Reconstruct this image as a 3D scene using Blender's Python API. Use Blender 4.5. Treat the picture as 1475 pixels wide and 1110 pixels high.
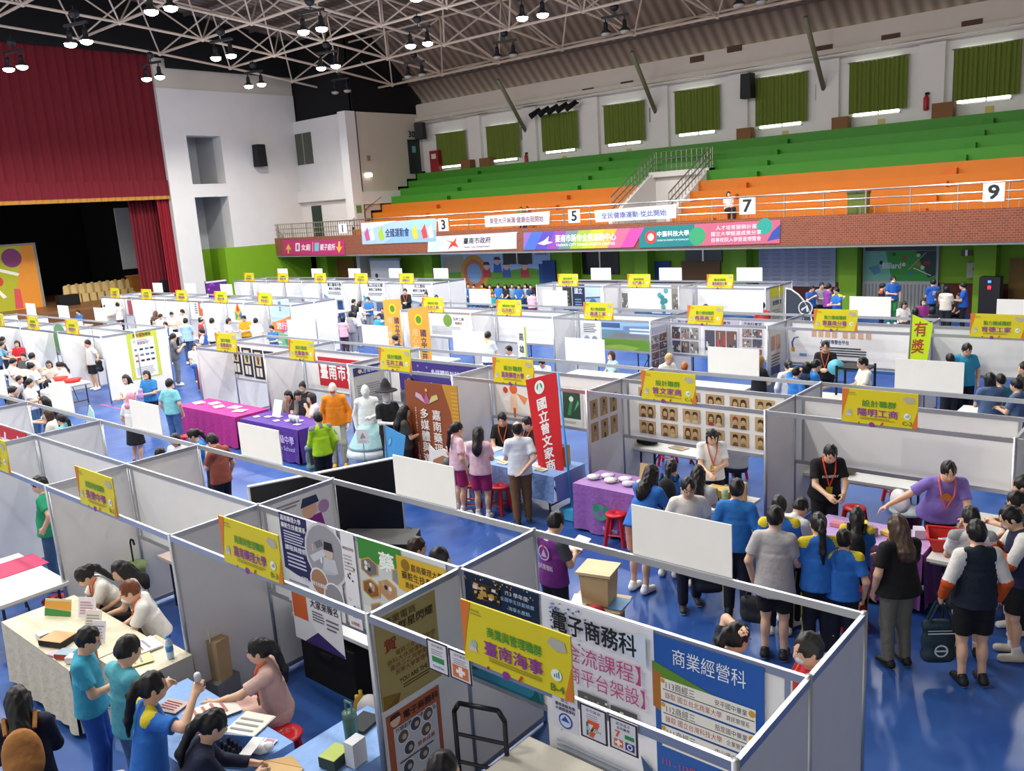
import bpy, math, random
import numpy as np
from mathutils import Vector, Matrix
random.seed(7); RNG = np.random.default_rng(7)
SC = bpy.context.scene; COL = SC.collection
for o in list(bpy.data.objects): bpy.data.objects.remove(o, do_unlink=True)
PI = math.pi
# ---------------------------------------------------------------- camera
FPX = 1224.93; YAW, PIT, ROL = -0.718714, 0.2078355, -0.06440766
CAM = np.array([7.83252, -3.69792, 4.95337])
_f = np.array([math.sin(YAW)*math.cos(PIT), math.cos(YAW)*math.cos(PIT), -math.sin(PIT)])
_r = np.array([math.cos(YAW), -math.sin(YAW), 0.0]); _u = np.cross(_r, _f)
CR = math.cos(ROL)*_r + math.sin(ROL)*_u; CU = -math.sin(ROL)*_r + math.cos(ROL)*_u; CF = _f
cd = bpy.data.cameras.new('camera'); cam = bpy.data.objects.new('camera', cd); COL.objects.link(cam)
cd.sensor_fit = 'HORIZONTAL'; cd.sensor_width = 36.0; cd.lens = FPX/1475*36.0; cd.clip_start = .05; cd.clip_end = 300
M4 = Matrix.Identity(4)
for i in range(3):
    M4[i][0], M4[i][1], M4[i][2], M4[i][3] = CR[i], CU[i], -CF[i], CAM[i]
cam.matrix_world = M4; SC.camera = cam
# ---------------------------------------------------------------- world, exposure
SC.view_settings.view_transform = 'Standard'; SC.view_settings.look = 'None'
SC.view_settings.gamma = 1.0; SC.view_settings.use_curve_mapping = False
SC.view_settings.exposure = EXPOSURE = 0.12
W = bpy.data.worlds.new('hall_surroundings'); SC.world = W; W.use_nodes = True
W.node_tree.nodes['Background'].inputs[0].default_value = (1, .98, .94, 1)
W.node_tree.nodes['Background'].inputs[1].default_value = 0.8
SC.cycles.max_bounces = 5; SC.cycles.diffuse_bounces = 3; SC.cycles.glossy_bounces = 2
SC.cycles.transmission_bounces = 3; SC.cycles.sample_clamp_indirect = 4.0; SC.cycles.use_denoising = True
LAMP_X = (-32.6, -26.4, -20.1, -13.8, -7.6, -1.4, 4.8, 11.0); LAMP_Y = (-5.2, .5, 6.2, 11.9, 18.0, 23.6, 29.3); LAMP_Z = 12.0
LAMP_W = 1300.0; SPILL = .09
def area_light(name, loc, power, size, col=(1, .985, .95)):
    for kind, k in (('SPOT', 1.), ('POINT', SPILL)):
        l = bpy.data.lights.new(name, kind); l.shadow_soft_size = size/2; l.energy = power*k; l.color = col
        if kind == 'SPOT': l.spot_size = math.radians(154); l.spot_blend = .55
        o = bpy.data.objects.new(name, l); COL.objects.link(o); o.location = loc
# ---------------------------------------------------------------- pixel -> plane (photo pixels, used to read positions)
def _ray(u, v): return CF + CR*((u-737.5)/FPX) - CU*((v-555)/FPX)
def PZ(u, v, z=0.): d = _ray(u, v); return CAM + d*((z-CAM[2])/d[2])
def PY(u, v, y): d = _ray(u, v); return CAM + d*((y-CAM[1])/d[1])
def PX(u, v, x): d = _ray(u, v); return CAM + d*((x-CAM[0])/d[0])
# ---------------------------------------------------------------- materials
def s2l(c): return tuple((x/12.92 if x <= .04045 else ((x+.055)/1.055)**2.4) for x in c)
def hexc(h): return s2l(tuple(int(h[i:i+2], 16)/255 for i in (0, 2, 4)))
_mats = {}
def mat(h, rough=.6, kind='', metal=0., spec=.4, emit=0., alpha=1.):
    key = (h, rough, kind, metal, emit, alpha)
    if key in _mats: return _mats[key]
    m = bpy.data.materials.new('%s_%s' % (kind or 'paint', h)); m.use_nodes = True
    nt = m.node_tree; b = nt.nodes['Principled BSDF']; c = hexc(h)
    b.inputs['Base Color'].default_value = (*c, 1); b.inputs['Roughness'].default_value = rough
    b.inputs['Metallic'].default_value = metal; b.inputs['Specular IOR Level'].default_value = spec
    if emit: b.inputs['Emission Color'].default_value = (*c, 1); b.inputs['Emission Strength'].default_value = emit
    if alpha < 1: b.inputs['Alpha'].default_value = alpha
    if not emit:
        tc = nt.nodes.new('ShaderNodeTexCoord'); n = nt.nodes.new('ShaderNodeTexNoise')
        sc_, amt = {'cloth': (9, .07), 'skin': (14, .08), 'floor': (.9, .16), 'wood': (3, .2), 'wall': (1.3, .05), 'hair': (30, .3), 'banner': (2.2, .05)}.get(kind, (4, .05))
        n.inputs['Scale'].default_value = sc_; n.inputs['Detail'].default_value = 4
        nt.links.new(tc.outputs['Object'], n.inputs['Vector'])
        mr = nt.nodes.new('ShaderNodeMapRange'); mr.inputs[3].default_value = 1-amt; mr.inputs[4].default_value = 1+amt
        nt.links.new(n.outputs['Fac'], mr.inputs[0])
        hs = nt.nodes.new('ShaderNodeHueSaturation'); hs.inputs['Color'].default_value = (*c, 1)
        nt.links.new(mr.outputs[0], hs.inputs['Value']); nt.links.new(hs.outputs[0], b.inputs['Base Color'])
        if kind in ('cloth', 'banner', 'panel'):
            bp = nt.nodes.new('ShaderNodeBump'); bp.inputs['Strength'].default_value = {'cloth': .5, 'banner': .25, 'panel': .08}[kind]; bp.inputs['Distance'].default_value = .02
            n2 = nt.nodes.new('ShaderNodeTexNoise'); n2.inputs['Scale'].default_value = {'cloth': 16, 'banner': 5, 'panel': 1.5}[kind]; n2.inputs['Detail'].default_value = 1
            nt.links.new(tc.outputs['Object'], n2.inputs['Vector']); nt.links.new(n2.outputs['Fac'], bp.inputs['Height']); nt.links.new(bp.outputs[0], b.inputs['Normal'])
    _mats[key] = m; return m
# ---------------------------------------------------------------- mesh builder
class MB:
    def __init__(s): s.v = []; s.f = []; s.mi = []; s.mats = []; s.n = 0; s.sm = []
    def m(s, mt):
        if mt not in s.mats: s.mats.append(mt)
        return s.mats.index(mt)
    def add(s, vs, fs, mt, smooth=False):
        k = s.m(mt); s.v.extend(tuple(map(float, p)) for p in vs); s.f.extend([tuple(i+s.n for i in q) for q in fs]); s.mi.extend([k]*len(fs)); s.sm.extend([smooth]*len(fs)); s.n += len(vs); return s
    def box(s, c, d, mt, rz=0., R=None, taper=1.):
        x, y, z = d[0]/2, d[1]/2, d[2]/2; t = taper
        P = np.array([(-x, -y, -z), (x, -y, -z), (x, y, -z), (-x, y, -z), (-x*t, -y*t, z), (x*t, -y*t, z), (x*t, y*t, z), (-x*t, y*t, z)])
        if R is None:
            a, b = math.cos(rz), math.sin(rz); R = np.array([[a, -b, 0], [b, a, 0], [0, 0, 1]])
        return s.add(P@np.asarray(R).T+np.asarray(c), [(0, 3, 2, 1), (4, 5, 6, 7), (0, 1, 5, 4), (1, 2, 6, 5), (2, 3, 7, 6), (3, 0, 4, 7)], mt)
    def bb(s, x0, x1, y0, y1, z0, z1, mt): return s.box(((x0+x1)/2, (y0+y1)/2, (z0+z1)/2), (abs(x1-x0), abs(y1-y0), abs(z1-z0)), mt)
    def tube(s, p, q, r, mt, n=8, r2=None):
        p = np.asarray(p, float); q = np.asarray(q, float); d = q-p; L = np.linalg.norm(d)
        if L < 1e-6: return s
        d /= L; a = np.cross(d, (0, 0, 1) if abs(d[2]) < .9 else (1, 0, 0)); a /= np.linalg.norm(a); b = np.cross(d, a); r2 = r if r2 is None else r2
        t = [2*PI*i/n for i in range(n)]
        V = [p+r*(a*math.cos(x)+b*math.sin(x)) for x in t]+[q+r2*(a*math.cos(x)+b*math.sin(x)) for x in t]
        return s.add(V, [(i, (i+1) % n, n+(i+1) % n, n+i) for i in range(n)]+[tuple(range(n))[::-1], tuple(range(n, 2*n))], mt, n > 6)
    def path(s, pts, r, mt, n=6):
        for a, b in zip(pts, pts[1:]): s.tube(a, b, r, mt, n)
        return s
    def lathe(s, prof, c, mt, n=16, sx=1., sy=1.):
        V = []; F = []
        for r, z in prof: V += [(c[0]+r*sx*math.cos(2*PI*i/n), c[1]+r*sy*math.sin(2*PI*i/n), c[2]+z) for i in range(n)]
        for k in range(len(prof)-1): F += [(k*n+i, k*n+(i+1) % n, (k+1)*n+(i+1) % n, (k+1)*n+i) for i in range(n)]
        F += [tuple(range(n))[::-1], tuple(range((len(prof)-1)*n, len(prof)*n))]
        return s.add(V, F, mt, True)
    def poly(s, pts, mt): return s.add(pts, [tuple(range(len(pts)))], mt)
    def prism(s, pts, d, mt):
        n = len(pts); d = np.asarray(d, float); P = [np.asarray(p, float) for p in pts]
        return s.add(P+[p+d for p in P], [tuple(range(n))[::-1], tuple(range(n, 2*n))]+[(i, (i+1) % n, n+(i+1) % n, n+i) for i in range(n)], mt)
    def ball(s, c, r, mt, n=10, R=None):
        r = (r, r, r) if np.isscalar(r) else r; V = []; F = []; m = n//2+1
        for j in range(m+1):
            ph = PI*j/m
            for i in range(n): V.append((r[0]*math.sin(ph)*math.cos(2*PI*i/n), r[1]*math.sin(ph)*math.sin(2*PI*i/n), r[2]*math.cos(ph)))
        V = np.array(V); V = (V@np.asarray(R).T if R is not None else V)+np.asarray(c)
        for j in range(m): F += [(j*n+i, (j+1)*n+i, (j+1)*n+(i+1) % n, j*n+(i+1) % n) for i in range(n)]
        return s.add(V, F, mt, True)
    def build(s, name, parent=None, loc=None):
        me = bpy.data.meshes.new(name); V = s.v
        if loc is not None: V = [(p[0]-loc[0], p[1]-loc[1], p[2]-loc[2]) for p in V]
        me.from_pydata(V, [], s.f)
        for m_ in s.mats: me.materials.append(m_)
        me.polygons.foreach_set('material_index', s.mi); me.polygons.foreach_set('use_smooth', s.sm); me.update()
        o = bpy.data.objects.new(name, me); COL.objects.link(o)
        if parent is not None: o.parent = parent
        elif loc is not None: o.location = loc
        return o
def tag(o, label=None, cat=None, group=None, kind=None):
    if label: o['label'] = label
    if cat: o['category'] = cat
    if group: o['group'] = group
    if kind: o['kind'] = kind
    return o
def thing(name, label, cat, loc=(0, 0, 0), rz=0., group=None, kind=None):
    o = bpy.data.objects.new(name, None); COL.objects.link(o); o.location = loc; o.rotation_euler = (0, 0, rz); o.empty_display_size = .2
    return tag(o, label, cat, group, kind)
def struct(name, mb): return tag(mb.build(name), kind='structure')
def copy_tree(o, loc, rz, label, group=None):
    c = o.copy(); COL.objects.link(c); c.location = loc; c.rotation_euler = (0, 0, rz); c['label'] = label
    if group: c['group'] = group
    for ch in o.children:
        d = ch.copy(); COL.objects.link(d); d.parent = c
        for g in ch.children:
            e = g.copy(); COL.objects.link(e); e.parent = d
    return c
# ---------------------------------------------------------------- lettering
_txt = {}
def glyphs(t, bold=0.):
    k = (t, bold)
    if k in _txt: return _txt[k]
    cu = bpy.data.curves.new('lettering', 'FONT'); cu.body = t; cu.resolution_u = 2; cu.offset = bold
    o = bpy.data.objects.new('lettering', cu); COL.objects.link(o)
    me = bpy.data.meshes.new_from_object(o.evaluated_get(bpy.context.evaluated_depsgraph_get()))
    V = np.zeros(len(me.vertices)*3); me.vertices.foreach_get('co', V); V = V.reshape(-1, 3)[:, :2]
    F = [tuple(p.vertices) for p in me.polygons]
    bpy.data.objects.remove(o); bpy.data.curves.remove(cu); bpy.data.meshes.remove(me)
    if len(V): V = V-V.min(0); wh = V.max(0)
    else: V = np.zeros((0, 2)); wh = np.array([1, 1])
    _txt[k] = (V, F, wh); return _txt[k]
class Face:
    """a flat sheet: origin O (lower left), U and Vv unit vectors, W wide, H high; draws in fractions of the sheet"""
    def __init__(s, O, U, V, W, H, mb, off=.003):
        s.O, s.U, s.V = (np.asarray(x, float) for x in (O, U, V)); s.W, s.H, s.mb = W, H, mb
        s.N = np.cross(s.U, s.V); s.off = off; s.l = 1
    def p(s, x, y, lift=None): return s.O+s.U*(x*s.W)+s.V*(y*s.H)+s.N*(s.off*(s.l if lift is None else lift))
    def up(s): s.l += .09; return s
    def rect(s, x0, y0, x1, y1, c): s.mb.poly([s.p(x0, y0), s.p(x1, y0), s.p(x1, y1), s.p(x0, y1)], mat(c, .55)); s.up(); return s
    def poly(s, pts, c): s.mb.poly([s.p(*q) for q in pts], mat(c, .55)); s.up(); return s
    def disc(s, x, y, r, c, ry=None, n=18):
        ry = r*s.W/s.H if ry is None else ry
        return s.poly([(x+r*math.cos(2*PI*i/n), y+ry*math.sin(2*PI*i/n)) for i in range(n)], c)
    def text(s, t, x0, y0, x1, y1, c, bold=.02, fit=True):
        V, F, wh = glyphs(t, 0)
        if not len(V): return s
        w, h = (x1-x0)*s.W, (y1-y0)*s.H; sx, sy = w/wh[0], h/wh[1]
        if fit: sx = min(sx, sy*1.15); sy = min(sy, sx*1.25)
        ox = x0*s.W+(w-wh[0]*sx)/2; oy = y0*s.H+(h-wh[1]*sy)/2
        e = bold*.75; mt = mat(c, .55)
        for k, (da, db) in enumerate([(0, 0)] if bold < .015 else [(-e, -e), (e, e), (e, -e), (-e, e)]):
            P = s.O+np.outer(ox+(V[:, 0]+da)*sx, s.U)+np.outer(oy+(V[:, 1]+db)*sy, s.V)+s.N*(s.off*(s.l+.03*k)); s.mb.add(P, F, mt)
        return s
    def column(s, t, x0, y0, x1, y1, c, bold=.03):
        n = len(t); h = (y1-y0)/n
        for i, ch in enumerate(t): s.text(ch, x0, y1-h*(i+1)+h*.06, x1, y1-h*i-h*.06, c, bold)
        return s
    def lines(s, x0, y0, x1, y1, n, c, fill=.45):
        h = (y1-y0)/n
        for i in range(n):
            e = x1-(x1-x0)*random.uniform(0, .25); s.mb.poly([s.p(x0, y1-h*(i+1)), s.p(e, y1-h*(i+1)), s.p(e, y1-h*(i+1-fill)), s.p(x0, y1-h*(i+1-fill))], mat(c, .55))
        s.up(); return s
    def photo(s, x0, y0, x1, y1, base='6d6a66', cols=('b9b2a8', '3a3735', '8f857a', 'd8d2c8'), n=9):
        s.rect(x0, y0, x1, y1, base)
        for i in range(n):
            a, b = random.uniform(x0, x1), random.uniform(y0, y0+(y1-y0)*.8); w, h = (x1-x0)*random.uniform(.05, .14), (y1-y0)*random.uniform(.06, .17)
            s.mb.poly([s.p(min(max(q[0], x0), x1), min(max(q[1], y0), y1)) for q in ((a-w, b-h), (a+w, b-h), (a+w*.8, b+h), (a-w*.8, b+h))], mat(random.choice(cols), .55)); s.l += .02
        return s.up()
# ================================================================ the hall
WHITE = mat('dcd9d6', .75, 'wall'); CREAM = mat('c9c0b3', .8, 'wall'); LGREEN = mat('7aa81c', .6, 'wall'); GREY = mat('b9bbbd', .6, 'wall')
ALU = mat('b7bac0', .35, '', .75); DARK = mat('17171b', .7); BLACK = mat('08080a', .85); STEEL = mat('b8b4ac', .28, '', .9)
BRICKH = '8f4a2f'
def brick_mat():
    m = bpy.data.materials.new('red_brick'); m.use_nodes = True; nt = m.node_tree; b = nt.nodes['Principled BSDF']
    tc = nt.nodes.new('ShaderNodeTexCoord'); mp = nt.nodes.new('ShaderNodeMapping'); mp.inputs['Rotation'].default_value = (PI/2, 0, 0)
    br = nt.nodes.new('ShaderNodeTexBrick'); br.inputs['Scale'].default_value = 3.2
    for k, c in (('Color1', '8a4227'), ('Color2', '753720'), ('Mortar', '8f6a58')): br.inputs[k].default_value = (*hexc(c), 1)
    br.inputs['Mortar Size'].default_value = .025
    nt.links.new(tc.outputs['Object'], mp.inputs[0]); nt.links.new(mp.outputs[0], br.inputs['Vector']); nt.links.new(br.outputs['Color'], b.inputs['Base Color']); b.inputs['Roughness'].default_value = .75
    return m
BRICK = brick_mat()
def floor_mat():
    m = bpy.data.materials.new('blue_floor_cover'); m.use_nodes = True; nt = m.node_tree; b = nt.nodes['Principled BSDF']
    tc = nt.nodes.new('ShaderNodeTexCoord')
    def noise(sc, det, stretch):
        mp = nt.nodes.new('ShaderNodeMapping'); mp.inputs['Scale'].default_value = stretch; mp.inputs['Rotation'].default_value = (0, 0, .5)
        n = nt.nodes.new('ShaderNodeTexNoise'); n.inputs['Scale'].default_value = sc; n.inputs['Detail'].default_value = det; n.inputs['Distortion'].default_value = .6
        nt.links.new(tc.outputs['Object'], mp.inputs[0]); nt.links.new(mp.outputs[0], n.inputs['Vector']); return n
    n1 = noise(.8, 5, (1, 1, 1)); r = nt.nodes.new('ShaderNodeValToRGB')
    r.color_ramp.elements[0].position = .3; r.color_ramp.elements[0].color = (*hexc('1d4186'), 1); r.color_ramp.elements[1].position = .75; r.color_ramp.elements[1].color = (*hexc('375e9e'), 1)
    nt.links.new(n1.outputs['Fac'], r.inputs[0]); nt.links.new(r.outputs[0], b.inputs['Base Color'])
    n2 = noise(1.6, 2, (1.2, .45, 1)); bp = nt.nodes.new('ShaderNodeBump'); bp.inputs['Strength'].default_value = .45; bp.inputs['Distance'].default_value = .05
    nt.links.new(n2.outputs['Fac'], bp.inputs['Height']); nt.links.new(bp.outputs[0], b.inputs['Normal']); b.inputs['Roughness'].default_value = .32; b.inputs['Specular IOR Level'].default_value = .45
    return m
XL, XB, YW, YP = -39.0, -33.2, 36.0, 28.0      # stage wall, end wall by the seats, far long wall, balcony front
XR, YN = 24.0, -14.0
struct('floor', MB().bb(-56, XR, YN, 37, -.2, 0, floor_mat()))
b = MB()
def strip(b, p, q, w, m, z=.003):
    p = np.array(p); q = np.array(q); d = (q-p)/np.linalg.norm(q-p); n = np.array([-d[1], d[0]])*w/2
    b.add([(*(p-n), z), (*(q-n), z), (*(q+n), z), (*(p+n), z)], [(0, 1, 2, 3)], m)
strip(b, (6.9, 3.2), (12, 3.2), .07, mat('5d84cf', .4)); strip(b, (5.3, YN), (13, 4.3), .07, mat('3f78d8', .3))
tag(b.build('floor_seam_tape'), 'pale blue tape along the seams of the blue floor sheet', 'tape')
b = MB(); strip(b, PZ(145, 582)[:2], PZ(214, 600)[:2], .05, mat('c8365e', .5))
tag(b.build('marking_tape'), 'pink tape strip on the floor beside the poster end wall', 'tape')
# --- far long wall with pilasters, ledge and vents
b = MB(); b.bb(XB-1, XR, YW, YW+.3, 0, 11.6, WHITE)
for i in range(14):
    x = -32.75+4.29*i
    if XB < x-.5 and x < XR: b.bb(x-.5, x+.5, YW-.22, YW, 7.2, 10.4, WHITE)
struct('wall_back', b)
b = MB(); b.bb(XB, XR, YW-.5, YW, 10.55, 10.75, CREAM); b.bb(XB, XR, YW-.28, YW, 10.75, 11.6, CREAM); struct('trim_1', b)
b = MB().tube((XB, YW-.62, 10.45), (XR-.2, YW-.62, 10.45), .05, WHITE)
for i in range(14): b.tube((-30+4.29*i, YW-.62, 10.45), (-30+4.29*i, YW-.05, 10.9), .04, WHITE)
tag(b.build('conduit_pipe'), 'white pipe running along the top of the long wall above the curtains', 'pipe')
vent_px = [(640, 168), (695, 160), (760, 149), (810, 142), (847, 131), (903, 121), (1004, 85), (1058, 70), (1187, 70), (1283, 54), (1400, 34)]
for k, (u, v) in enumerate(vent_px):
    p = PY(u, v, YW-.3); b = MB().box((0, 0, 0), (.75, .05, .28), mat('5d4436', .8))
    for j in range(4): b.box((0, -.03, -.1+.065*j), (.72, .02, .02), mat('4a352a', .8))
    o = b.build('air_vent'); o.location = p; tag(o, 'brown slatted vent high on the long wall, %s from the speaker corner' % ('first second third fourth fifth sixth seventh eighth ninth tenth eleventh'.split()[k]), 'vent', 'wall vents above the curtains')
struct('wall_right', MB().bb(XR, XR+.3, YN, 37, 0, 18, WHITE))
# --- curtained windows
ORD = 'first second third fourth fifth sixth seventh eighth ninth tenth eleventh twelfth thirteenth fourteenth fifteenth sixteenth'.split()
def curtain_mat(h, sc=5.):
    return mat(h, .85, 'cloth')
def pleated(b, x0, x1, y, z0, z1, mt, waves, amp=.05, n=6, ax=0, sag=0):
    N = int(waves*n); V = []; F = []
    for i in range(N+1):
        t = i/N; a = amp*math.sin(2*PI*waves*t)+amp*.5*math.sin(2*PI*waves*.37*t+1)
        x = x0+(x1-x0)*t; zb = z0+sag*math.sin(PI*((t*5) % 1))
        for z in (zb, z1): V.append((x, y+a, z) if ax == 0 else (y+a, x, z))
    for i in range(N): F.append((2*i, 2*i+2, 2*i+3, 2*i+1))
    b.add(V, F, mt, True)
CG = mat('66762c', .9, 'cloth'); DAY = mat('f4fff2', .5, '', 0, .4, 2.6)
cw = [(631, 672, 188, 238), (703, 749, 177, 229), (782, 833, 160, 216), (872, 929, 146, 205), (974, 1037, 125, 190), (1090, 1163, 106, 178), (1225, 1307, 83, 160), (1375, 1475, 62, 140)]
for k, (u0, u1, v0, v1) in enumerate(cw):
    um, vm = (u0+u1)/2, (v0+v1)/2; a = PY(u0, vm+4, YW-.1); c = PY(u1, vm-4, YW-.1); x0, x1 = a[0], c[0]
    if k == 7: x1 = x0+2.35
    zt = PY(um, v0+3, YW-.1)[2]; zb = PY(um, v1, YW-.1)[2]
    w = MB().bb(x0+.1, x1-.28, YW-.06, YW-.02, zb-.13, zt+.03, DAY); fr = MB()
    for xx in (x0+.08, (x0+x1)/2, x1-.3): fr.bb(xx, xx+.05, YW-.1, YW-.02, zb-.15, zt+.06, STEEL)
    fr.bb(x0+.08, x1-.25, YW-.1, YW-.02, zb-.17, zb-.12, STEEL)
    wo = tag(w.build('window_%d' % (k+1)), kind='structure'); fr.build('window_frame', wo)
    t = thing('curtain', 'dark green pleated curtain on the %s window of the long wall from the corner' % ORD[k], 'curtain', (0, 0, 0), group='green window curtains')
    b = MB(); pleated(b, x0-.03, (x0+x1)/2+.05, YW-.2, zb, zt, CG, 7); b.build('curtain_half', t)
    b = MB(); pleated(b, (x0+x1)/2-.05, x1+.04, YW-.2, zb, zt, CG, 7); b.build('curtain_half', t)
    b = MB().tube((x0-.1, YW-.2, zt+.02), (x1+.1, YW-.2, zt+.02), .025, STEEL); b.build('curtain_rod', t)
    if k not in (4,):
        o = MB().box((0, 0, 0), (.35, .02, .3), mat('c7b46a', .7)).lathe([(.0, .0)], (0, 0, 0), mat('c7b46a', .7), 3).build('notice_sheet') if False else MB().box((0, 0, 0), (.3, .02, .34), mat('c7b46a', .7)).build('notice_sheet')
        o.location = (x0+(x1-x0)*.56, YW-.03, zb-.5); tag(o, 'yellow paper notice under the %s curtained window' % ORD[k], 'notice', 'yellow notices under the windows')
# --- end wall by the seats (x = XB), recess wall, stage wall
b = MB(); b.bb(XB-.3, XB, 29.9, YW, 0, 11.0, CREAM); struct('wall_end', b)
b = MB(); b.bb(XL, XB, 30.4, 30.7, 2.6, 11.0, WHITE); b.bb(XB-.55, XB+.15, 29.75, 30.5, 2.6, 11.0, WHITE); b.bb(XB-.35, XB+.12, 30.5, YW, 5.6, 6.35, WHITE); b.bb(XL, XB-.5, 30.1, 30.4, 6.0, 6.7, WHITE); struct('wall_recess', b)
w1 = PX(268, 195, XL); w2 = PX(326, 264, XL); g1 = PX(281, 284, XL); g2 = PX(332, 405, XL)
yE = 21.5; ya, yb, yc, yd = w1[1], w2[1], g1[1]+.15, g2[1]-.1
za, zb_, zc = w2[2], w1[2], g1[2]
b = MB(); T = .9
def wx(y0, y1, z0, z1, m=WHITE): b.bb(XL-T, XL, y0, y1, z0, z1, m)
wx(yE, ya, 0, 12.6); wx(ya, yb, zb_, 11.2); wx(ya, yb, zc, za); wx(yb, 30.6, 3.55, 12.6); wx(ya, yb, 11.2, 12.6)
wx(yd, 30.6, 0, 3.55, LGREEN); wx(ya+.0, yd, -.1, .02); wx(yb, yd, zc-.01, zc)
b.bb(XL-T-2.2, XL-T-2, ya-.4, max(yb, yd)+.6, 3.5, 11.2, GREY); b.bb(XL-T-2.2, XL-T-2, ya-.4, yd+1, 0, 3.5, LGREEN); b.bb(XL-T-2.2, XL-T, ya-.6, ya-.01, 0, 11.2, GREY); b.bb(XL-T-2.2, XL-T, max(yb, yd)+.01, max(yb, yd)+.6, 3.5, 11.2, GREY); b.bb(XL-T-2.2, XL-T, max(yb, yd)+.01, max(yb, yd)+.6, 0, 3.5, LGREEN); b.bb(XL-T-2.2, XL-T, ya-.4, yb+.6, zb_+.6, 11.2, GREY); b.bb(XL-T-2.2, XL-T, ya-.4, yb+.6, zc+.3, zc+.6, GREY); b.bb(XL-T, XL-.05, yE, 30.6, 12.6, 14.2, CREAM)
b.bb(XL-T-.1, XL-T, yE, yE+.9, 12.6, 14.2, WHITE)
struct('wall_stage', b)
for (u0, v0, u1, v1, n) in ((430, 190, 447, 238, 11), (391, 299, 407, 327, 12), (452, 296, 458, 325, 13)):
    p = PY(u0, v1, 30.38); q = PY(u1, v0, 30.38)
    if n == 11:
        o = tag(MB().bb(p[0], q[0], 30.34, 30.4, p[2], q[2], mat('4f5348', .3)).build('window_%d' % n), kind='structure'); MB().bb((p[0]+q[0])/2-.03, (p[0]+q[0])/2+.03, 30.3, 30.36, p[2], q[2], STEEL).build('window_frame', o)
    else:
        o = tag(MB().bb(p[0], p[0]+.95, 30.33, 30.4, 3.75, q[2], mat('1f3428', .5)).build('door_%d' % n), kind='structure'); MB().ball((p[0]+.85, 30.3, 4.7), .05, STEEL, 6).build('door_knob', o)
# --- balcony front, slab, walkway
b = MB(); b.bb(XL, XR, YP, YP+.25, 2.8, 3.88, BRICK); struct('wall_balcony', b)
b = MB(); b.bb(XL, XR, YP+.05, 36, 2.7, 2.8, mat('9a9a92', .8)); b.bb(XL, XR, YP+.2, 30.6, 3.55, 3.7, mat('b8764a', .8)); struct('ceiling_balcony', b)
# lower wall under the balcony
YL = 31.0
b = MB(); b.bb(XL, XR, YL, YL+.2, .0, 2.8, LGREEN); b.bb(-24, XR, YL-.04, YL, 0, 1.1, mat('5a2c24', .8))
for x in (-37.3, -27.7, -17.8, -13.5, -8.65, -4.05, .75, 4.2): b.bb(x-.35, x+.35, YL-.7, YL, 0, 2.8, LGREEN)
struct('wall_lower', b)
# --- tiered seating
OR_, GN = mat('bd6a14', .55, 'wall'), mat('38821b', .55, 'wall')
NR, RISE, DEP = 8, .455, .80
def tier(x0, x1, name, k0, k1, m):
    b = MB()
    for k in range(k0, k1): b.bb(x0, x1, 29.6+DEP*k, 36, 3.7+RISE*(k-.02), 3.7+RISE*(k+1), m)
    return struct(name, b)
VX0, VX1 = -14.6, -11.4
tier(XB, XR, 'floor_seating_tier_orange', 0, 4, OR_) if False else None
def seats(x0, x1, n):
    t = thing('seating_tier', 'stepped spectator benches, orange lower rows and green upper rows, %s' % n, 'seating', (0, 0, 0), kind='structure')
    for k in range(NR):
        MB().bb(x0, x1, 29.6+DEP*k, 36, 3.7+RISE*(k-.05), 3.7+RISE*(k+1), OR_ if k < 4 else GN).build('orange_row' if k < 4 else 'green_row', t)
seats(XB, VX0, 'corner side of the stair'); seats(VX1, XR, 'curtain end side of the stair')
t = thing('seating_tier', 'green upper bench rows behind the stair opening', 'seating', kind='structure')
for k in range(5, NR): MB().bb(VX0, VX1, 29.6+DEP*k, 36, 3.7+RISE*(k-.05), 3.7+RISE*(k+1), GN).build('green_row', t)
# aisle step blocks on the benches
n_ = 0
for x in (-28.6, -19.2, -9.5, -1.2, 7.0):
    for k in range(NR):
        o = MB().bb(-.2, .2, -.3, 0, 0, RISE*.5, mat('c05f12', .6) if k < 4 else mat('2f7d12', .6)).build('aisle_step'); o.location = (x+.12*k, 29.6+DEP*k, 3.7+RISE*k+.0)
        tag(o, 'small %s aisle step block on the %s bench row, aisle %s the corner' % ('orange' if k < 4 else 'green', ORD[k], ('nearest', 'second from', 'third from', 'fourth from', 'fifth from')[n_]), 'step', 'aisle step blocks')
    n_ += 1
# black stair profile along the end wall
b = MB()
for k in range(NR):
    b.bb(XB, XB+.05, 29.55+DEP*k, 29.7+DEP*k, 3.7+RISE*k, 3.85+RISE*(k+1), BLACK); b.bb(XB, XB+.05, 29.55+DEP*k, 29.7+DEP*(k+1), 3.7+RISE*(k+1), 3.85+RISE*(k+1), BLACK)
struct('trim_2', b)
# stair opening with white sloping walls and rails
b = MB()
for x in (VX0, VX1-.2): b.prism([(x, 29.4, 3.7), (x, 33.9, 3.7), (x, 33.9, 6.1), (x, 33.2, 6.1), (x, 29.4, 4.1)], (.2, 0, 0), WHITE)
b.bb(VX0, VX1, 33.3, 33.6, 3.7, 6.0, WHITE); b.bb(VX0, VX1, 33.0, 33.9, 5.85, 6.1, WHITE); struct('wall_stairwell', b)
t = thing('stair_railing', 'stainless handrail around the white stair opening in the seating', 'railing')
for x, nm in ((VX0+.1, 'corner'), (VX1-.1, 'curtain')):
    b = MB()
    for dz in (.35, .62, .95): b.tube((x, 29.5, 4.1+dz), (x, 33.4, 6.1+dz), .03, STEEL, 6)
    for j in range(14): yy = 29.5+3.9*j/13; zz = 4.1+2.0*j/13; b.tube((x, yy, zz), (x, yy, zz+.95), .018, STEEL, 5)
    b.build('sloping_rail', t)
b = MB()
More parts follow.
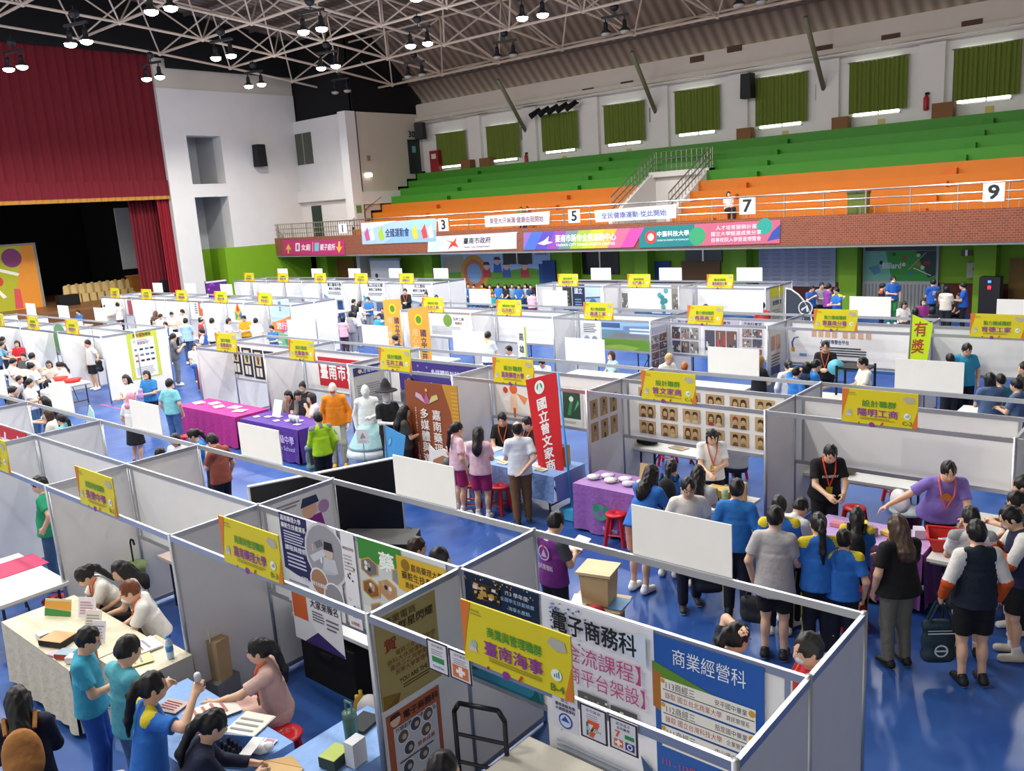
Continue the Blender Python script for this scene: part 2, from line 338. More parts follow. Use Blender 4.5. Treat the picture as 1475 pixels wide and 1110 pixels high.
for dz in (.1, .35, .62, .95): b.tube((VX0+.1, 33.6, 6.1+dz), (VX1-.1, 33.6, 6.1+dz), .028, STEEL, 6)
for j in range(12): xx = VX0+.1+(VX1-VX0-.2)*j/11; b.tube((xx, 33.6, 6.1), (xx, 33.6, 7.05), .018, STEEL, 5)
b.build('landing_rail', t)
b = MB().tube((XB+.1, 29.3, 4.6), (XB+.1, 32, 6.0), .03, STEEL)
tag(b.build('wall_handrail'), 'slim handrail sloping up the end wall beside the first bench rows', 'handrail')
# balcony rail
t = thing('balcony_railing', 'long stainless guard rail on top of the brick balcony wall', 'railing')
b = MB()
for z in (4.14, 4.42, 4.72): b.tube((XL, YP+.12, z), (XR, YP+.12, z), .035 if z > 4.6 else .026, STEEL, 6)
b.build('rail', t)
def many(name, fn, xs, cap=100):
    o = fn(0).build(name, t); o.location = (xs[0], 0, 0)
    for x in xs[1:cap]: c = o.copy(); COL.objects.link(c); c.location = (x, 0, 0)
    if len(xs) > cap:
        b = MB()
        for x in xs[cap:]: fn(x, b)
        tag(b.build(name, t), kind='stuff')
many('rail_post', lambda x, b=None: (b or MB()).tube((x, YP+.12, 3.88), (x, YP+.12, 4.72), .028, STEEL, 5), [XL+.3+1.5*i for i in range(42)])
many('baluster', lambda x, b=None: (b or MB()).tube((x, YP+.16, 3.88), (x, YP+.16, 4.7), .02, STEEL, 5), [XL+.1+.22*i for i in range(41)])
many('short_baluster', lambda x, b=None: (b or MB()).tube((x, YP+.16, 3.88), (x, YP+.16, 4.14), .014, STEEL, 5), [-29.9+.5*i for i in range(75)][::-1])
# --- roof: deck, space frame, struts
def zr(y):            # lower chord height
    t = (36-y)/36.0; return 11.15+.95*min(1, max(0, (36-y)/3.0))+3.9*(1-(1-min(1, max(0, t)))**1.9)*.72
DECK = mat('6a5f58', .9, 'wall')
def deck_mat():
    m = bpy.data.materials.new('corrugated_deck'); m.use_nodes = True; nt = m.node_tree; b_ = nt.nodes['Principled BSDF']; b_.inputs['Roughness'].default_value = .85
    tc = nt.nodes.new('ShaderNodeTexCoord'); w = nt.nodes.new('ShaderNodeTexWave'); w.bands_direction = 'X'; w.inputs['Scale'].default_value = .55; w.inputs['Distortion'].default_value = .3
    r = nt.nodes.new('ShaderNodeValToRGB'); r.color_ramp.elements[0].color = (*hexc('6a5c50'), 1); r.color_ramp.elements[1].color = (*hexc('8f7f70'), 1)
    nt.links.new(tc.outputs['Object'], w.inputs['Vector']); nt.links.new(w.outputs['Fac'], r.inputs[0]); nt.links.new(r.outputs[0], b_.inputs['Base Color']); return m
DK = deck_mat()
b = MB(); ys = [37+(-14-37)*i/24 for i in range(25)]; V = []; F = []
for y in ys:
    z = zr(y)+2.9 if y < 34 else zr(y)+.35+(34-y)*-.0+2.3*max(0, (36.5-y)/2.5)
    V += [(-38.5, y, z), (XR, y, z)]
for i in range(24): F.append((2*i, 2*i+1, 2*i+3, 2*i+2))
b.add(V, F, DK); struct('ceiling', b)
b = MB(); b.bb(-57, -38.4, YN, 37, 16.8, 17.0, BLACK); b.bb(-57, -56.8, YN, 37, 0, 17, BLACK); b.bb(-38.6, -38.4, YN, 22, 14.2, 17.4, BLACK); b.bb(-57, -38.4, 36.8, 37, 0, 17, BLACK)
b.bb(-38.6, -38.4, 22, 36.6, 13.6, 17.2, BLACK); b.bb(XL-.1, XB-.3, 30.7, 30.9, 10.5, 16, BLACK); b.bb(XB-.5, XB-.35, 30.7, 36.5, 10.5, 15.5, BLACK); struct('wall_above_stage', b)
TR = mat('c9b8a6', .5)
MXX, MYY = 4.29, 4.1
tx = [-36.6+MXX*i for i in range(13)]; tyb = [33.0-MYY*i for i in range(10)]
def bn(i, j): return np.array((tx[i], tyb[j], zr(tyb[j])))
def tn(i, j): y = tyb[j]+MYY/2; return np.array((tx[i]+MXX/2, y, zr(y)+2.15+(.0 if j else -.6)))
t = thing('space_frame', 'grey steel space frame carrying the hall roof', 'roof truss', kind='structure')
b = MB()
for i in range(len(tx)):
    for j in range(len(tyb)):
        if i+1 < len(tx): b.tube(bn(i, j), bn(i+1, j), .062, TR, 6)
        if j+1 < len(tyb): b.tube(bn(i, j), bn(i, j+1), .062, TR, 6)
        b.ball(bn(i, j), .13, TR, 6)
b.build('lower_chord', t); b = MB()
for i in range(len(tx)-1):
    for j in range(len(tyb)):
        if i+2 < len(tx): b.tube(tn(i, j), tn(i+1, j), .055, TR, 5)
        if j+1 < len(tyb): b.tube(tn(i, j), tn(i, j+1), .055, TR, 5)
b.build('upper_chord', t); b = MB()
for i in range(len(tx)-1):
    for j in range(len(tyb)):
        for a_ in (0, 1):
            b.tube(bn(i+a_, j), tn(i, j), .042, TR, 5)
            if j+1 < len(tyb): b.tube(bn(i+a_, j), tn(i, j+1), .042, TR, 5)
b.build('web_bar', t); b = MB()
for j in range(22):
    y = 35.5-2.05*j
    if y > YN: b.bb(-38, XR, y-.05, y+.05, (zr(y)+2.7)-.1 if y < 34 else zr(y)+1.4, (zr(y)+2.8) if y < 34 else zr(y)+1.5, mat('5b5048', .7))
b.build('purlin', t)
for k, (u, v, ub, vb) in enumerate(((565, 137, 581, 170), (717, 115, 758, 190), (910, 75, 945, 163), (1160, 25, 1187, 130))):
    if k == 0: continue
    p = PY(u, v, 33.0); q = PY(ub, vb, 35.9); s_ = thing('roof_strut', 'sloping green grey strut from wall bracket to roof frame, %s from the corner' % ORD[k-1], 'strut', group='roof struts', kind='structure')
    MB().tube(p, q, .11, mat('6f7356', .5), 8).build('strut', s_); MB().box(q+np.array((0, -.02, -.05)), (.7, .16, .7), mat('77776c', .6)).build('bracket', s_)
# --- high bay lamps
lampM = mat('ffffff', .5, '', 0, .4, 22.); lampOff = mat('a8a49c', .4); HOOD = mat('2d2f33', .45, '', .5)
def lamp_pair(lit):
    bar = MB(); hs, ls = [], []
    for dx in (-.42, .42):
        hs.append(MB().lathe([(.08, .45), (.1, .3), (.1, .16), (.23, .05), (.24, .0)], (dx, 0, 0), HOOD, 14)); ls.append(MB().lathe([(.225, .0), (.2, -.08), (.1, -.13), (.0001, -.14)], (dx, 0, 0), lampM if lit else lampOff, 14))
        bar.tube((dx, 0, .45), (dx, 0, .62), .03, HOOD, 6)
    bar.bb(-.6, .6, -.05, .05, .6, .7, HOOD); bar.tube((0, 0, .65), (0, 0, 1.3), .02, HOOD, 5); bar.ball((0, 0, 1.0), (.2, .2, .16), HOOD, 8)
    return hs, ls, bar
k = 0; proto = {}
for jy, y in enumerate(LAMP_Y):
    for ix, x in enumerate(LAMP_X):
        lit = y < 28 and (x < 3 or y > 20); zz = LAMP_Z+(.0 if y > 10 else 1.2)
        if jy > 2 or (ix > 5):
            lb = 'paired %s high bay lamps over the %s line of lamps, %s from stage' % ('glowing' if lit else 'unlit', ('far wall', 'back booth', 'mid hall', 'second booth', 'nearest booth', 'walkway', 'spectator')[6-jy] if False else ('spectator side', 'near walkway', 'near booth', 'second', 'third', 'fourth', 'far unlit')[jy], ORD[ix])
            if lit not in proto:
                r = thing('ceiling_lamp', lb, 'lamp', (x, y, zz), .3, 'high bay ceiling lamps'); h, l, a = lamp_pair(lit)
                [q.build('lamp_hood', r) for q in h]; [q.build('lens', r) for q in l]; a.build('hanger', r); proto[lit] = r
            else: copy_tree(proto[lit], (x, y, zz), .3, lb, 'high bay ceiling lamps')
        if lit: area_light('lamp_light', (x, y, zz-.45), LAMP_W, .7)
# --- stage
RED = mat('6d1420', .9, 'cloth'); REDD = mat('4b0d16', .95, 'cloth'); GOLD = mat('b07a2c', .6)
b = MB(); b.bb(-52, XL-.1, -12, 30, .95, 1.1, mat('7a5332', .4, 'wood')); b.bb(XL-.6, XL-.1, -12, 21.6, 0, .95, mat('6b4526', .5, 'wood')); struct('floor_stage', b)
t = thing('stage_valance', 'dark red pleated valance with gold trim over the stage opening', 'curtain')
b = MB(); pleated(b, -12, yE, XL-.25, 7.3, 15.5, RED, 70, .07, 6, 1); b.build('main_drape', t)
b = MB(); pleated(b, -12, yE, XL-.12, 6.72, 7.6, RED, 90, .05, 6, 1); b.build('lower_flounce', t)
b = MB(); pleated(b, -12, yE, XL-.1, 6.55, 6.74, GOLD, 90, .05, 6, 1); b.build('gold_trim', t)
b = MB(); pleated(b, yE-2.1, yE-.1, XL-1.0, 1.0, 7.0, RED, 9, .1, 6, 1)
tag(b.build('stage_curtain'), 'tall dark red curtain hanging at the side of the stage opening', 'curtain')
b = MB(); pleated(b, yE-.75, yE+.0, XL-.35, 1.0, 7.0, mat('8c1826', .9, 'cloth'), 5, .08, 6, 1)
tag(b.build('stage_curtain'), 'narrow bright red curtain tied beside the white stage pillar', 'curtain')
b = MB(); b.bb(-56, -55.8, -12, 32, 0, 17, BLACK); b.bb(-52, XL-T, yE+.5, yE+.6, 0, 14, BLACK); struct('wall_stage_back', b)
p = PX(178, 388, -45); q = PX(204, 298, -45); b = MB().bb(-45.1, -45, p[1], q[1], p[2], q[2], mat('dfe4e4', .6)); struct('wall_stage_wing', b)
# screen on stage
p = PX(66, 438, -43.); q = PX(55, 352, -43.); H_ = q[2]-1.1
t = thing('projection_screen', 'stage screen showing yellow green and orange shapes', 'screen')
O = (-43, 5.0, 1.1); W_ = p[1]-5.0-.15
b = MB().bb(-43.12, -43.0, 4.8, p[1], 1.0, 1.1+H_+.12, mat('8a8378', .5)); b.build('frame', t)
b = MB(); f = Face(O, (0, 1, 0), (0, 0, 1), W_, H_, b, .01)
f.rect(0, 0, 1, 1, 'a9ab27').poly([(.86, 0), (1, 0), (1, 1), (.94, 1)], 'd98a2c').disc(.885, .82, .05, '7a3567').disc(.80, .47, .026, 'c0402e').poly([(.78, .66), (.79, .7), (.91, .57), (.9, .53)], 'e8e6d8').poly([(.78, .35), (.79, .38), (.83, .22), (.81, .2)], 'e8e6d8').poly([(.86, .02), (.9, .02), (.9, .32), (.87, .34)], 'cf4e56')
b.mats = b.mats; b.build('picture', t)
for m_ in b.mats:
    bs = m_.node_tree.nodes['Principled BSDF']
t = thing('lectern', 'wooden lectern at the side of the stage', 'lectern', (-43.4, PX(204, 400, -43.4)[1]-.3, 1.1)); MB().box((0, 0, .55), (.6, .9, 1.1), mat('9a6128', .5, 'wood'), taper=1.1).build('body', t); MB().box((0, 0, 1.15), (.75, 1.1, .08), mat('a86c30', .5, 'wood')).build('top', t)
CH = mat('c9ad74', .7, 'cloth'); cproto = None
for k in range(17):
    r_, c_ = divmod(k, 9); pp = PX(98+c_*11.4+(5 if r_ else 0), 425, (-43.3, -44.4)[r_]); loc = (pp[0], pp[1], 1.1)
    lb = 'gold satin covered chair on the stage, %s in the %s row from the screen' % (ORD[c_], ('front', 'rear')[r_])
    if cproto is None:
        cproto = thing('banquet_chair', lb, 'chair', loc, 0, 'gold covered stage chairs'); MB().box((0, 0, .23), (.44, .36, .46), CH, taper=.9).build('seat', cproto); MB().box((-.2, 0, .66), (.07, .34, .5), CH, taper=.8).ball((-.2, 0, .9), (.04, .145, .1), CH, 8).build('backrest', cproto)
    else: copy_tree(cproto, loc, 0, lb)
o = MB().box((0, 0, .3), (.5, 1.1, .6), BLACK).build('stage_monitor_speaker'); o.location = (-41.6, PX(99, 440, -41.6)[1], 1.1); tag(o, 'black floor monitor lying at the stage edge by the screen', 'speaker')
# --- speakers, signs, doors on the walls
def speaker(u, v, P, w, d, h, rz, lb, tilt=.2):
    t = thing('loudspeaker', lb, 'speaker', P, rz); MB().box((0, 0, 0), (w, d, h), DARK, taper=.92).build('cabinet', t); MB().box((0, -d/2-.01, 0), (w*.86, .02, h*.9), mat('0e0e10', .6)).build('grille', t); MB().tube((0, d/2, 0), (0, d/2+.3, .1), .05, DARK).build('bracket', t)
    return t
speaker(0, 0, PX(374, 224, XL+.4), .6, .6, 1.3, PI/2+.0, 'black wall speaker on the white stage wall beside the openings')
p = PY(1077, 124, YW-.6); speaker(0, 0, p, .55, .5, 1.1, 0, 'black wall speaker between two green curtains on the long wall')
p = PY(600, 190, YW-.5); speaker(0, 0, (XB+.6, 35.3, p[2]), .6, .6, 1.0, .5, 'black speaker in the corner above door number 301')
p = PX(604, 248, XB+.05); t = thing('exit_door', 'dark doorway under the 301 sign in the seating corner', 'door', (XB+.02, p[1]-.3, 7.35)); MB().bb(0, .06, -.5, .5, 0, 2.1, mat('1d2a2c', .5)).build('door_leaf', t); MB().bb(.06, .08, -.2, .1, 1.3, 1.7, mat('6fa3b8', .5)).build('notice', t)
b = MB(); f = Face((XB+.06, p[1]-.75, 9.6), (0, 1, 0), (0, 0, 1), .9, .36, b); f.text('301', 0, 0, 1, 1, '2a2522', .03); tag(b.build('room_number'), 'dark room number 301 on the end wall above the corner door', 'sign')
p = PY(632, 245, YW-.2); t = thing('hydrant_cabinet', 'red fire cabinet in the seating corner beside the first curtain', 'fire cabinet', (p[0], YW-.4, 7.35)); MB().box((0, 0, .65), (.75, .3, 1.3), mat('8e1f24', .5)).build('cabinet', t); MB().box((0, -.16, .95), (.4, .02, .3), mat('cfc3b6', .5)).build('label_plate', t)
p = PY(420, 325, 30.3); t = thing('hydrant_cabinet', 'red fire cabinet on the balcony walkway near the restroom sign', 'fire cabinet', (p[0], 30.2, 3.7)); MB().box((0, 0, .6), (.7, .3, 1.2), mat('9c1f28', .5)).build('cabinet', t)
for u, v, w, h, lb in ((676, 243, .8, .5, 'first'), (703, 239, .8, .5, 'second'), (1075, 193, .7, .5, 'third'), (1213, 180, .7, .5, 'fourth'), (1360, 163, .8, .6, 'fifth')):
    p = PY(u, v, 35.6); o = MB().box((0, 0, h/2), (w, .45, h), mat('7a5433', .8)).build('cardboard_box'); o.location = (p[0], 35.5, 7.34); tag(o, 'brown box on the top green row below the wall, %s from the corner' % lb, 'box', 'boxes on the top row')
for u, v, lb in ((1334, 148, 'red fire extinguisher on a bracket between the last two green curtains'), (758, 230, 'red fire extinguisher standing on the top green row')):
    p = PY(u, v, 35.7); t = thing('fire_extinguisher', lb, 'extinguisher', p); MB().lathe([(.09, -.3), (.11, -.25), (.11, .2), (.04, .3)], (0, 0, 0), mat('a3202a', .4), 10).build('cylinder', t); MB().box((.03, 0, .36), (.16, .05, .1), BLACK).build('handle', t)
# spot lights rack on the long wall
t = thing('spotlight_bar', 'black row of stage spotlights on the long wall above a curtain', 'stage lights'); p = PY(768, 162, 35.3); q = PY(833, 148, 35.3)
MB().tube(p, q, .05, BLACK).build('bar', t); MB().tube((p+q)/2, ((p+q)/2)*np.array((1, 0, 1))+np.array((0, 36, 0)), .04, BLACK).build('wall_arm', t)
for i in range(5): c = p+(q-p)*(i+.3)/5; MB().tube(c+np.array((-.2, -.3, -.25)), c+np.array((.25, .1, .12)), .17, BLACK, 8, .12).build('spotlight', t)

p = PX(462, 308, XB+.16); sheet_px = MB().box((0, 0, 0), (.02, .55, .9), mat('c9cfc4', .6)); o = sheet_px.build('notice_sheet'); o.location = (XB+.17, 30.1, PY(462, 308, 30.1)[2]); tag(o, 'pale notice with a green picture on the white pillar by the balcony', 'notice'); MB().box((.012, .0, .12), (.004, .4, .45), mat('5f7f4a', .6)).build('printed_picture', o)
p = PX(531, 252, XB+.1); t = thing('emergency_light', 'small glowing emergency light on the end wall above the benches', 'lamp', (XB+.1, p[1], p[2])); MB().box((0, 0, 0), (.14, .45, .22), mat('f4f4f0', .4, '', 0, .4, 3.)).build('lens', t); MB().box((-.04, 0, .16), (.08, .5, .1), mat('c9c9c4', .5)).build('housing', t); MB().box((-.04, .15, 1.0), (.08, .2, .3), mat('8a8478', .5)).build('junction_box', t)
for k, u in enumerate((1229, 1243)):
    p = PY(u, 300, 28.8); t = thing('waste_bin', 'olive green bin on the walkway behind the rail, %s of two' % ('left', 'right')[k], 'bin', (p[0], 28.85, 3.7)); MB().box((0, 0, .45), (.32, .32, .9), mat('5f6f33', .5), taper=1.12).build('bin_body', t); MB().box((0, 0, .93), (.4, .4, .08), mat('3f4a2a', .5)).build('lid', t)
p = PX(250, 418, -39.6); t = thing('stage_monitor', 'black screen standing at the stage corner beside the white pillar', 'monitor', (-39.7, p[1]-.2, 1.1)); MB().box((0, 0, .62), (.08, 1.0, .6), BLACK).build('screen', t); MB().box((0, 0, .16), (.3, .3, .32), DARK).build('stand', t)
# ================================================================ booths
PANEL = mat('e2e1df', .5, 'panel'); HB = 2.0
def sheet_thing(name, label, cat, O, U, V, W, H, col, draw=None, group=None, th=.006, part='printed_lettering', back=None):
    O, U, V = (np.asarray(x, float) for x in (O, U, V)); N = np.cross(U, V)
    b = MB(); b.prism([O, O+U*W, O+U*W+V*H, O+V*H], -N*th, mat(col, .55)); 
    if back: b.poly([O-N*(th+.001), O+V*H-N*(th+.001), O+U*W+V*H-N*(th+.001), O+U*W-N*(th+.001)], mat(back, .55))
    o = b.build(name, loc=O); tag(o, label, cat, group)
    if draw:
        m2 = MB(); f = Face((0, 0, 0), U, V, W, H, m2); draw(f); c = m2.build(part, o)
    return o
X_, Y_, Z_ = np.array((1., 0, 0)), np.array((0, 1., 0)), np.array((0, 0, 1.))
def post(b, x, y): b.tube((x, y, 0), (x, y, HB+.01), .024, ALU, 8)
def sidewall(par, x, y0, y1, z0=0.04):
    b = MB(); b.bb(x-.006, x+.006, y0+.02, y1-.02, z0+.03, HB-.03, PANEL); b.build('side_panel', par)
    b = MB()
    for z in (z0, HB-.05): b.bb(x-.016, x+.016, y0, y1, z, z+.05, ALU)
    b.build('side_rail', par)
def booth(lbl, x0, x1, y0, side, spine=True, low=False, grp=None, wall=True, endwall=False, full=False):
    """side -1: open towards the camera side (y0..y0+1), +1: open away (y0+1..y0+2)"""
    ys, yf = y0+1.0, (y0 if side < 0 else y0+2.0); ya, yb = min(ys, yf), max(ys, yf)
    t = thing('exhibition_booth', lbl, 'booth', (x0, yf, 0), 0, grp)
    def put(b, n): b.build(n, t).location = (-x0, -yf, 0)
    class P: pass
    b = MB(); post(b, x0, yf); put(b, 'post')
    if endwall: b = MB(); post(b, x1, yf); put(b, 'post')
    if side < 0: b = MB(); post(b, x0, ys); put(b, 'post')
    if side < 0 and endwall: b = MB(); post(b, x1, ys); put(b, 'post')
    for x in ([x0] if wall else [])+([x1] if endwall else []):
        b = MB(); b.bb(x-.006, x+.006, ya+.02, yb-.02, .07, HB-.03, PANEL); put(b, 'side_panel')
        for z in (.03, HB-.05): b = MB(); b.bb(x-.016, x+.016, ya, yb, z, z+.05, ALU); put(b, 'side_rail')
    b = MB(); b.bb(x0, x1, yf-.014, yf+.014, HB-.06, HB, ALU); put(b, 'front_rail')
    if side < 0 and spine:
        zb = .04 if full else 1.0
        b = MB(); b.bb(x0+.14, x1-.14, ys-.006, ys+.006, zb+.03, HB-.03, PANEL); put(b, 'rear_panel')
        b = MB(); b.bb(x0, x1, ys-.016, ys+.016, HB-.055, HB, ALU); b.bb(x0, x1, ys-.016, ys+.016, zb-.02, zb+.035, ALU)
        for x in (x0+.13, x1-.13): b.bb(x-.02, x+.02, ys-.014, ys+.014, zb+.03, HB-.05, ALU)
        put(b, 'rear_rail')
    return t
YEL, OGE, GRN, PUR, MAG = 'dccb1e', 'd9772a', '2f8f2f', '8a3490', 'a0377a'
def header(label, xc, y, top, name, code, grp, back=False):
    W_, H_ = .91, .44; O = (xc-W_/2, y-.03, 1.98)
    def draw(f):
        f.poly([(0, 0), (0, 1), (.1, 1), (.04, .5), (.0, .1)], OGE).poly([(1, 0), (1, .55), (.93, 0)], OGE)
        f.rect(.09, .87, .18, .9, 'a89c30').rect(.09, .82, .2, .84, 'a89c30')
        f.poly([(.8, .8), (.84, .9), (.95, .88), (.97, .74), (.88, .7)], 'b3b0a0').disc(.09, .27, .035, 'c9b9a8').disc(.11, .33, .03, '9fb9b0').poly([(.06, .2), (.14, .2), (.13, .27), (.07, .27)], 'd6c3c0')
        f.disc(.87, .34, .045, 'e8eee6').rect(.85, .3, .86, .35, '2d7d74').rect(.868, .3, .878, .37, '2d7d74').rect(.886, .3, .896, .4, '2d7d74')
        f.lines(.25, .14, .75, .22, 2, '9a8d2a')
        f.disc(.41, .0, .035, PUR).poly([(.52, 0), (.545, 0), (.57, .09), (.55, .1)], 'c5412f').disc(.24, .02, .012, 'a0372a')
        f.text(top, .25, .52, .75, .71, GRN, .016); f.text(name, .21, .23, .76, .46, PUR, .018)
        if code: f.text(code, .8, .08, .95, .19, '5d7a2a', .02)
    o = sheet_thing('header_sign', label, 'sign', O, X_, Z_, W_, H_, YEL, draw, grp, .012, back='dedddb'); return o
def board(label, xc, y, grp):
    return sheet_thing('header_sign', label, 'sign', (xc+.455, y+.03, 2.0), -X_, Z_, .91, .44, 'f2f1ee', None, grp, .012)
ROWS = []
BIZ, DES, MOT, MEC, ELE = '商業與管理職群', '設計職群', '動力機械職群', '機械職群', '電機與電子職群'
def row(name, y0, xs, fronts, nbacks, dx=0., endL=True, endR=True, spines=None, full=()):
    """xs ascending post x; fronts: list of (top,name,code) for the bays from the left"""
    n = len(xs)-1
    for i in range(n):
        wh = 'first second third fourth fifth sixth seventh'.split()[n-1-i]
        x0, x1 = xs[i], xs[i+1]
        booth('white booth facing the camera, %s from right in the %s' % (wh, name), x0, x1, y0, -1, endwall=(i == n-1), full=i in full, grp='white panel booths', wall=(i > 0 or endL))
        booth('white booth facing away, %s from right in the %s' % (wh, name), x0, x1, y0, +1, endwall=(i == n-1), grp='white panel booths', wall=(i > 0 or endL))
        if fronts[i]:
            tp, nm, cd_ = fronts[i]
            header('yellow header sign%s, %s from right in the %s' % (' '+cd_ if cd_ else '', wh, name), (x0+x1)/2+dx, y0, tp, nm, cd_, 'yellow booth header signs')
        if nbacks is None or i in nbacks:
            board('blank white header board, %s from right behind the %s' % (wh, name), (x0+x1)/2+.03, y0+2.0, 'plain white board backs')
row('nearest booth row', 0., [-12, -9, -6, -3, 0, 3, 6], [(BIZ, '光華高中', ''), (BIZ, '六信高中', ''), (BIZ, '曾文農工', ''), (BIZ, '長榮中學', 'B-2'), (BIZ, '嘉南藥理大學', 'B-3'), (BIZ, '臺南海事', 'B-4')], None)
row('second booth row', 7.05, [-12, -9, -6, -3, 0, 3, 6, 9], [(DES, '長榮高中', ''), (DES, '光華高中', ''), (DES, '玉井工商', ''), (DES, '嘉南藥理大學', ''), (DES, '曾文家商', 'C-3'), (DES, '陽明工商', 'C-2'), (DES, '新營高中', '')], None)
row('third booth row', 14.05, [-12.1, -9.1, -6.1, -3.1, -.1, 2.9, 5.9, 8.9], [(ELE, '玉井工商', ''), (ELE, '白河商工', ''), (MOT, '遠通工家', ''), (MOT, '南英商工', ''), (MOT, '雲嘉南分署', ''), (MOT, '育德工家', ''), (MOT, '新榮高中', '')], None)
row('back booth row', 21.07, [-12.3, -9.3, -6.3, -3.3], [(MEC, '嘉南藥理大學', ''), (MEC, '北門農工', ''), (MEC, '嘉南藥理大學', '')], None)
row('stage side second row', 7.05, [-29.3, -26.3, -23.3, -20.3, -17.3], [('農業職群', '新化高中', ''), ('農業職群', '北門農工', ''), ('農業職群', '後壁高中', ''), ('家政職群', '後壁高中', '')], None, dx=-.3)
row('stage side third row', 14.05, [-32.9, -29.9, -26.9, -23.9, -20.9, -17.9], [('食品職群', '中華醫大', ''), ('食品職群', '新化高工', ''), ('餐旅職群', '臺南高商', ''), ('電機職群', '成功大學', ''), ('電機職群', '新化高工', '')], None)
row('stage side back row', 21.07, [-32.9, -29.9, -26.9, -23.9, -20.9, -17.9], [('外語職群', '家齊高中', ''), ('外語職群', '臺南大學', ''), ('化工職群', '南臺科大', ''), ('化工職群', '南臺科大', ''), ('化工職群', '南臺科大', '')], None)
# ================================================================ posters, banners, signs
def on_y(name, label, tl, br, y, col, draw, cat='poster', group=None, x1=None, z0=None, th=.004):
    a = PY(*tl, y); c = PY(*br, y); xa, xb = a[0], (c[0] if x1 is None else x1); za_, zb2 = a[2], (c[2] if z0 is None else z0)
    return sheet_thing(name, label, cat, (xa, y, zb2), X_, Z_, xb-xa, za_-zb2, col, draw, group, th)
def on_x(name, label, tl, br, x, col, draw, cat='poster', group=None, z0=None, th=.004):
    a = PX(*tl, x); c = PX(*br, x); ya, yb = a[1], c[1]; za_, zb2 = a[2], (c[2] if z0 is None else z0)
    return sheet_thing(name, label, cat, (x, ya, zb2), Y_, Z_, yb-ya, za_-zb2, col, draw, group, th)
def face_photo(f, x, y, w, h, hair='1d1a18', skin='d9b9a0', coat='e8e6e2'):
    f.poly([(x-w*.8, y-h), (x+w*.8, y-h), (x+w*.6, y-h*.3), (x-w*.6, y-h*.3)], coat).disc(x, y+h*.05, w*.45, skin, h*.42).poly([(x-w*.5, y+h*.1), (x+w*.5, y+h*.1), (x+w*.4, y+h*.55), (x-w*.4, y+h*.55)], hair)
# ---- nearest row: booth B-3 rear panel
yS = .975
def d1(f):
    f.rect(0, 0, 1, 1, 'e6e6ea').poly([(0, .38), (0, 1), (.5, 1), (.48, .5), (1.0, .3), (1, .22), (.55, .3), (.2, .34)], '2b2a5e')
    f.disc(.78, .68, .36, 'd0cfd4').disc(.78, .68, .33, '9a9aa0').poly([(.5, .62), (.75, .74), (.78, .68), (.56, .56)], 'c9cbd0').poly([(.6, .78), (.72, .84), (.76, .78), (.64, .72)], '6f7278').rect(.55, .68, .58, .76, 'd8a0a4').poly([(.62, .5), (.95, .56), (.93, .5), (.7, .46)], 'b8bac0').rect(.68, .58, .71, .64, 'e4e6ea').rect(.74, .6, .77, .66, 'd8dce4'); face_photo(f, .84, .72, .16, .2, '1b1b1f', 'c9b6a8', 'c4c6cc'); f.disc(.62, .36, .16, 'e9e7ea').disc(.62, .36, .14, 'a87f62'); f.disc(.85, .24, .17, 'e9e7ea').disc(.85, .24, .15, '8f9094')
    f.text('嘉南藥理大學', .03, .92, .4, .98, 'e8e8f2').text('藥粧生技產業系', .03, .84, .47, .9, 'f3f3f7', .015).text('課程與證照', .05, .6, .45, .66, 'e9e9f5')
    f.lines(.06, .68, .45, .83, 5, 'cfcfe4').lines(.08, .42, .42, .59, 4, 'cfcfe4').lines(.06, .05, .5, .28, 6, '8a8aa0').lines(.55, .03, .9, .1, 2, '9a7aa8').text('全國唯一藥粧生技產業系', .3, .3, .75, .35, 'f0f0f5')
on_y('poster', 'dark blue and white poster with round laboratory photos in booth B-3', (401, 736), (488, 858), yS, 'e6e6ea', d1, x1=PY(488, 800, yS)[0], z0=1.02)
def d2(f):
    f.text('藥粧產品研發', .08, .8, .92, .86, 'a87a78').lines(.1, .6, .9, .78, 5, 'b5aaa8')
    for i in range(7): f.disc(random.uniform(.2, .85), random.uniform(.5, .7), .06, random.choice(['7a5a48', 'c9b29c', '3b3a3a']))
    for i in range(9): f.disc(random.uniform(.2, .85), random.uniform(.12, .32), .09, random.choice(['6fb8a8', 'a88ac0', '5a7ab0', 'c9e0d8']))
    f.text('品質管理', .2, .02, .8, .08, 'b55a58')
on_y('poster', 'white poster with skin care product pictures in booth B-3', (489, 763), (515, 872), yS-.004, 'e9e8ea', d2, x1=PY(514, 820, yS)[0], z0=1.02)
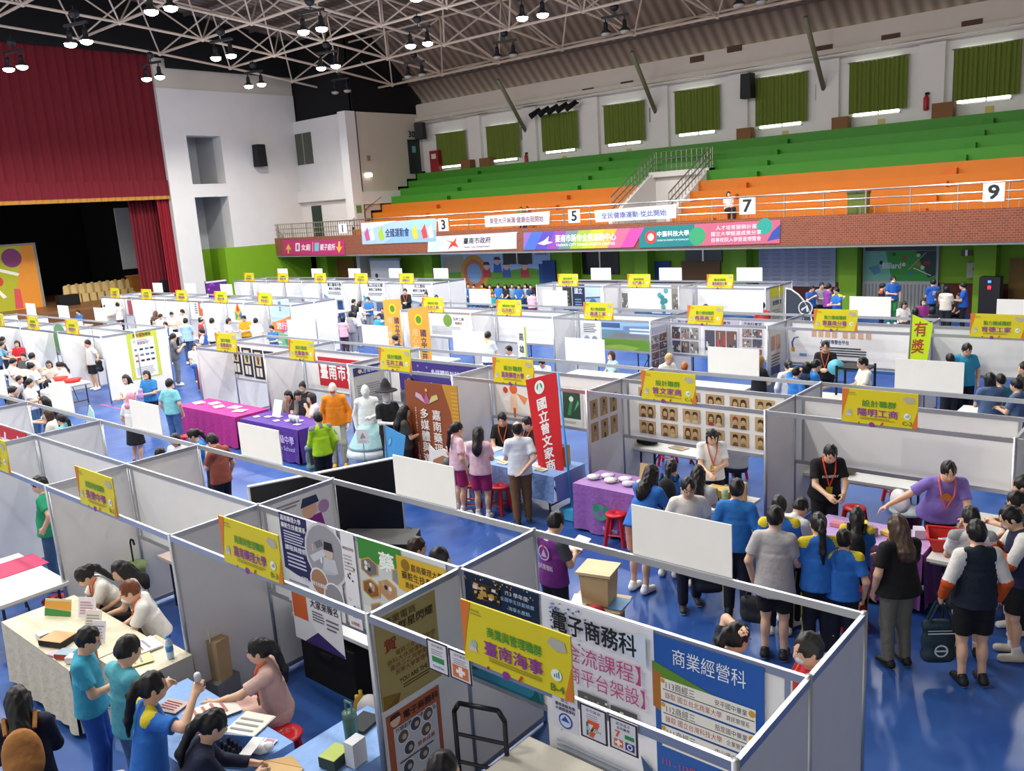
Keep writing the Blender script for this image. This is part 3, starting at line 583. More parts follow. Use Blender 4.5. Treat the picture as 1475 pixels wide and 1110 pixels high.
def d3(f):
    f.rect(0, .78, .52, 1, '3e8a34').rect(.5, .2, 1, .55, '24201f').rect(0, 0, 1, .3, 'dfe0e2')
    f.text('藥', .23, .74, .45, .92, 'f2f6ee', .03)
    for x, y, c in ((.12, .72, '6d6d72'), (.32, .55, 'b58a68'), (.12, .5, '8a5a30'), (.5, .72, '7a8a94'), (.2, .28, '8d8078'), (.38, .3, '5f6168')):
        h = [(x+.12*math.cos(PI/3*i+.5), y+.105*math.sin(PI/3*i+.5)) for i in range(6)]; f.poly(h, 'c99a3a'); f.poly([(x+(a-x)*.86, y+(b_-y)*.86) for a, b_ in h], c)
        for i in range(4): f.disc(x+random.uniform(-.05, .05), y+random.uniform(-.05, .05), .02, random.choice(['2a2522', 'e5ded6', 'b89c84']))
    f.poly([(.47, .62), (.47, .95), (1, .95), (1, .58), (.94, .56)], 'd2a92a').disc(.57, .87, .05, '8a6a1a').text('嘉南藥理大學', .63, .83, .97, .9, '4a3a10').text('藥粧生技產業系', .52, .73, .97, .81, '3a2a0c', .02).text('進修二技單獨招生', .55, .65, .95, .71, '4a2a10').text('全國首創', .54, .48, .82, .54, 'f0eee8').text('特色', .46, .24, .58, .3, '2e2e33').text('藥粧／健康', .46, .16, .7, .21, 'a8552f').lines(.46, .05, .7, .13, 3, '7d7d82')
on_y('poster', 'hexagon photo poster with gold title label in booth B-3', (514, 772), (600, 890), yS, 'cfd2cf', d3, x1=2.86, z0=1.02)
def d4(f):
    f.poly([(.02, .45), (.02, .98), (.32, .98), (.32, .45)], 'd4622c').lines(.42, .52, .7, .74, 4, '55555c').poly([(.2, .0), (.5, .3), (1, .05), (1, 0)], '3a2466').text('大家來報名', .4, .78, .95, .95, '3f3f48').lines(.7, .45, .95, .7, 3, '6a6a72')
on_y('hanging_notice', 'white sheet with orange block hanging below the rear panel of booth B-3', (418, 846), (492, 900), .96, 'e3e2e6', d4, cat='poster', z0=.62)
def d5(f):
    f.poly([(.35, .2), (.45, .6), (.8, .62), (.9, .1), (.6, 0)], '8f2f8a').disc(.6, .72, .13, 'e3b79a').poly([(.45, .78), (.78, .8), (.74, .92), (.5, .92)], '2e3a5c').poly([(.02, .4), (.0, .62), (.22, .7), (.26, .45)], '3f9aa2').poly([(.22, .38), (.45, .3), (.47, .38), (.24, .5)], 'e0b498').text('清潔中', .03, .5, .22, .62, 'eaf4f4').disc(.85, .7, .1, 'b58fb8').lines(.05, .85, .45, .95, 2, '8a8a90')
on_x('poster', 'poster of a woman in purple holding a teal sign in booth B-3', (392, 726), (480, 746), .012, 'e4e3e4', d5, z0=1.2)
# ---- booth B-4
def d6(f):
    for i in range(26): f.disc(random.random(), random.uniform(.72, 1), .008, random.choice(['d8b84a', 'c9dbe8', 'b8842c']))
    f.photo(.12, .22, .5, .8, '3a3024', ('d8b890', 'c8a04a', '1c1a1a', 'e8e0d4', '8f2f28'), 34)
    f.text('113 學年度', .55, .66, .92, .82, 'e6eef5', .01).text('全國學生技藝競賽', .5, .44, .97, .58, '9fbfe0', .01).text('-海事水產類-', .56, .18, .95, .32, 'a8c8e4', .01)
on_y('poster', 'navy competition poster with gold stars and group photo in booth B-4', (668, 822), (777, 900), yS, '152743', d6)
def d7(f):
    f.rect(.02, .04, .98, 1, '2a7f9c').rect(.08, .3, .44, .98, '4aa6bd').rect(.5, .25, .94, .98, '4aa6bd').lines(.12, .4, .4, .9, 9, '1c5f78').lines(.56, .4, .9, .85, 5, '1c5f78').poly([(.8, 0), (.98, .02), (.92, .22), (.88, .08)], '155a5c').poly([(.02, .1), (.1, .3), (.14, .12)], '1f4f4a').disc(.12, .28, .03, 'c9683a')
on_y('poster', 'teal sea themed poster below the B-4 header sign', (668, 866), (785, 1052), yS, '1e6a86', d7, z0=1.03)
def d8(f):
    for i in range(22): f.poly([(a+random.uniform(-.02, .02), b_+random.uniform(-.01, .01)) for a, b_ in [(.12+.2*random.random()**2, .99-.16*random.random())]*3], '3f6a9a')
    for i in range(30):
        x, y = .08+.35*random.random()**2, .98-.2*random.random()**1.5; f.poly([(x, y), (x+.03, y+.008), (x+.02, y-.008)], random.choice(['38628f', '7fa0c4', '24466e']))
    for i in range(30):
        x, y = .08+.06*random.random(), .98-.75*random.random(); f.poly([(x, y), (x+.03, y+.01), (x+.02, y-.01)], random.choice(['7fa0c4', 'a9c0da']))
    f.poly([(.6, .9), (.95, .8), (.95, .98)], 'cfdcea').text('電子商務科', .12, .835, .87, .95, '1d1f26', .026, False).text('【金流課程】', .16, .685, .9, .79, 'b5417e', .0, False).text('【電商平台架設】', .06, .565, .93, .665, 'b5417e', .0, False)
    f.photo(.33, .44, .6, .53, '55565a', n=14).photo(.63, .42, .86, .52, '4d4f52', n=14); f.poly([(.88, .3), (.98, .24), (.98, .14), (.9, .22)], '2c4f7c').lines(.1, .08, .85, .2, 4, '9aa4b5')
on_y('poster', 'white poster with large black and magenta characters in booth B-4', (779, 857), (941, 1000), yS-.002, 'e2e3ea', d8, x1=PY(941, 910, yS)[0], z0=.55)
def d9(f):
    f.poly([(0, .86), (.45, .8), (.9, .74), (.9, .7), (0, .7)], '5f8a2a').poly([(0, .62), (.09, .6), (.09, .8), (0, .82)], 'a86a2c').text('商業經營科', .2, .87, .85, .96, 'e4eaf4', .006)
    for k, (a, b_, c, d) in enumerate((('113商經三', '安平國中畢業', '錄取 國立台北商業大學', '資訊管理系'), ('112商經三', '茄萣國中畢業', '錄取 國立台灣科技大學', '企業管理系'), ('111商經三', '中山國中畢業', '錄取 國立雲林科技大學', '資訊管理系'))):
        y = .67-.125*k; f.rect(.08, y, .93, y+.115, 'e6e3da').rect(.1, y+.055, .92, y+.06, '4a4a4a').text(a, .13, y+.062, .4, y+.108, '26262a', .004).text(b_, .58, y+.062, .86, y+.108, '26262a', .004).text(c, .12, y+.008, .64, y+.05, 'a33a34', .004).text(d, .68, y+.008, .88, y+.05, '26262a', .004).disc(.9, y+.09, .03, 'c9983a').disc(.1, y+.1, .022, 'c9983a')
    f.text('111 - 113學年度全國專題製作', .08, .31, .95, .37, 'c04a6a', .004).text('連續獲得第一名', .3, .24, .95, .3, 'c04a6a', .004)
    f.rect(0, 0, 1, .22, '3a4a6a').photo(.06, .1, .48, .21, '7d8288', n=18).photo(.54, .08, .98, .2, '8d8f92', n=18).photo(.06, .0, .34, .09, '8a8c92', n=12).photo(.5, .0, .95, .07, '6d7076', n=12)
on_y('poster', 'blue honour poster with three gold medals in booth B-4', (938, 911), (1098, 1060), yS, '2358a8', d9, x1=PY(1101, 965, yS)[0], z0=.5)
def d10(f):
    f.text('商業電商', .1, .88, .7, .97, '3b2a12', .012).text('群星閃耀', .34, .765, .95, .865, '3b2a12', .015).text('賀', .06, .6, .36, .74, '8f3a1c', .03).text('電商三甲同學榮登', .28, .52, .95, .58, '7a5226', .0).text('商科大休閒運動健康', .1, .45, .95, .51, '8a4a2a', .0).text('電商三乙同學榮登', .1, .38, .95, .44, '7a5226', .0).text('長榮大學管理學系', .25, .31, .9, .37, '8a4a2a', .0).text('YOU ARE THE BEST', .3, .2, .95, .25, '4a3c1c').lines(.35, .13, .9, .19, 2, '5d4a20').poly([(.02, .0), (.3, .1), (.25, .0)], '7a5a14').poly([(.02, .0), (.02, .16), (.3, .1)], '8d6a1a')
on_x('poster', 'crinkled gold congratulation poster on the side wall beside booth B-4', (538, 895), (632, 920), 3.012, 'a8975a', d10, z0=PX(552, 1031, 3.012)[2]+.03)
def d11(f):
    f.rect(.1, .02, .92, .8, 'd2d4d8').text('電子商務科', .3, .85, .97, .95, '2a1c14', .02).disc(.15, .9, .09, 'e8c8a8').poly([(.05, .92), (.26, .93), (.22, .99), (.08, .98)], '3a2018').text('行銷創意實作學生作品', .14, .73, .9, .79, '3a3a40').text('發表成果', .5, .38, .85, .44, 'a8433a')
    for x, y in ((.26, .64), (.5, .7), (.74, .72), (.35, .45), (.68, .54), (.3, .22), (.6, .25)): f.disc(x, y, .11, 'ececee').disc(x, y, .095, random.choice(['5a5a5e', '6d5a50', '4a4f58'])).disc(x+.02, y-.01, .04, 'c9b8a8')
    f.lines(.15, .32, .85, .36, 1, '5a5a60')
on_x('poster', 'orange framed poster with round photos under the gold poster beside booth B-4', (556, 1034), (633, 1000), 3.012, 'b0603c', d11, z0=.42)
for k, (tl, br, top, c, lb) in enumerate((((614, 918), (648, 975), '合作廠商', '2e8a4a', 'green brand card'), ((646, 932), (681, 988), '合作廠商', 'd27438', 'orange cross card'), ((795, 994), (834, 1060), '國立', 'd8d8da', 'round blue school crest card'), ((835, 1010), (876, 1075), '合作廠商', 'd8582c', 'red numeral seven card'), ((877, 1029), (920, 1092), '產學攜手', '4a3a6a', 'four logo card'))):
    def dc(f, k=k, top=top, c=c):
        if k != 2: f.rect(0, 0, 1, 1, '352c3a').rect(.07, .05, .93, .95, 'd6d4d8')
        f.text(top, .2, .8, .8, .9, '3a3440', .01)
        if k == 0: f.lines(.2, .56, .8, .76, 3, '9a8a90').rect(.22, .32, .8, .5, '2e8a4a').rect(.25, .14, .75, .22, 'c9d6e0').text('FamilyMart', .25, .12, .78, .22, '2f6f9f')
        if k == 1: f.lines(.2, .56, .8, .76, 3, '9a8a90').rect(.14, .1, .86, .52, 'd27438').rect(.42, .16, .58, .48, 'f3ece6').rect(.3, .26, .7, .38, 'f3ece6')
        if k == 2: f.text('臺南高級海事', .12, .66, .9, .76, '4a4a60').text('水產職業學校', .12, .54, .9, .64, '4a4a60').disc(.5, .28, .27, '2f3f8a').disc(.5, .28, .22, 'c9cfe0').poly([(.32, .26), (.68, .26), (.5, .42)], '2f4f9a')
        if k == 3: f.lines(.25, .6, .75, .78, 3, 'a89aa0').text('7', .28, .1, .72, .55, 'd8582c', .06).rect(.22, .1, .3, .5, '2f7a5a').rect(.24, .26, .78, .36, 'e8e8e6').text('ELEVEN', .26, .27, .76, .35, '2f7a5a')
        if k == 4:
            f.text('合作廠商', .2, .68, .8, .77, '3a3440').text('7', .2, .42, .4, .62, 'd8582c', .05).rect(.55, .45, .88, .58, '2e8a4a').rect(.16, .12, .48, .36, 'd27438').rect(.28, .15, .36, .33, 'f3ece6').rect(.2, .21, .44, .27, 'f3ece6').rect(.56, .12, .88, .36, '3a3a72').disc(.72, .24, .1, 'dfe3ee').disc(.72, .24, .06, '3a3a72')
    on_y('logo_card', 'small white framed card on the B-4 front rail, %s' % lb, tl, br, -.025, 'd6d4d8', dc, 'sign', 'partner cards on the front rail')
# red banner in the far left booth
on_y('poster', 'red banner with white characters at the left edge of the nearest booth row', (-40, 600), (25, 640), .975, 'c4202a', lambda f: f.text('聖功女中', .05, .2, .98, .85, 'f0ece8', .03), x1=-6.3, z0=1.35)
# ---- second row
yT = 8.035
for k, (u, v) in enumerate(((347, 500), (363, 503), (379, 505), (331, 497))):
    def df(f, k=k): f.rect(.2, .45, .8, .92, 'c7b99a').rect(.2, .08, .46, .38, 'd6d3cc').rect(.54, .08, .8, .38, 'd6d3cc').disc(.5, .7, .2, ('4f7a3a', 'a8843a', '3a5a8a', '8a3a3a')[k]).poly([(.4, .5), (.6, .5), (.55, .75), (.45, .75)], '2c2a28')
    a = PY(u, v, yT); on_y('framed_picture', 'black mounted picture, %s, on the rear panel of the left end booth' % ('second from left', 'third from left', 'rightmost', 'leftmost')[k], (u, v), (u+13, v+34), yT, '1c1b1d', df, 'picture', 'black mounted pictures', x1=a[0]+.43, z0=a[2]-.75)
def dr(f): 
    for i, ch in enumerate('臺南市光華'): f.text(ch, .04+.19*i, .25, .2+.19*i, .8, 'ece8e6', .03)
on_y('hanging_banner', 'red cloth banner with white brush characters in the second booth row', (457, 513), (526, 565), yT, 'b81d28', dr, 'banner', x1=PY(526, 530, yT)[0], z0=1.15, th=.01)
def dg(f): f.rect(0, .8, 1, 1, '34346e').disc(.2, .9, .05, 'd8b84a').lines(.08, .1, .92, .6, 9, '8a8a8c').text('人才培育計畫', .2, .84, .9, .95, 'd0d0e8')
on_x('poster', 'grey plan poster with navy top on the side wall left of the purple banner', (508, 531), (556, 560), -5.988, 'b3b3b2', dg, z0=1.0)
def dp(f):
    for i in range(30): f.disc(random.random(), random.random(), .012, random.choice(['6a5ab8', '8f6ac0', '3a3a8a', 'c98ad0']))
    f.text('國立玉井工商', .06, .22, .97, .5, 'd9c432', .04).text('多媒體設計科', .3, .72, .92, .85, 'cfcaea')
on_y('hanging_banner', 'deep purple banner with yellow characters in the second booth row', (573, 518), (655, 580), yT, '3a2f7a', dp, 'banner', x1=-3.3, z0=1.1)
def dq(k):
    def f_(f):
        f.rect(.04, .04, .96, .96, ('dcd8d0', 'e2ded8', 'd7dbe2', 'cdd3cc')[k])
        if k == 0: f.rect(.12, .25, .86, .9, 'cfc4da').poly([(.3, .3), (.72, .3), (.66, .62), (.36, .62)], 'b0b98a').disc(.5, .72, .16, 'e8dcc4').poly([(.3, .7), (.72, .7), (.64, .9), (.36, .9)], '7da05a').poly([(.34, .3), (.48, .3), (.45, .08), (.38, .08)], 'a8b080').poly([(.5, .3), (.66, .3), (.6, .08), (.53, .08)], 'a8b080')
        if k == 1: f.poly([(.4, .2), (.62, .2), (.6, .75), (.45, .75)], 'e8c8a8').disc(.52, .8, .11, 'd8662c').poly([(.2, .5), (.45, .7), (.4, .45)], 'efe9e2').poly([(.6, .7), (.9, .6), (.8, .4)], 'e0905a').disc(.3, .75, .07, 'c84a2c').poly([(.5, .05), (.55, .05), (.56, .3), (.49, .3)], 'c0552c')
        if k == 2: f.rect(.04, .8, .96, .96, '4a78b0').text('多媒體設計', .1, .84, .9, .93, 'e8eef5').disc(.7, .62, .14, '9aa0a8').lines(.1, .1, .9, .45, 8, '8a94a4')
        if k == 3: f.rect(.12, .22, .9, .92, '2c4a38').poly([(.3, .3), (.5, .8), (.6, .75), (.45, .3)], '3f8a5a').poly([(.6, .4), (.8, .7), (.84, .6)], '58b078').disc(.5, .7, .1, 'd8e2d8')
        f.lines(.12, .1, .8, .17, 2, '9a968e')
    return f_
for k, (u0, v0, u1, lb) in enumerate(((660, 538, 706, 'tall poster of a green haired drawn figure'), (712, 546, 764, 'tall white poster with an orange flower drawing'), (768, 548, 800, 'tall pale blue poster with small print'), (806, 555, 838, 'tall poster with a dark green picture'))):
    on_y('tall_poster', lb+' behind the blue cloth table', (u0, v0), (u1, v0+70), yT, 'd8d4cc', dq(k), group=None, x1=PY(u1, v0, yT)[0], z0=1.02)
KR = 'b79a70'
def portrait(k):
    rr = random.Random(k)
    def f_(f):
        for x in ((.29, .72) if k < 100 else (.5,)):
            f.poly([(x-.16, 0), (x+.16, 0), (x+.1, .26), (x-.1, .26)], rr.choice(['5a4028', 'cbb48c', '6a4a32', '9a3a2c' if k in (3, 9) else '8a6a48'])).disc(x, .5, .13, '3a281a').disc(x, .48, .118, 'c8a878')
            hc_ = rr.choice(['3a281a', '4a3220', '5a4028', '8a3a28' if k == 10 else '3a281a']); f.poly([(x-.14, .56), (x-.05, .66), (x+.06, .64), (x+.14, .56), (x+.13, .8), (x, .88), (x-.13, .8)], hc_)
            f.disc(x-.05, .5, .016, '3a281a').disc(x+.05, .5, .016, '3a281a').rect(x-.04, .36, x+.04, .385, '7a4030')
            if rr.random() < .4: f.poly([(x-.17, .2), (x-.12, .2), (x-.12, .62), (x-.16, .6)], hc_).poly([(x+.17, .2), (x+.12, .2), (x+.12, .62), (x+.16, .6)], hc_)
    return f_
for r_ in range(3):
    for c_ in range(6):
        x = .34+.41*c_; z = (1.67, 1.39, 1.11)[r_]; k = r_*6+c_
        sheet_thing('portrait_card', 'brown two face portrait card in booth C-3, %s row, %s from left' % (('top', 'middle', 'bottom')[r_], ORD[c_]), 'picture', (x, yT, z), X_, Z_, .31, .22, KR, portrait(k), 'drawn portrait cards in booth C-3')
for r_ in range(2):
    for c_ in range(3):
        sheet_thing('portrait_card', 'narrow brown one face card on the C-3 side wall, %s row, %s' % (('upper', 'lower')[r_], ORD[c_]), 'picture', (.012, 7.12+.28*c_, (1.5, 1.12)[r_]), Y_, Z_, .2, .31, KR, portrait(100+k+r_*3+c_), 'drawn portrait cards on the side wall')
# ---- third row
yU = 15.035
def dcamp(f): f.rect(0, .7, 1, 1, '8fb4d8').poly([(.35, .5), (.35, .85), (.95, .9), (1, .45)], '6f8fb0').rect(.45, .6, .9, .66, 'd8e2ea').rect(.45, .72, .9, .78, 'd8e2ea').poly([(0, .35), (.3, .62), (.95, .5), (1, .35)], '7a7f80').rect(0, 0, 1, .38, '5f8a2c').poly([(0, .1), (.3, .2), (.6, .1), (.5, 0), (0, 0)], '7fa040').rect(0, .78, .3, .95, '3f5a8a')
on_y('poster', 'aerial photo poster of a campus with green lawn in the third booth row', (866, 462), (931, 508), yU, '6a8a9a', dcamp, x1=-3.25, z0=1.03)
on_y('poster', 'white poster of dark text lines left of the campus photo', (836, 460), (866, 506), yU, 'e6e8ea', lambda f: (f.lines(.15, .55, .85, .9, 5, '3f4348'), f.disc(.3, .3, .14, '9aa4b8'), f.disc(.7, .3, .14, '8a90a0')), z0=1.05)
def coll(n, m, t=''):
    def f_(f):
        f.rect(0, .86, 1, 1, 'b8b4c8')
        if t: f.text(t, .1, .88, .9, .97, '2f2c50')
        for i in range(n):
            for j in range(m): x0, y0 = .04+.93*i/n, .06+.78*j/m; f.photo(x0, y0, x0+.85/n, y0+.66/m, random.choice(['6a6460', '8c8680', '50505a', '7a5a50']), ('d8d2c8', '3a3838', 'b09a84', 'c8484a', '4a5a78'), 9)
    return f_
on_x('poster', 'photo collage on the side wall right of the campus photo', (936, 473), (962, 500), -3.088, 'c8c8cc', coll(2, 4), z0=.75)
for k, (u0, v0, u1, z0, n, m) in enumerate(((966, 459, 1008, 1.02, 3, 2), (1013, 460, 1064, 1.02, 3, 1), (1068, 462, 1100, 1.02, 2, 3))):
    on_y('poster', 'workshop photo collage, %s of three, behind the wide blank board' % ('left', 'middle', 'right')[k], (u0, v0), (u1, v0+45), yU, 'cfcfd8', coll(n, m, '汽車科實習' if k else '動力機械'), x1=min(PY(u1, v0, yU)[0], -.25), z0=z0)
def dbr(f): f.rect(.1, .55, .45, .85, 'c0907a').rect(.52, .55, .9, .85, 'c89a84').lines(.1, .25, .9, .5, 4, '8d6a58').rect(.1, .05, .9, .22, '5a5a7a')
on_x('poster', 'pale poster with two brown pictures on the side wall left of the robot arm poster', (1109, 475), (1125, 500), -.088, 'd8d3cc', dbr, z0=.8)
def drob(f):
    f.disc(.05, .93, .02, '8fa6c4').rect(.03, .4, .06, .5, 'd08a2c').poly([(.035, .5), (.03, .62), (.05, .74), (.06, .73), (.045, .62), (.05, .5)], '4a5a8a').poly([(.05, .74), (.09, .77), (.095, .75), (.055, .72)], '4a5a8a')
    for x in (.2, .255, .31, .365, .45, .51, .57, .63): f.rect(x, .78, x+.04, .92, 'cfa58a')
    f.text('人才培育整合平台', .27, .62, .5, .74, '3a4a7a').lines(.27, .35, .66, .58, 4, '4a4d58', .6).lines(.3, .1, .66, .3, 2, '4a4d58', .6).rect(0, 0, 1, .07, '2f5fa8').rect(.1, .3, .16, .37, '6a90c0')
on_y('poster', 'wide white poster with a small robot arm drawing in the third booth row', (1135, 470), (1300, 530), yU, 'e8e6e6', drob, x1=2.72, z0=.9)
on_y('poster', 'white poster with round green logo in the third booth row', (618, 452), (674, 493), yU, 'e6e7e8', lambda f: (f.disc(.5, .75, .12, '6f9a3a'), f.text('玉井工商', .62, .76, .96, .9, '3f4348'), f.text('電機科', .62, .58, .96, .7, 'a8705a'), f.lines(.05, .1, .9, .5, 6, '9aa0a4')), z0=1.05)
# ---- back rows
yV = 22.055
for k, (u0, u1, c, lb) in enumerate(((810, 823, '2e2c2c', 'black poster'), (824, 842, '1d2c4a', 'navy poster with white title'), (843, 864, '8fb0cc', 'sea bridge photo poster'), (868, 890, 'd3d2d0', 'white poster with portrait emblem'), (894, 908, 'c8c4c0', 'white poster with grey pictures'), (938, 965, 'dfe6e6', 'white poster with teal circles'), (967, 981, '8a8478', 'brown grey photo poster'))):
    def dk(f, k=k):
        if k == 1: f.text('國立', .2, .6, .8, .9, 'd8e0ea').lines(.2, .2, .8, .5, 3, '6f8ab0')
        elif k == 2: f.rect(0, .5, 1, 1, 'b8cede').poly([(0, .45), (1, .5), (1, .55), (0, .52)], '4a5a68').disc(.5, .3, .25, '3f6a94')
        elif k == 3: f.disc(.5, .55, .35, '5a5a58').disc(.5, .6, .2, 'c8c0b4')
        elif k == 5:
            for i in range(7): f.disc(random.uniform(.15, .85), random.uniform(.1, .85), .13, random.choice(['3f8a90', '5aa0a4', '2f6a74']))
        elif k in (4, 6): f.photo(.1, .1, .9, .7, n=12)
        else: f.lines(.2, .2, .8, .8, 4, '7a7672')
    a = PY(u0, 416, yV); sheet_thing('poster', lb+' in the back booth row', 'poster', (a[0], yV, .95), X_, Z_, PY(u1, 416, yV)[0]-a[0], .98, c, dk)
on_x('poster', 'yellow topped beige poster on the end wall of the back booth row', (1109, 416), (1128, 440), -3.288, 'b9b49c', lambda f: (f.rect(0, .8, 1, 1, 'c9c02a'), f.text('智慧製造', .2, .62, .85, .72, '3a3a34'), f.lines(.15, .1, .85, .55, 8, '8a8670')), z0=.5)
def tit(k):
    def f_(f): f.text(('國立臺南大學', '崑山科技大學', '化工群科')[k % 3], .1, .72, .9, .88, '25252a', .03).text('資訊工程學系', .1, .52, .9, .66, '25252a', .03).lines(.2, .3, .85, .46, 2, '55555c').poly([(.0, 0), (0, .3), (.2, .1), (.5, 0)], '5a9ac0')
    return f_
for k, x in enumerate((-26.6, -23.6, -20.6)):
    sheet_thing('poster', 'white poster with bold black title in the stage side back row, %s from the stage' % ORD[k], 'poster', (x, yV, 1.03), X_, Z_, 1.8, .9, 'dfe2e4', tit(k)); 
    sheet_thing('poster', 'narrow poster with dark picture beside the %s bold title poster' % ORD[k], 'poster', (x+1.95, yV, 1.03), X_, Z_, .7, .9, 'd8dade', lambda f, k=k: (f.rect(.1, .6, .9, .9, ('2a4f94', '55534f', '2f7ab0')[k]), f.disc(.5, .75, .15, 'd8dce4'), f.lines(.2, .2, .8, .5, 3, '4a4a52')))
for k, (x, c, lb) in enumerate(((-32.5, 'a84a5a', 'dusty red and white poster'), (-31.2, '6d6f6a', 'poster with grey rounded photos'), (-26.4, 'd8d8d8', 'white poster with an orange block'), (-23.6, 'e2e2e4', 'white poster with a bright kite shape'))):
    def ds(f, k=k):
        if k == 0: f.rect(0, .75, 1, 1, 'd8d6d6').lines(.1, .8, .9, .95, 2, '3a3a3c')
        elif k == 1: f.photo(.1, .1, .9, .9, 'c8c8c4', n=14)
        elif k == 2: f.rect(.3, .2, .75, .85, 'd0663a').disc(.52, .65, .1, 'e8e0d8').lines(.05, .3, .25, .8, 5, '5a6a8a')
        else: f.poly([(.3, .1), (.3, .5), (.5, .9), (.7, .5), (.7, .1)], 'd8b02c').poly([(.3, .1), (.3, .5), (.5, .3)], '3f9a5a').poly([(.7, .1), (.7, .5), (.5, .3)], '3a70b0').poly([(.4, .5), (.5, .9), (.6, .5)], 'c8402c')
    sheet_thing('poster', lb+' in the stage side third row', 'poster', (x, yU, 1.02), X_, Z_, 1.25, .93, c, ds)
def dl(f):
    f.rect(.12, .03, .88, .86, 'e3e3e4').text('應用植物課程', .2, .88, .8, .97, '4a3a1c', .02).rect(.42, .87, .55, .97, 'd88a2c').text('專題製作', .3, .72, .7, .77, '8a4a4a').lines(.18, .77, .8, .84, 2, '8a8a90').lines(.18, .08, .8, .26, 5, '9a9aa0')
    for x in (.25, .42, .6, .77):
        for y in (.38, .5, .62): f.rect(x-.06, y-.02, x+.06, y+.02, random.choice(['3a3a40', 'a04a3a', '5a6a8a', '26262a']))
on_x('poster', 'yellow bordered poster on the stage side end wall', (181, 480), (229, 505), -17.288, 'c5cc4a', dl, z0=.55)
on_y('poster', 'building photo poster in the stage side second row', (32, 480), (72, 520), yT, 'a5a4ac', lambda f: (f.poly([(0, 0), (0, 1), (.4, 1), (.55, 0)], '5a5a7a'), f.lines(.5, .3, .95, .7, 5, '8a8478'), f.disc(.6, .9, .1, '5a8a5a')), x1=-20.5, z0=.9)
on_y('hanging_banner', 'red banner edge behind the stage side second row', (126, 476), (166, 490), 9.0, 'c01f2a', None, 'banner', x1=-17.5, z0=1.6)
# ================================================================ free standing banners and flags
def quad_sheet(name, label, cat, pts, col, draw=None, pole=None):
    P = [np.asarray(p, float) for p in pts]  # TL TR BR BL
    t = thing(name, label, cat, (P[2]+P[3])/2*np.array((1, 1, 0))); L = np.array(t.location)
    P = [p-L for p in P]; U = P[2]-P[3]; W_ = np.linalg.norm(U); U /= W_; V = P[0]-P[3]; H_ = np.linalg.norm(V); V /= H_; N = np.cross(U, V); N /= np.linalg.norm(N)
    b = MB(); b.prism(P[::-1], -N*.006, mat(col, .6, 'banner')); b.build('banner_cloth', t)
    if draw: b = MB(); f = Face(P[3], U, V, W_, H_, b, .004); f.N = N; draw(f); b.build('printed_lettering', t)
    if pole: b = MB(); pole(b, P); b.build('pole', t)
    return t
B0 = PZ(826, 745); yb0 = B0[1]; pts = [PY(u, v, yb0) for u, v in ((757, 547), (802, 536), (812, 677), (778, 688))]
def drf(f): f.disc(.52, .875, .2, 'e8ebe6').disc(.52, .875, .12, '2f8a5a').poly([(.4, .82), (.52, .93), (.64, .82), (.52, .84)], 'dfe8e0').column('國立曾文家商', .22, .03, .82, .77, 'f0eceb', .03)
t = quad_sheet('banner_flag', 'tilted red vertical banner with white characters on a blue pole stand', 'banner', pts, 'c91f24', drf, lambda b, P: b.tube(P[1]+np.array((.02, 0, 0)), B0-np.array(((pts[2]+pts[3])/2*np.array((1, 1, 0)))), .02, mat('4f9fd8', .4)))
L = B0-np.array(t.location); MB().box((L[0], L[1], .09), (.42, .34, .16), mat('3fa4d4', .35), taper=.8).build('water_base', t)
pt = PZ(620, 553, 2.0); yb1 = pt[1]; a = PY(583, 556, yb1); c = PY(658, 551, yb1)
def dbw(f):
    f.poly([(.72, 1), (1, 1), (1, 0), (.9, 0), (.92, .4), (.85, .75)], 'c08a2c').poly([(0, 0), (0, .5), (.6, .0)], '7a2f26')
    for i in range(16): f.rect(.88, .4+.035*i, .99, .412+.035*i, 'd8a640')
    f.disc(.42, .93, .022, 'e8a860')
    for s_, cc in ((-1, 'c9a8c0'), (1, 'c9c07a')): f.poly([(.42+s_*.02, .8), (.42+s_*.22, .86), (.42+s_*.2, .9), (.42+s_*.1, .88)], cc)
    f.poly([(.36, .82), (.42, .91), (.48, .82), (.42, .8)], 'b05a90').column('嘉南藥理大學', .5, .12, .66, .76, 'ece4da', .015).column('多媒體與遊戲', .27, .12, .43, .76, 'ece4da', .02)
    for i, ch in enumerate('Department of Multimedia'): 
        if ch != ' ': f.text(ch, .17, .74-.024*i, .21, .756-.024*i, 'e4d4c8')
t = quad_sheet('pull_up_banner', 'brown pull up banner with three petal logo and white characters', 'banner', [(a[0], yb1, 2.02), (c[0], yb1, 2.02), (c[0], yb1, .08), (a[0], yb1, .08)], '8f4a26', dbw)
MB().box((0, 0, .04), (c[0]-a[0]+.05, .22, .08), ALU).build('base_cassette', t); MB().tube((0, .03, .08), (0, .03, 2.02), .012, ALU, 6).build('support_pole', t)
# cartoon horse board beside it
b = MB(); p = PZ(615, 672, .7); h = [(0, 0), (1.0, 0), (1.0, .35), (.92, .62), (.7, .8), (.42, .86), (.2, .8), (.06, .88), (.04, .7), (.0, .45)]
t = thing('cutout_board', 'brown cartoon animal cut out board at the foot of the brown banner', 'sign', (p[0]-.4, yb1-.15, 0)); MB().prism([(x*.95, 0, .05+y) for x, y in h], (0, .02, 0), mat('e8e2da', .6)).build('board', t)
b = MB(); f = Face((0, -.004, .05), X_, Z_, .95, .9, b); f.poly([(.06, .0), (.94, 0), (.94, .35), (.85, .6), (.66, .78), (.4, .82), (.15, .7), (.06, .4)], 'a8764e').poly([(.12, 0), (.9, 0), (.88, .4), (.6, .55), (.25, .5)], 'e8cdb0').disc(.35, .3, .05, '3a241a').disc(.66, .3, .05, '3a241a'); b.build('printed_drawing', t)
B1 = PZ(562, 765); y1 = B1[1]
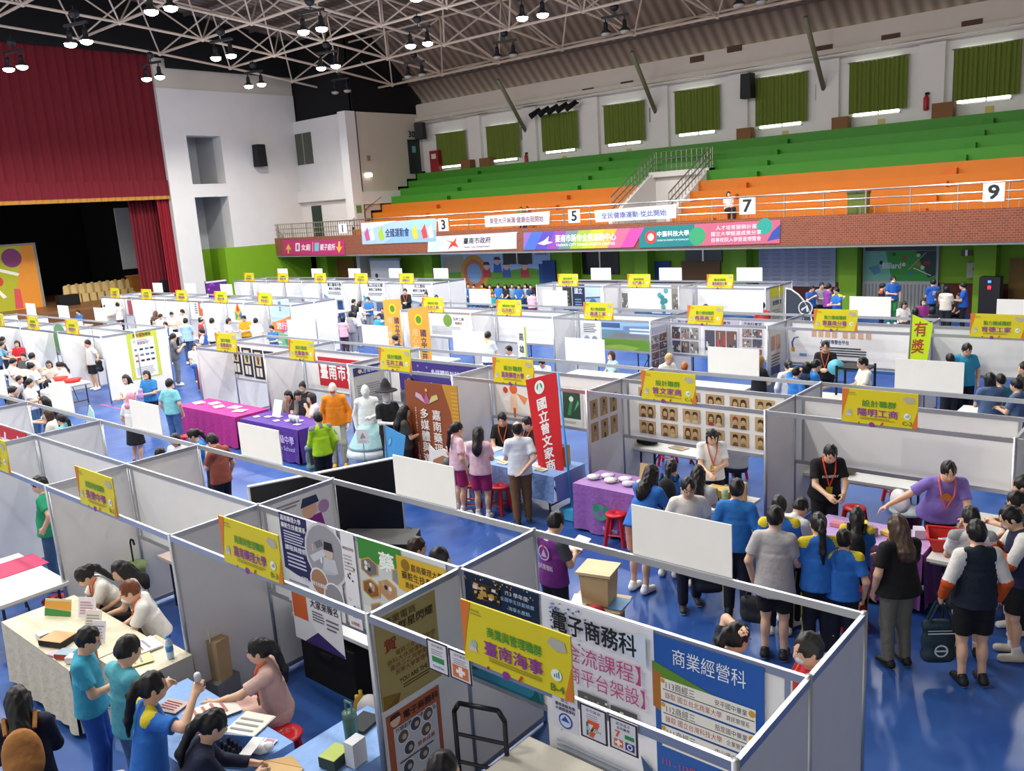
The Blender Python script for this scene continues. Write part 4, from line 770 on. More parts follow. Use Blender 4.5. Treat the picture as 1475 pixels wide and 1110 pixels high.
def dbl(f): f.disc(.5, .78, .2, '3f8fd0').disc(.5, .78, .13, '8fc0e4').column('私人興國高中', .12, .06, .4, .62, 'e4dcd4', .02).column('歡迎加入', .5, .16, .8, .6, 'eef2f5', .01)
t = quad_sheet('banner_flag', 'small light blue hanging flag beside the black display', 'banner', [PY(u, v, y1) for u, v in ((553, 612), (584, 628), (572, 740), (557, 755))], '4f9fdc', dbl, lambda b, P: (b.tube(P[0], (P[0][0], P[0][1], .05), .014, STEEL, 6), b.box((P[0][0], P[0][1], .03), (.4, .4, .05), DARK)))
y2 = 12.6
def dyg(f): f.text('有', .22, .58, .85, .86, 'b0442a', .02).text('獎', .16, .27, .78, .54, 'b0442a', .02)
t = quad_sheet('banner_flag', 'fluorescent yellow flag with red brush characters', 'banner', [PY(u, v, y2) for u, v in ((1313, 452), (1344, 466), (1334, 530), (1306, 530))], 'd2f01e', dyg, lambda b, P: (b.tube(P[0], (P[0][0]-.05, P[0][1], .02), .014, STEEL, 6), b.box((P[0][0]-.05, P[0][1], .03), (.4, .4, .06), DARK)))
for k, (u0, v0, u1, v1) in enumerate(((551, 432, 577, 430), (587, 446, 616, 441))):
    z_ = 2.2; pa = PZ(u0, v0, z_); yb_ = pa[1]; pc = PY(u1, v1, yb_)
    def dor(f): f.poly([(0, 0), (1, 0), (1, .35), (0, .15)], 'd98a8a').disc(.5, .87, .2, 'd8c82a').disc(.5, .87, .13, '5f8a2c').column('國立玉井工商', .5, .1, .86, .74, '4a2f5a', .02).column('用心教學務實', .15, .1, .4, .74, 'e8c08a')
    t = quad_sheet('pull_up_banner', 'orange vertical banner with green round crest, %s of two' % ('left', 'right')[k], 'banner', [pa, pc, (pc[0], yb_, .1), (pa[0], yb_, .1)], 'dda23e', dor); MB().box((0, 0, .05), (1.0, .3, .08), ALU).build('base_cassette', t); MB().tube((0, .03, .1), (0, .03, 2.2), .015, ALU, 6).build('support_pole', t)
z_ = 2.05; pa = PZ(388, 431, z_); yb_ = pa[1]; pc = PY(415, 431, yb_)
t = quad_sheet('pull_up_banner', 'pale blue banner with colourful leaves and waves in the middle aisle', 'banner', [pa, pc, (pc[0], yb_, .1), (pa[0], yb_, .1)], 'b9d4e4', lambda f: (f.column('國立', .4, .78, .62, .97, '5a7a94', .02), f.poly([(0, .55), (.6, .62), (1, .7), (1, .5), (.4, .3), (0, .42)], 'e08a4a'), f.poly([(.3, .52), (1, .62), (1, .45), (.5, .35)], 'd8587a'), f.poly([(0, .4), (1, .3), (1, 0), (0, 0)], '7ab88a'), f.disc(.7, .2, .12, '4a9a6a'), f.disc(.3, .15, .1, 'a8d0b8'), f.text('流行', .2, .42, .8, .56, 'f2e8e2', .02))); MB().box((0, 0, .05), (.9, .3, .08), ALU).build('base_cassette', t); MB().tube((0, .03, .1), (0, .03, 2.05), .012, ALU, 6).build('support_pole', t)
y3 = 12.2; pa = PY(744, 470, y3); pc = PY(757, 470, y3)
t = quad_sheet('pull_up_banner', 'narrow white banner with grey brush characters and lime edge', 'banner', [(pa[0], y3, pa[2]), (pc[0], y3, pa[2]), (pc[0], y3, .1), (pa[0], y3, .1)], 'e6e8e2', lambda f: (f.rect(.82, 0, 1, 1, 'b5c83a'), f.column('高雄科大', .2, .3, .7, .95, '4a4a46', .02))); MB().box((0, 0, .05), (.6, .3, .08), ALU).build('base_cassette', t); MB().tube((0, .03, .1), (0, .03, pa[2]), .012, ALU, 6).build('support_pole', t)
# navy feather flag
y4 = 18.6; b = MB(); pr_ = [(1132, 415), (1140, 417), (1150, 424), (1158, 433), (1164, 443), (1168, 452), (1169, 460)]
P = [PY(u, v, y4) for u, v in pr_]; P += [np.array((P[-1][0], y4, .5)), np.array((P[0][0], y4, .5))]; x0 = P[0][0]
t = thing('feather_flag', 'navy curved feather flag with white arrow logo beside the back row end', 'flag', (x0, y4, 0)); P = [p-np.array((x0, y4, 0)) for p in P]
MB().prism(P, (0, .01, 0), mat('39424f', .6, 'banner')).build('flag_cloth', t); b = MB(); b.path([p for p in P[:7]], .02, mat('d8d8d6', .5)); b.tube(P[6], P[7], .02, mat('d8d8d6', .5)); b.tube((0, 0, 0), P[0], .02, STEEL); b.box((0, 0, .03), (.5, .5, .06), DARK); b.build('pole', t)
b = MB(); f = Face((0, -.012, 0), X_, Z_, 1, 1, b); cx_, cz_ = .55, PY(1150, 443, y4)[2]; f.disc(cx_, cz_, .2, 'd8dade').disc(cx_, cz_, .17, '39424f').poly([(cx_-.12, cz_-.03), (cx_+.06, cz_+.08), (cx_+.08, cz_-.1), (cx_+.03, cz_-.1), (cx_+.02, cz_+.02), (cx_-.1, cz_-.08)], 'd8dade'); b.build('printed_logo', t)
# ================================================================ balcony banners, number cards, wall boards
yBn = YP-.03
def bq(name, label, cat, tl, tr, br, bl, col, draw):
    y = yBn if tl[0] in (520,) or name != 'rail_banner' else YP+.06
    P = [PY(u, v, y) for u, v in (tl, tr, br, bl)]; return quad_sheet(name, label, cat, P, col, draw)
def dba(f):
    f.poly([(0, .6), (.5, 1), (0, 1)], 'cfe0ea').poly([(.3, .0), (.6, .6), (1, .5), (1, 0)], '8fb4cc').poly([(.6, .6), (.7, 1), (1, 1), (1, .8)], '9fc8d8').text('全國運動會', .34, .1, .66, .85, '33477a', .03)
    for x, c in ((.06, 'c85a8a'), (.13, 'd8d8e0'), (.26, 'a8c83a'), (.72, 'd8c83a'), (.84, 'd04a4a'), (.92, 'c8d0e0')): f.poly([(x, .15), (x+.06, .2), (x+.03, .8), (x-.02, .5)], c)
bq('rail_banner', 'white and blue sports banner with colourful athletes on the balcony', 'banner', (520, 321), (629, 315), (628, 348), (522, 352), 'a8c4da', dba)
def dbb(f):
    for k, c in enumerate(('bfe0d8', 'd0d8ea', 'e0cfe0', 'cfe8e0')): f.poly([(.25*k, 0), (.25*k+.15, 1), (.25*k+.25, 1), (.25*k+.12, 0)], c)
    f.poly([(.24, .1), (.28, .55), (.2, .75), (.3, .6), (.34, .9), (.33, .55), (.37, .2), (.3, .35)], 'c8402c').text('臺南市政府', .37, .42, .77, .8, '2a2a2e', .025).text('Tainan City Government', .37, .12, .77, .3, '4a5a6a')
bq('balcony_banner', 'white banner with pastel rays and a red winged emblem on the brick balcony', 'banner', (617, 341), (744, 334), (744, 358), (616, 363), 'e4e6ea', dbb)
def dbc(f):
    for k, c in enumerate(('4a6ac0', '5a4ab0', '8a4aa8', '6a8a8a', '9ab83a', 'b8c82c', 'd0b03a', 'd06a8a', 'c84a9a')): f.poly([(k/9, 0), (k/9+.08, 1), ((k+1)/9+.08, 1), ((k+1)/9, 0)], c)
    f.poly([(.14, .35), (.2, .5), (.25, .75), (.24, .45), (.29, .4), (.2, .25)], 'e8d8c0').text('臺南市新市全民運動中心', .31, .4, .85, .8, 'f0f0f4', .02).text('TAINAN CITY XINSHI SPORTS CENTER', .31, .16, .85, .3, 'e4e4ec')
bq('balcony_banner', 'rainbow gradient banner with white bird emblem on the brick balcony', 'banner', (754, 335), (913, 328), (913, 356), (754, 360), '8a6ab0', dbc)
def dbd(f):
    f.rect(0, 0, .42, 1, '1f7a7c').rect(.42, 0, 1, 1, 'c0607a').disc(.09, .5, .045, 'c83a3a').disc(.09, .5, .025, 'e8d8d0').text('中臺科技大學', .14, .5, .38, .75, 'e6eeee', .02).text('CHUNG TAI UNIVERSITY OF TECHNOLOGY', .14, .25, .38, .4, 'd0e0e0').disc(.44, .45, .06, '3a9a6a').disc(.9, .75, .05, '2f9a8a').poly([(.92, .1), (1, .2), (1, .8), (.95, .5)], '3a4a9a')
    for k in range(3): f.text(('人才培育服務計畫學生志願', '國立大學 甄選成果分享', '技專校院入學管道博覽會'), .52, .68-.26*k, .88, .88-.26*k, 'f0e8ea', .01) if False else f.text(('人才培育服務計畫', '國立大學甄選成果分享', '技專校院入學管道博覽會')[k], .54, .68-.27*k, .88, .88-.27*k, 'f0e8ea', .01)
bq('balcony_banner', 'teal and rose banner with a red round emblem on the brick balcony', 'banner', (921, 327), (1122, 318), (1123, 350), (921, 357), '9a6a7a', dbd)
bq('rail_banner', 'white rail banner with orange and blue slanted characters', 'banner', (698, 311), (792, 304), (791, 323), (699, 327), 'd8d6d8', lambda f: f.text('享受大汗淋漓‧健康由我開始', .08, .25, .92, .78, '7a5a6a', .02))
bq('rail_banner', 'white rail banner with blue slanted characters near number 5', 'banner', (856, 303), (974, 294), (974, 314), (858, 320), 'd8d8dc', lambda f: f.text('全民健康運動‧從此開始', .08, .25, .9, .75, '4a5a9a', .02))
def dwc(f):
    f.poly([(.05, .35), (.1, .75), (.15, .35), (.11, .4), (.11, .1), (.09, .1), (.09, .4)], 'e0b83a').poly([(.86, .55), (.91, .12), (.96, .55), (.925, .5), (.925, .85), (.895, .85), (.895, .5)], 'e0b83a').rect(.22, .25, .29, .8, 'e8d8e0').rect(.24, .35, .27, .7, 'a83a6a').text('女廁', .31, .3, .47, .72, 'f2e8ee', .02).rect(.5, .2, .505, .85, 'f2e8ee').rect(.53, .25, .6, .8, '7fb8c8').text('親子廁所', .62, .3, .85, .72, 'f2e8ee', .02)
bq('restroom_sign', 'magenta banner with arrows and white restroom writing on the brick balcony', 'sign', (407, 346), (496, 346), (497, 367), (407, 367), 'b8306a', dwc)
for n, (u0, v0, u1, v1) in (('1', (488, 322, 499, 336)), ('3', (632, 314, 645, 333)), ('5', (819, 301, 835, 321)), ('7', (1065, 284, 1088, 309)), ('9', (1415, 262, 1448, 291))):
    y = YP+.05; p = PY(u0, v1, y); q = PY(u1, v0, y); sheet_thing('number_card', 'white card with black numeral %s on the balcony rail' % n, 'sign', (p[0], y, p[2]), X_, Z_, q[0]-p[0], q[2]-p[2], 'e2e4e8', lambda f, n=n: f.text(n, .2, .15, .8, .88, '26282c', .03), 'number cards on the rail', .01)
yLw = YL-.06
def wallb(name, label, cat, tl, br, col, draw, y=yLw, th=.04): return on_y(name, label, tl, br, y, col, draw, cat, th=th)
def dmu(f):
    f.rect(0, .45, 1, 1, 'b4cfe8').poly([(0, 0), (0, .42), (.2, .5), (.5, .38), (.8, .5), (1, .42), (1, 0)], '6fae3a').poly([(.02, .35), (.02, .8), (.22, .85), (.25, .4)], 'b8b090').disc(.32, .35, .13, 'd8a03a').disc(.32, .35, .1, 'd87a4a').disc(.32, .35, .07, '8fb4d8').text('菁英寶貝', .28, .86, .6, .99, 'b0b83a', .03)
    for x, y in ((.44, .55), (.54, .68), (.62, .55), (.78, .55)): f.poly([(x-.04, y-.3), (x+.04, y-.3), (x+.03, y-.05), (x-.03, y-.05)], random.choice(['c84a4a', 'e8e8ec', '4a6ab0'])).disc(x, y, .028, 'e8c8a8').poly([(x-.035, y+.03), (x+.035, y+.03), (x+.02, y+.11), (x-.02, y+.11)], '6a2c1c')
    f.text('Babs.', .88, .82, .98, .95, '6a7a9a').rect(.9, .1, .97, .6, '2f5a9a')
wallb('wall_mural', 'painted wall mural of children, hills and a rainbow below the balcony', 'mural', (634, 360), (795, 414), 'b4cfe8', dmu)
def dbi(f):
    f.poly([(0, 0), (.4, 0), (.3, 1), (0, 1)], '7ab89a').poly([(.72, 1), (1, 1), (1, .2), (.9, .1)], '2a4a3a').text('Billiard', .26, .42, .52, .62, 'd8e0d8', .02)
    for x, y, c in ((.24, .62, '1f2a2a'), (.42, .9, '2a5a3a'), (.56, .55, 'd8d8a8'), (.57, .78, 'b0402c'), (.76, .85, 'd8d0b0'), (.82, .45, 'e0d8b0'), (.76, .55, 'c87a2c'), (.86, .6, 'b0302c'), (.9, .6, 'b0302c'), (.66, .25, '3a8a9a')): f.disc(x, y, .028, c)
    f.poly([(.62, .38), (.86, .95), (.87, .94), (.63, .37)], 'c8b06a').poly([(.7, .45), (.94, .2), (.93, .18), (.69, .43)], 'e0e0d0').poly([(.05, .45), (.2, .55), (.24, .3), (.14, .2)], '5a8aa0')
t = thing('billiard_cabinet', 'pale metal roller front with green billiard table picture under the balcony', 'display', (0, 0, 0)); p = PY(1243, 432, yLw); q = PY(1354, 352, yLw)
x0, x1 = p[0], q[0]; MB().bb(x0, x1, yLw-.1, yLw+.1, 0, 2.78, mat('a9aaa8', .5)).build('frame', t); MB().bb(x0+.1, x1-.1, yLw-.13, yLw-.1, 2.35, 2.7, mat('4a4a44', .5)).build('roller_housing', t)
b = MB(); a = PY(1245, 368, yLw-.13); c = PY(1352, 405, yLw-.13); f = Face((x0+.08, yLw-.12, c[2]), X_, Z_, x1-x0-.16, 2.33-c[2], b); f.rect(0, 0, 1, 1, '3f9a3a'); dbi(f); b.build('printed_picture', t)
b = MB(); xx = x0+.1
while xx < x1-.1: b.bb(xx, xx+.05, yLw-.13, yLw-.1, .05, c[2]-.12, mat('8f908e', .5)); xx += .13
b.build('shutter_slat', t)
def dsc(f):
    for i in range(6):
        for j in range(9): f.lines(.03+.16*i, .04+.1*j, .15+.16*i, .11+.1*j, 3, '7f8696', .35)
    f.rect(.66, 0, .665, 1, '8a90a0')
wallb('result_board', 'large pale blue grey sheet of printed tables on the green wall', 'notice', (1093, 353), (1203, 413), 'a3a9ba', dsc)
for tl, br, c, lb in (((1298, 350), (1312, 352), '000000', ''),): pass
for k, (tl, br, c, nm, lb) in enumerate((((345, 371), (386, 386), '5a5a50', 'window', ''), ((509, 370), (534, 392), '33343a', 'window', ''), ((724, 360), (767, 380), '2c2a2a', 'window', ''), ((838, 358), (892, 395), '1c1e22', 'window', ''), ((987, 356), (1040, 377), '3c3e42', 'window', ''), ((1385, 360), (1400, 368), '3a3c34', 'window', ''))):
    p = PY(*tl, yLw); q = PY(*br, yLw); b = MB().bb(p[0], q[0], yLw-.02, yLw+.05, q[2], min(p[2], 2.7), mat(c, .2)); o = tag(b.build('window_%d' % (20+k)), kind='structure'); MB().bb((p[0]+q[0])/2-.04, (p[0]+q[0])/2+.04, yLw-.05, yLw, q[2], min(p[2], 2.7), STEEL).build('window_frame', o)
for k, (u0, u1, vt, c) in enumerate(((386, 397, 374, '24313a'), (485, 510, 372, '7a4a20'), (782, 800, 375, '234a86'), (943, 966, 378, '1d3f74'), (982, 1038, 382, '6a4a20'), (1455, 1500, 376, '7a5a20'))):
    p = PY(u0, vt, yLw); q = PY(u1, vt, yLw); o = tag(MB().bb(p[0], q[0], yLw-.06, yLw, 0, max(p[2], 2.0), mat(c, .5)).build('door_%d' % (30+k)), kind='structure'); MB().ball((q[0]-.12, yLw-.1, 1.0), .05, STEEL, 6).build('door_knob', o)
t = thing('whiteboard', 'tall white roller screen with small black drawings under the balcony', 'board', (0, 0, 0)); p = PY(533, 372, 30.0); q = PY(576, 378, 30.0)
MB().bb(p[0], q[0], 29.95, 30.0, .0, p[2]-.12, mat('cfd2d2', .5)).build('screen', t); MB().bb(p[0]-.05, q[0]+.05, 29.9, 30.03, p[2]-.14, p[2], mat('8f9494', .4)).build('frame', t); b = MB(); f = Face((p[0], 29.945, .3), X_, Z_, q[0]-p[0], p[2]-.45, b); f.disc(.2, .55, .05, '4a2f2a').disc(.25, .4, .05, '2a2a2a').lines(.15, .2, .7, .5, 3, '5a5a5a', .15); b.build('drawing', t)
p = PY(1405, 400, yLw); t = thing('electric_box', 'grey electric box on the green wall right of the billiard picture', 'box', (p[0], yLw, 1.35)); MB().box((0, -.1, .25), (.52, .2, .55), mat('a9a994', .5)).build('cabinet', t); MB().box((0, -.21, .3), (.1, .03, .1), DARK).build('latch', t)
p = PZ(1427, 432, 0); t = thing('water_dispenser', 'dark water dispenser with red and blue lights under the balcony', 'dispenser', (PY(1427, 420, 29.6)[0], 29.6, 0)); MB().box((0, 0, .75), (.65, .5, 1.5), mat('2c2b2e', .4)).build('cabinet', t); MB().box((0, -.26, 1.15), (.1, .02, .12), mat('e0303a', .4, '', 0, .4, 2)).build('red_light', t); MB().box((0, -.26, 1.35), (.1, .02, .08), mat('4a80ff', .4, '', 0, .4, 2)).build('blue_light', t)

pa = PX(313, 421, -33.2); t = thing('easel_poster', 'purple starry poster on a stand at the stage end of the back rows', 'poster', (-33.2, pa[1], 0)); b = MB(); f = Face((0, -.6, .9), Y_, Z_, 1.2, 1.2, b); f.rect(0, 0, 1, 1, '5a1f78').rect(0, .93, 1, 1, 'd8d4dc')
for i in range(16): f.disc(random.random(), random.random()*.9, .05, random.choice(['b04ac8', '8a3aa8', '2a1040']))
b.build('printed_picture', t); MB().box((-.03, 0, 1.5), (.04, 1.24, 1.24), DARK).build('board', t); MB().box((-.03, 0, .45), (.05, .05, .9), STEEL).box((-.03, 0, .02), (.4, .6, .04), DARK).build('stand', t)
# ================================================================ tables, stools, table-top things
TW, PL = mat('dcdcd8', .35), mat('a9c4e4', .4)
def folding_table(label, x0, x1, y0, y1, h=.74, top=TW, rz=0., legc=None):
    cx, cy = (x0+x1)/2, (y0+y1)/2; w, d = x1-x0, y1-y0; t = thing('folding_table', label, 'table', (cx, cy, 0), rz)
    b = MB(); b.box((0, 0, h-.02), (w, d, .04), top); b.box((0, 0, h-.055), (w-.06, d-.06, .03), mat('b9bab8', .5)); b.build('table_top', t)
    lm = legc or mat('26262c', .4)
    for s in (-1, 1):
        b = MB(); X = s*(w/2-.18); b.tube((X, -d/2+.08, h-.06), (X, -d/2+.08, .02), .018, lm, 6); b.tube((X, d/2-.08, h-.06), (X, d/2-.08, .02), .018, lm, 6); b.tube((X, -d/2+.08, .2), (X, d/2-.08, .2), .014, lm, 5); b.tube((X, 0, .2), (X-s*.3, 0, h-.06), .012, lm, 5); b.build('folding_leg', t)
    return t
def draped_table(label, x0, x1, y0, y1, col, drop=.68, h=.75, text=None, open_back=False, skirt=None):
    cx, cy = (x0+x1)/2, (y0+y1)/2; w, d = x1-x0, y1-y0; t = folding_table(label, x0+.03, x1-.03, y0+.03, y1-.03, h-.01)
    m = mat(col, .75, 'cloth'); b = MB(); b.box((cx-cx, 0, h-.002), (w, d, .008), m)
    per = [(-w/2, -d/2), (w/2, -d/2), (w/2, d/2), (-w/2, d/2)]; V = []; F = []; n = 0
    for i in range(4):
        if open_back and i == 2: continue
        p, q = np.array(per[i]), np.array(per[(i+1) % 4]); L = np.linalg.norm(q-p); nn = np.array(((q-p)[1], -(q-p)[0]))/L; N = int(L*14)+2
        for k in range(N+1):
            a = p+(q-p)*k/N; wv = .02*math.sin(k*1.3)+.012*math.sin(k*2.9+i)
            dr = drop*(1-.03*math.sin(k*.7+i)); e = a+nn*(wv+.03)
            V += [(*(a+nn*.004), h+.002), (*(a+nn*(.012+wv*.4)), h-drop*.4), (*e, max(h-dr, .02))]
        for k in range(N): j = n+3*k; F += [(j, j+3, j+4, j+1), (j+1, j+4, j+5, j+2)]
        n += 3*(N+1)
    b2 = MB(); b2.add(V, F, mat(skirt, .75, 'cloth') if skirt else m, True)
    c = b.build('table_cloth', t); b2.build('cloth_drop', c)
    if text:
        b3 = MB(); f = Face((-w/2, -d/2-.055, h-drop), X_, Z_, w, drop, b3, .004); text(f); b3.build('printed_lettering', t)
    return t
_stool = None
def stool(x, y, label, rz=0., h=.46, col='c01c22'):
    global _stool
    if _stool is None:
        t = thing('plastic_stool', label, 'stool', (x, y, 0), rz, 'red plastic stools'); m = mat(col, .35)
        MB().lathe([(.13, -.03), (.155, -.02), (.16, .0), (.15, .012), (.05, .012), (.045, .004)], (0, 0, h), m, 18).build('seat', t)
        for i in range(4):
            a = PI/4+PI/2*i; c, s = math.cos(a), math.sin(a); MB().tube((c*.12, s*.12, h-.02), (c*.2, s*.2, 0), .035, m, 6, .028).build('leg', t)
        b = MB()
        for i in range(4):
            a, e = PI/4+PI/2*i, PI/4+PI/2*(i+1); b.tube((math.cos(a)*.172, math.sin(a)*.172, .16), (math.cos(e)*.172, math.sin(e)*.172, .16), .014, m, 5)
        b.build('stretcher_ring', t); _stool = t; return t
    return copy_tree(_stool, (x, y, 0), rz, label, 'red plastic stools')
def simple(name, label, cat, loc, mb, group=None, rz=0.):
    o = mb.build(name); o.location = loc; o.rotation_euler = (0, 0, rz); return tag(o, label, cat, group)
def sheets(label, x, y, z, w, d, col='e4e4e2', n=3, print_='8f8f94', rz=None):
    b = MB()
    for i in range(n): b.box((random.uniform(-.01, .01), random.uniform(-.01, .01), .003+.004*i), (w, d, .004), mat(col, .6), rz=random.uniform(-.05, .05))
    o = simple('paper_sheets', label, 'papers', (x, y, z), b, None, random.uniform(-.4, .4) if rz is None else rz)
    c = MB(); zt = .006+.004*n
    for k in range(4): c.poly([(-w*.4, -d*.35+d*.18*k, zt), (w*.35, -d*.35+d*.18*k, zt), (w*.35, -d*.29+d*.18*k, zt), (-w*.4, -d*.29+d*.18*k, zt)], mat(print_, .6))
    c.build('printed_lines', o); return o
def carton(name, label, cat, x, y, z, w, d, h, col, rz=0., lid=None, open_=False):
    t = thing(name, label, cat, (x, y, z), rz); m = mat(col, .65)
    if open_:
        b = MB(); b.box((0, 0, .005), (w, d, .01), m)
        for s in (-1, 1): b.box((s*w/2, 0, h/2), (.008, d, h), m); b.box((0, s*d/2, h/2), (w, .008, h), m)
        b.build('box_body', t)
        for s in (-1, 1): MB().box((s*(w/2+.05), 0, h), (.1, d*.95, .005), mat(lid or col, .65)).build('flap', t)
    else: MB().box((0, 0, h/2), (w, d, h), m).build('box_body', t); MB().box((0, 0, h+.002), (w*.98, d*.98, .005), mat(lid or col, .6)).build('lid', t)
    return t
def bottle(label, x, y, z, h=.22, r=.033, col='cfe0ea', cap='2f7fd0', cat='bottle', wrap=None):
    t = thing('bottle', label, cat, (x, y, z)); MB().lathe([(r*.9, 0), (r, .01), (r, h*.65), (r*.45, h*.88), (r*.45, h*.92)], (0, 0, 0), mat(col, .2), 10).build('bottle_body', t); MB().lathe([(r*.5, h*.9), (r*.5, h)], (0, 0, 0), mat(cap, .4), 10).build('cap', t)
    if wrap: MB().lathe([(r*1.03, h*.3), (r*1.03, h*.55)], (0, 0, 0), mat(wrap, .5), 10).build('wrap_label', t)
    return t
# ---- nearest row, camera side
draped_table('cream cloth covered table in front of the second booth from left, nearest row', -2.45, -.64, -.9, -.1, 'cfc6ae', .7)
draped_table('small cream cloth table joined to the right end of the long cream table', -.62, .12, -.62, -.02, 'd0c8b2', .7)
folding_table('white topped table with red cloth end, left of the cream table', -4.6, -2.95, -.75, .05, .74, mat('e3e3de', .35))
o = MB().box((0, 0, .004), (.55, .7, .008), mat('b22a58', .6)).build('cloth_mat'); o.location = (-4.1, -.2, .74); tag(o, 'crimson mat on the left end of the white table', 'mat')
draped_table('pale blue plastic covered table with sample boxes', .5, 2.2, -1.0, -.28, '87a9dc', .3)
draped_table('second pale blue covered table beside the gold poster wall', 2.3, 2.93, -1.1, .43, '87a9dc', .3)
folding_table('low table with pink cloth inside booth B-2 behind the panel end', -2.82, -1.2, 1.12, 1.85, .72, mat('e0c8bc', .5))
draped_table('white cloth table inside booth B-4', 3.75, 5.4, .25, .9, 'd6d0c0', .45)
folding_table('white table under the posters in booth B-3', .15, 1.7, 1.15, 1.7, .72, mat('dddddd', .35))
# table things on the cream table
z = .762
for k, (x, y, w, c, lb) in enumerate(((-2.15, -.55, .34, 'd9cf9a', 'standing green and orange card on the cream table'), (-1.75, -.35, .22, 'e2dfe6', 'clear stand with pink leaflets on the cream table'), (-1.35, -.45, .2, 'e6e2da', 'tall clear stand with a pale card on the cream table'), (-1.02, -.52, .16, 'dcdae2', 'small clear stand nearest the seated fair haired person'))):
    def dcard(f, k=k):
        if k == 0: f.poly([(0, 0), (1, 0), (1, .3), (0, .45)], '3f8a3a').poly([(0, .5), (1, .35), (1, .85), (0, .85)], 'e0a03a')
        else: f.lines(.1, .2, .9, .85, 5, ('c08aa0', 'a8a098', '9a9ab0')[k-1])
    sheet_thing('display_card', lb, 'card stand', (x, y, z), np.array((math.cos(.5), math.sin(.5), 0)), np.array((0, .2, .98)), w, .24 if k else .2, c, dcard)
carton('box', 'flat black box with an orange picture lid on the cream table', 'box', -1.35, -.72, z, .3, .22, .06, '22201e', .4, 'd0a070')
carton('box', 'small red and blue card pack on the cream table', 'box', -.95, -.8, z, .18, .13, .05, 'b8483a', .5, '8fa4b0')
for k, (x, y) in enumerate(((-1.6, -.78), (-1.1, -.85), (-.78, -.8))): carton('box', ('crumpled clear wrapper on the cream table', 'pink card on the front edge of the cream table', 'small white folded card on the cream table')[k], 'packet', x, y, z, .12, .1, (.05, .01, .06)[k], ('d8d4cc', 'd8a8b0', 'e2e0dc')[k], .3*k)
sheets('stack of white forms by the seated fair haired person', -.45, -.3, z, .3, .4, n=5); sheets('yellow folder on the small cream table', -.25, -.45, z, .26, .34, 'd8c890', 2)
bottle('clear water bottle with blue cap on the small cream table', .0, -.18, z, .24, .036, 'b8d4e8', '3a84d8', wrap='3f86c8')
carton('box', 'orange card box in front of the seated fair haired person', 'box', -.62, -.68, z, .1, .06, .22, 'c8662c', .3)
t = thing('paper_bag', 'kraft paper bag with handles behind the cream table end', 'bag', (-.02, .28, 0), .2); MB().box((0, 0, .22+.33), (.3, .16, .44), mat('c0a478', .7), taper=1.05).build('bag_body', t); b = MB(); b.path([(-.08, -.09, .77), (-.08, -.09, .9), (.08, -.09, .9), (.08, -.09, .77)], .008, mat('e0d8c8', .6)); b.build('handle', t); MB().box((0, 0, .165), (.34, .3, .33), mat('8a8a88', .6)).build('stool_crate', t)
t = thing('umbrella', 'folded leaf green umbrella leaning on the booth panel', 'umbrella', (-2.86, .82, 0)); MB().lathe([(.02, .05), (.05, .3), (.14, .62), (.17, .7), (.06, .72), (.02, .74)], (0, 0, 0), mat('7a8a5a', .7, 'cloth'), 9).build('canopy', t); b = MB(); b.tube((0, 0, 0), (0, 0, 1.0), .012, DARK); b.path([(0, 0, 1.0), (.03, 0, 1.05), (.09, 0, 1.05), (.11, 0, .99)], .014, DARK); b.build('handle', t)
# things on the blue tables
z = .762
carton('sample_box', 'open blue and white box of small dark vials on the blue table', 'box', 1.95, -.72, z, .34, .24, .12, '5a84b8', .5, 'd8d8d4', True)
for i in range(3):
    for j in range(4): simple('vial', 'dark vial standing in the open sample box', 'vial', (1.86+.06*j, -.78+.06*i, z+.012), MB().lathe([(.014, 0), (.014, .08), (.008, .1)], (0, 0, 0), mat('2a1a18', .3), 8), 'vials in the sample box')
carton('sample_box', 'small closed blue carton left of the open vial box', 'box', 1.55, -.7, z, .2, .2, .1, '4f78ac', .5, 'd8dce0')
sheets('cream printed cards spread on the middle of the blue table', 1.25, -.45, z, .3, .42, 'e0d4cc', 4, 'b06a5a'); sheets('dark crimson leaflet pile on the blue table', .85, -.62, z, .24, .18, 'b8a09a', 3, '8a2c3a'); sheets('white form on the blue table near the seated woman', 1.7, -.4, z, .3, .4, 'e4e0d0', 2)
sheets('small red and blue flag card on the blue table', 2.05, -.4, z, .12, .08, 'e0e0e4', 1, 'c02a3a'); simple('tissue', 'crumpled white tissue on the blue table', 'tissue', (2.1, -.52, z+.03), MB().ball((0, 0, 0), (.09, .07, .035), mat('e6e6ea', .8), 8).ball((.05, .04, .01), (.05, .05, .035), mat('e6e6ea', .8), 7))
t = thing('envelope', 'large brown envelope with a white label across two blue tables', 'envelope', (2.5, -.75, z), .35); MB().box((0, 0, .006), (.36, .5, .012), mat('c2a06c', .7)).build('envelope_body', t); MB().box((.0, .02, .013), (.26, .2, .003), mat('d8d4cc', .6), rz=.1).build('label_sheet', t); MB().prism([(-.17, .25, .012), (.17, .25, .012), (0, .36, .012)], (0, 0, .003), mat('b8945f', .7)).build('flap', t)
t = thing('tumbler', 'dark green tumbler with loop handle on the second blue table', 'bottle', (2.62, .0, z)); MB().lathe([(.045, 0), (.055, .01), (.06, .22), (.058, .24)], (0, 0, 0), mat('3f5f58', .3), 14).build('cup', t); MB().lathe([(.06, .235), (.06, .27), (.03, .28)], (0, 0, 0), mat('4a6a62', .3), 14).build('lid', t); MB().path([(-.04, 0, .27), (-.04, 0, .36), (.04, 0, .36), (.04, 0, .27)], .01, mat('4a6a62', .3)).build('loop', t)
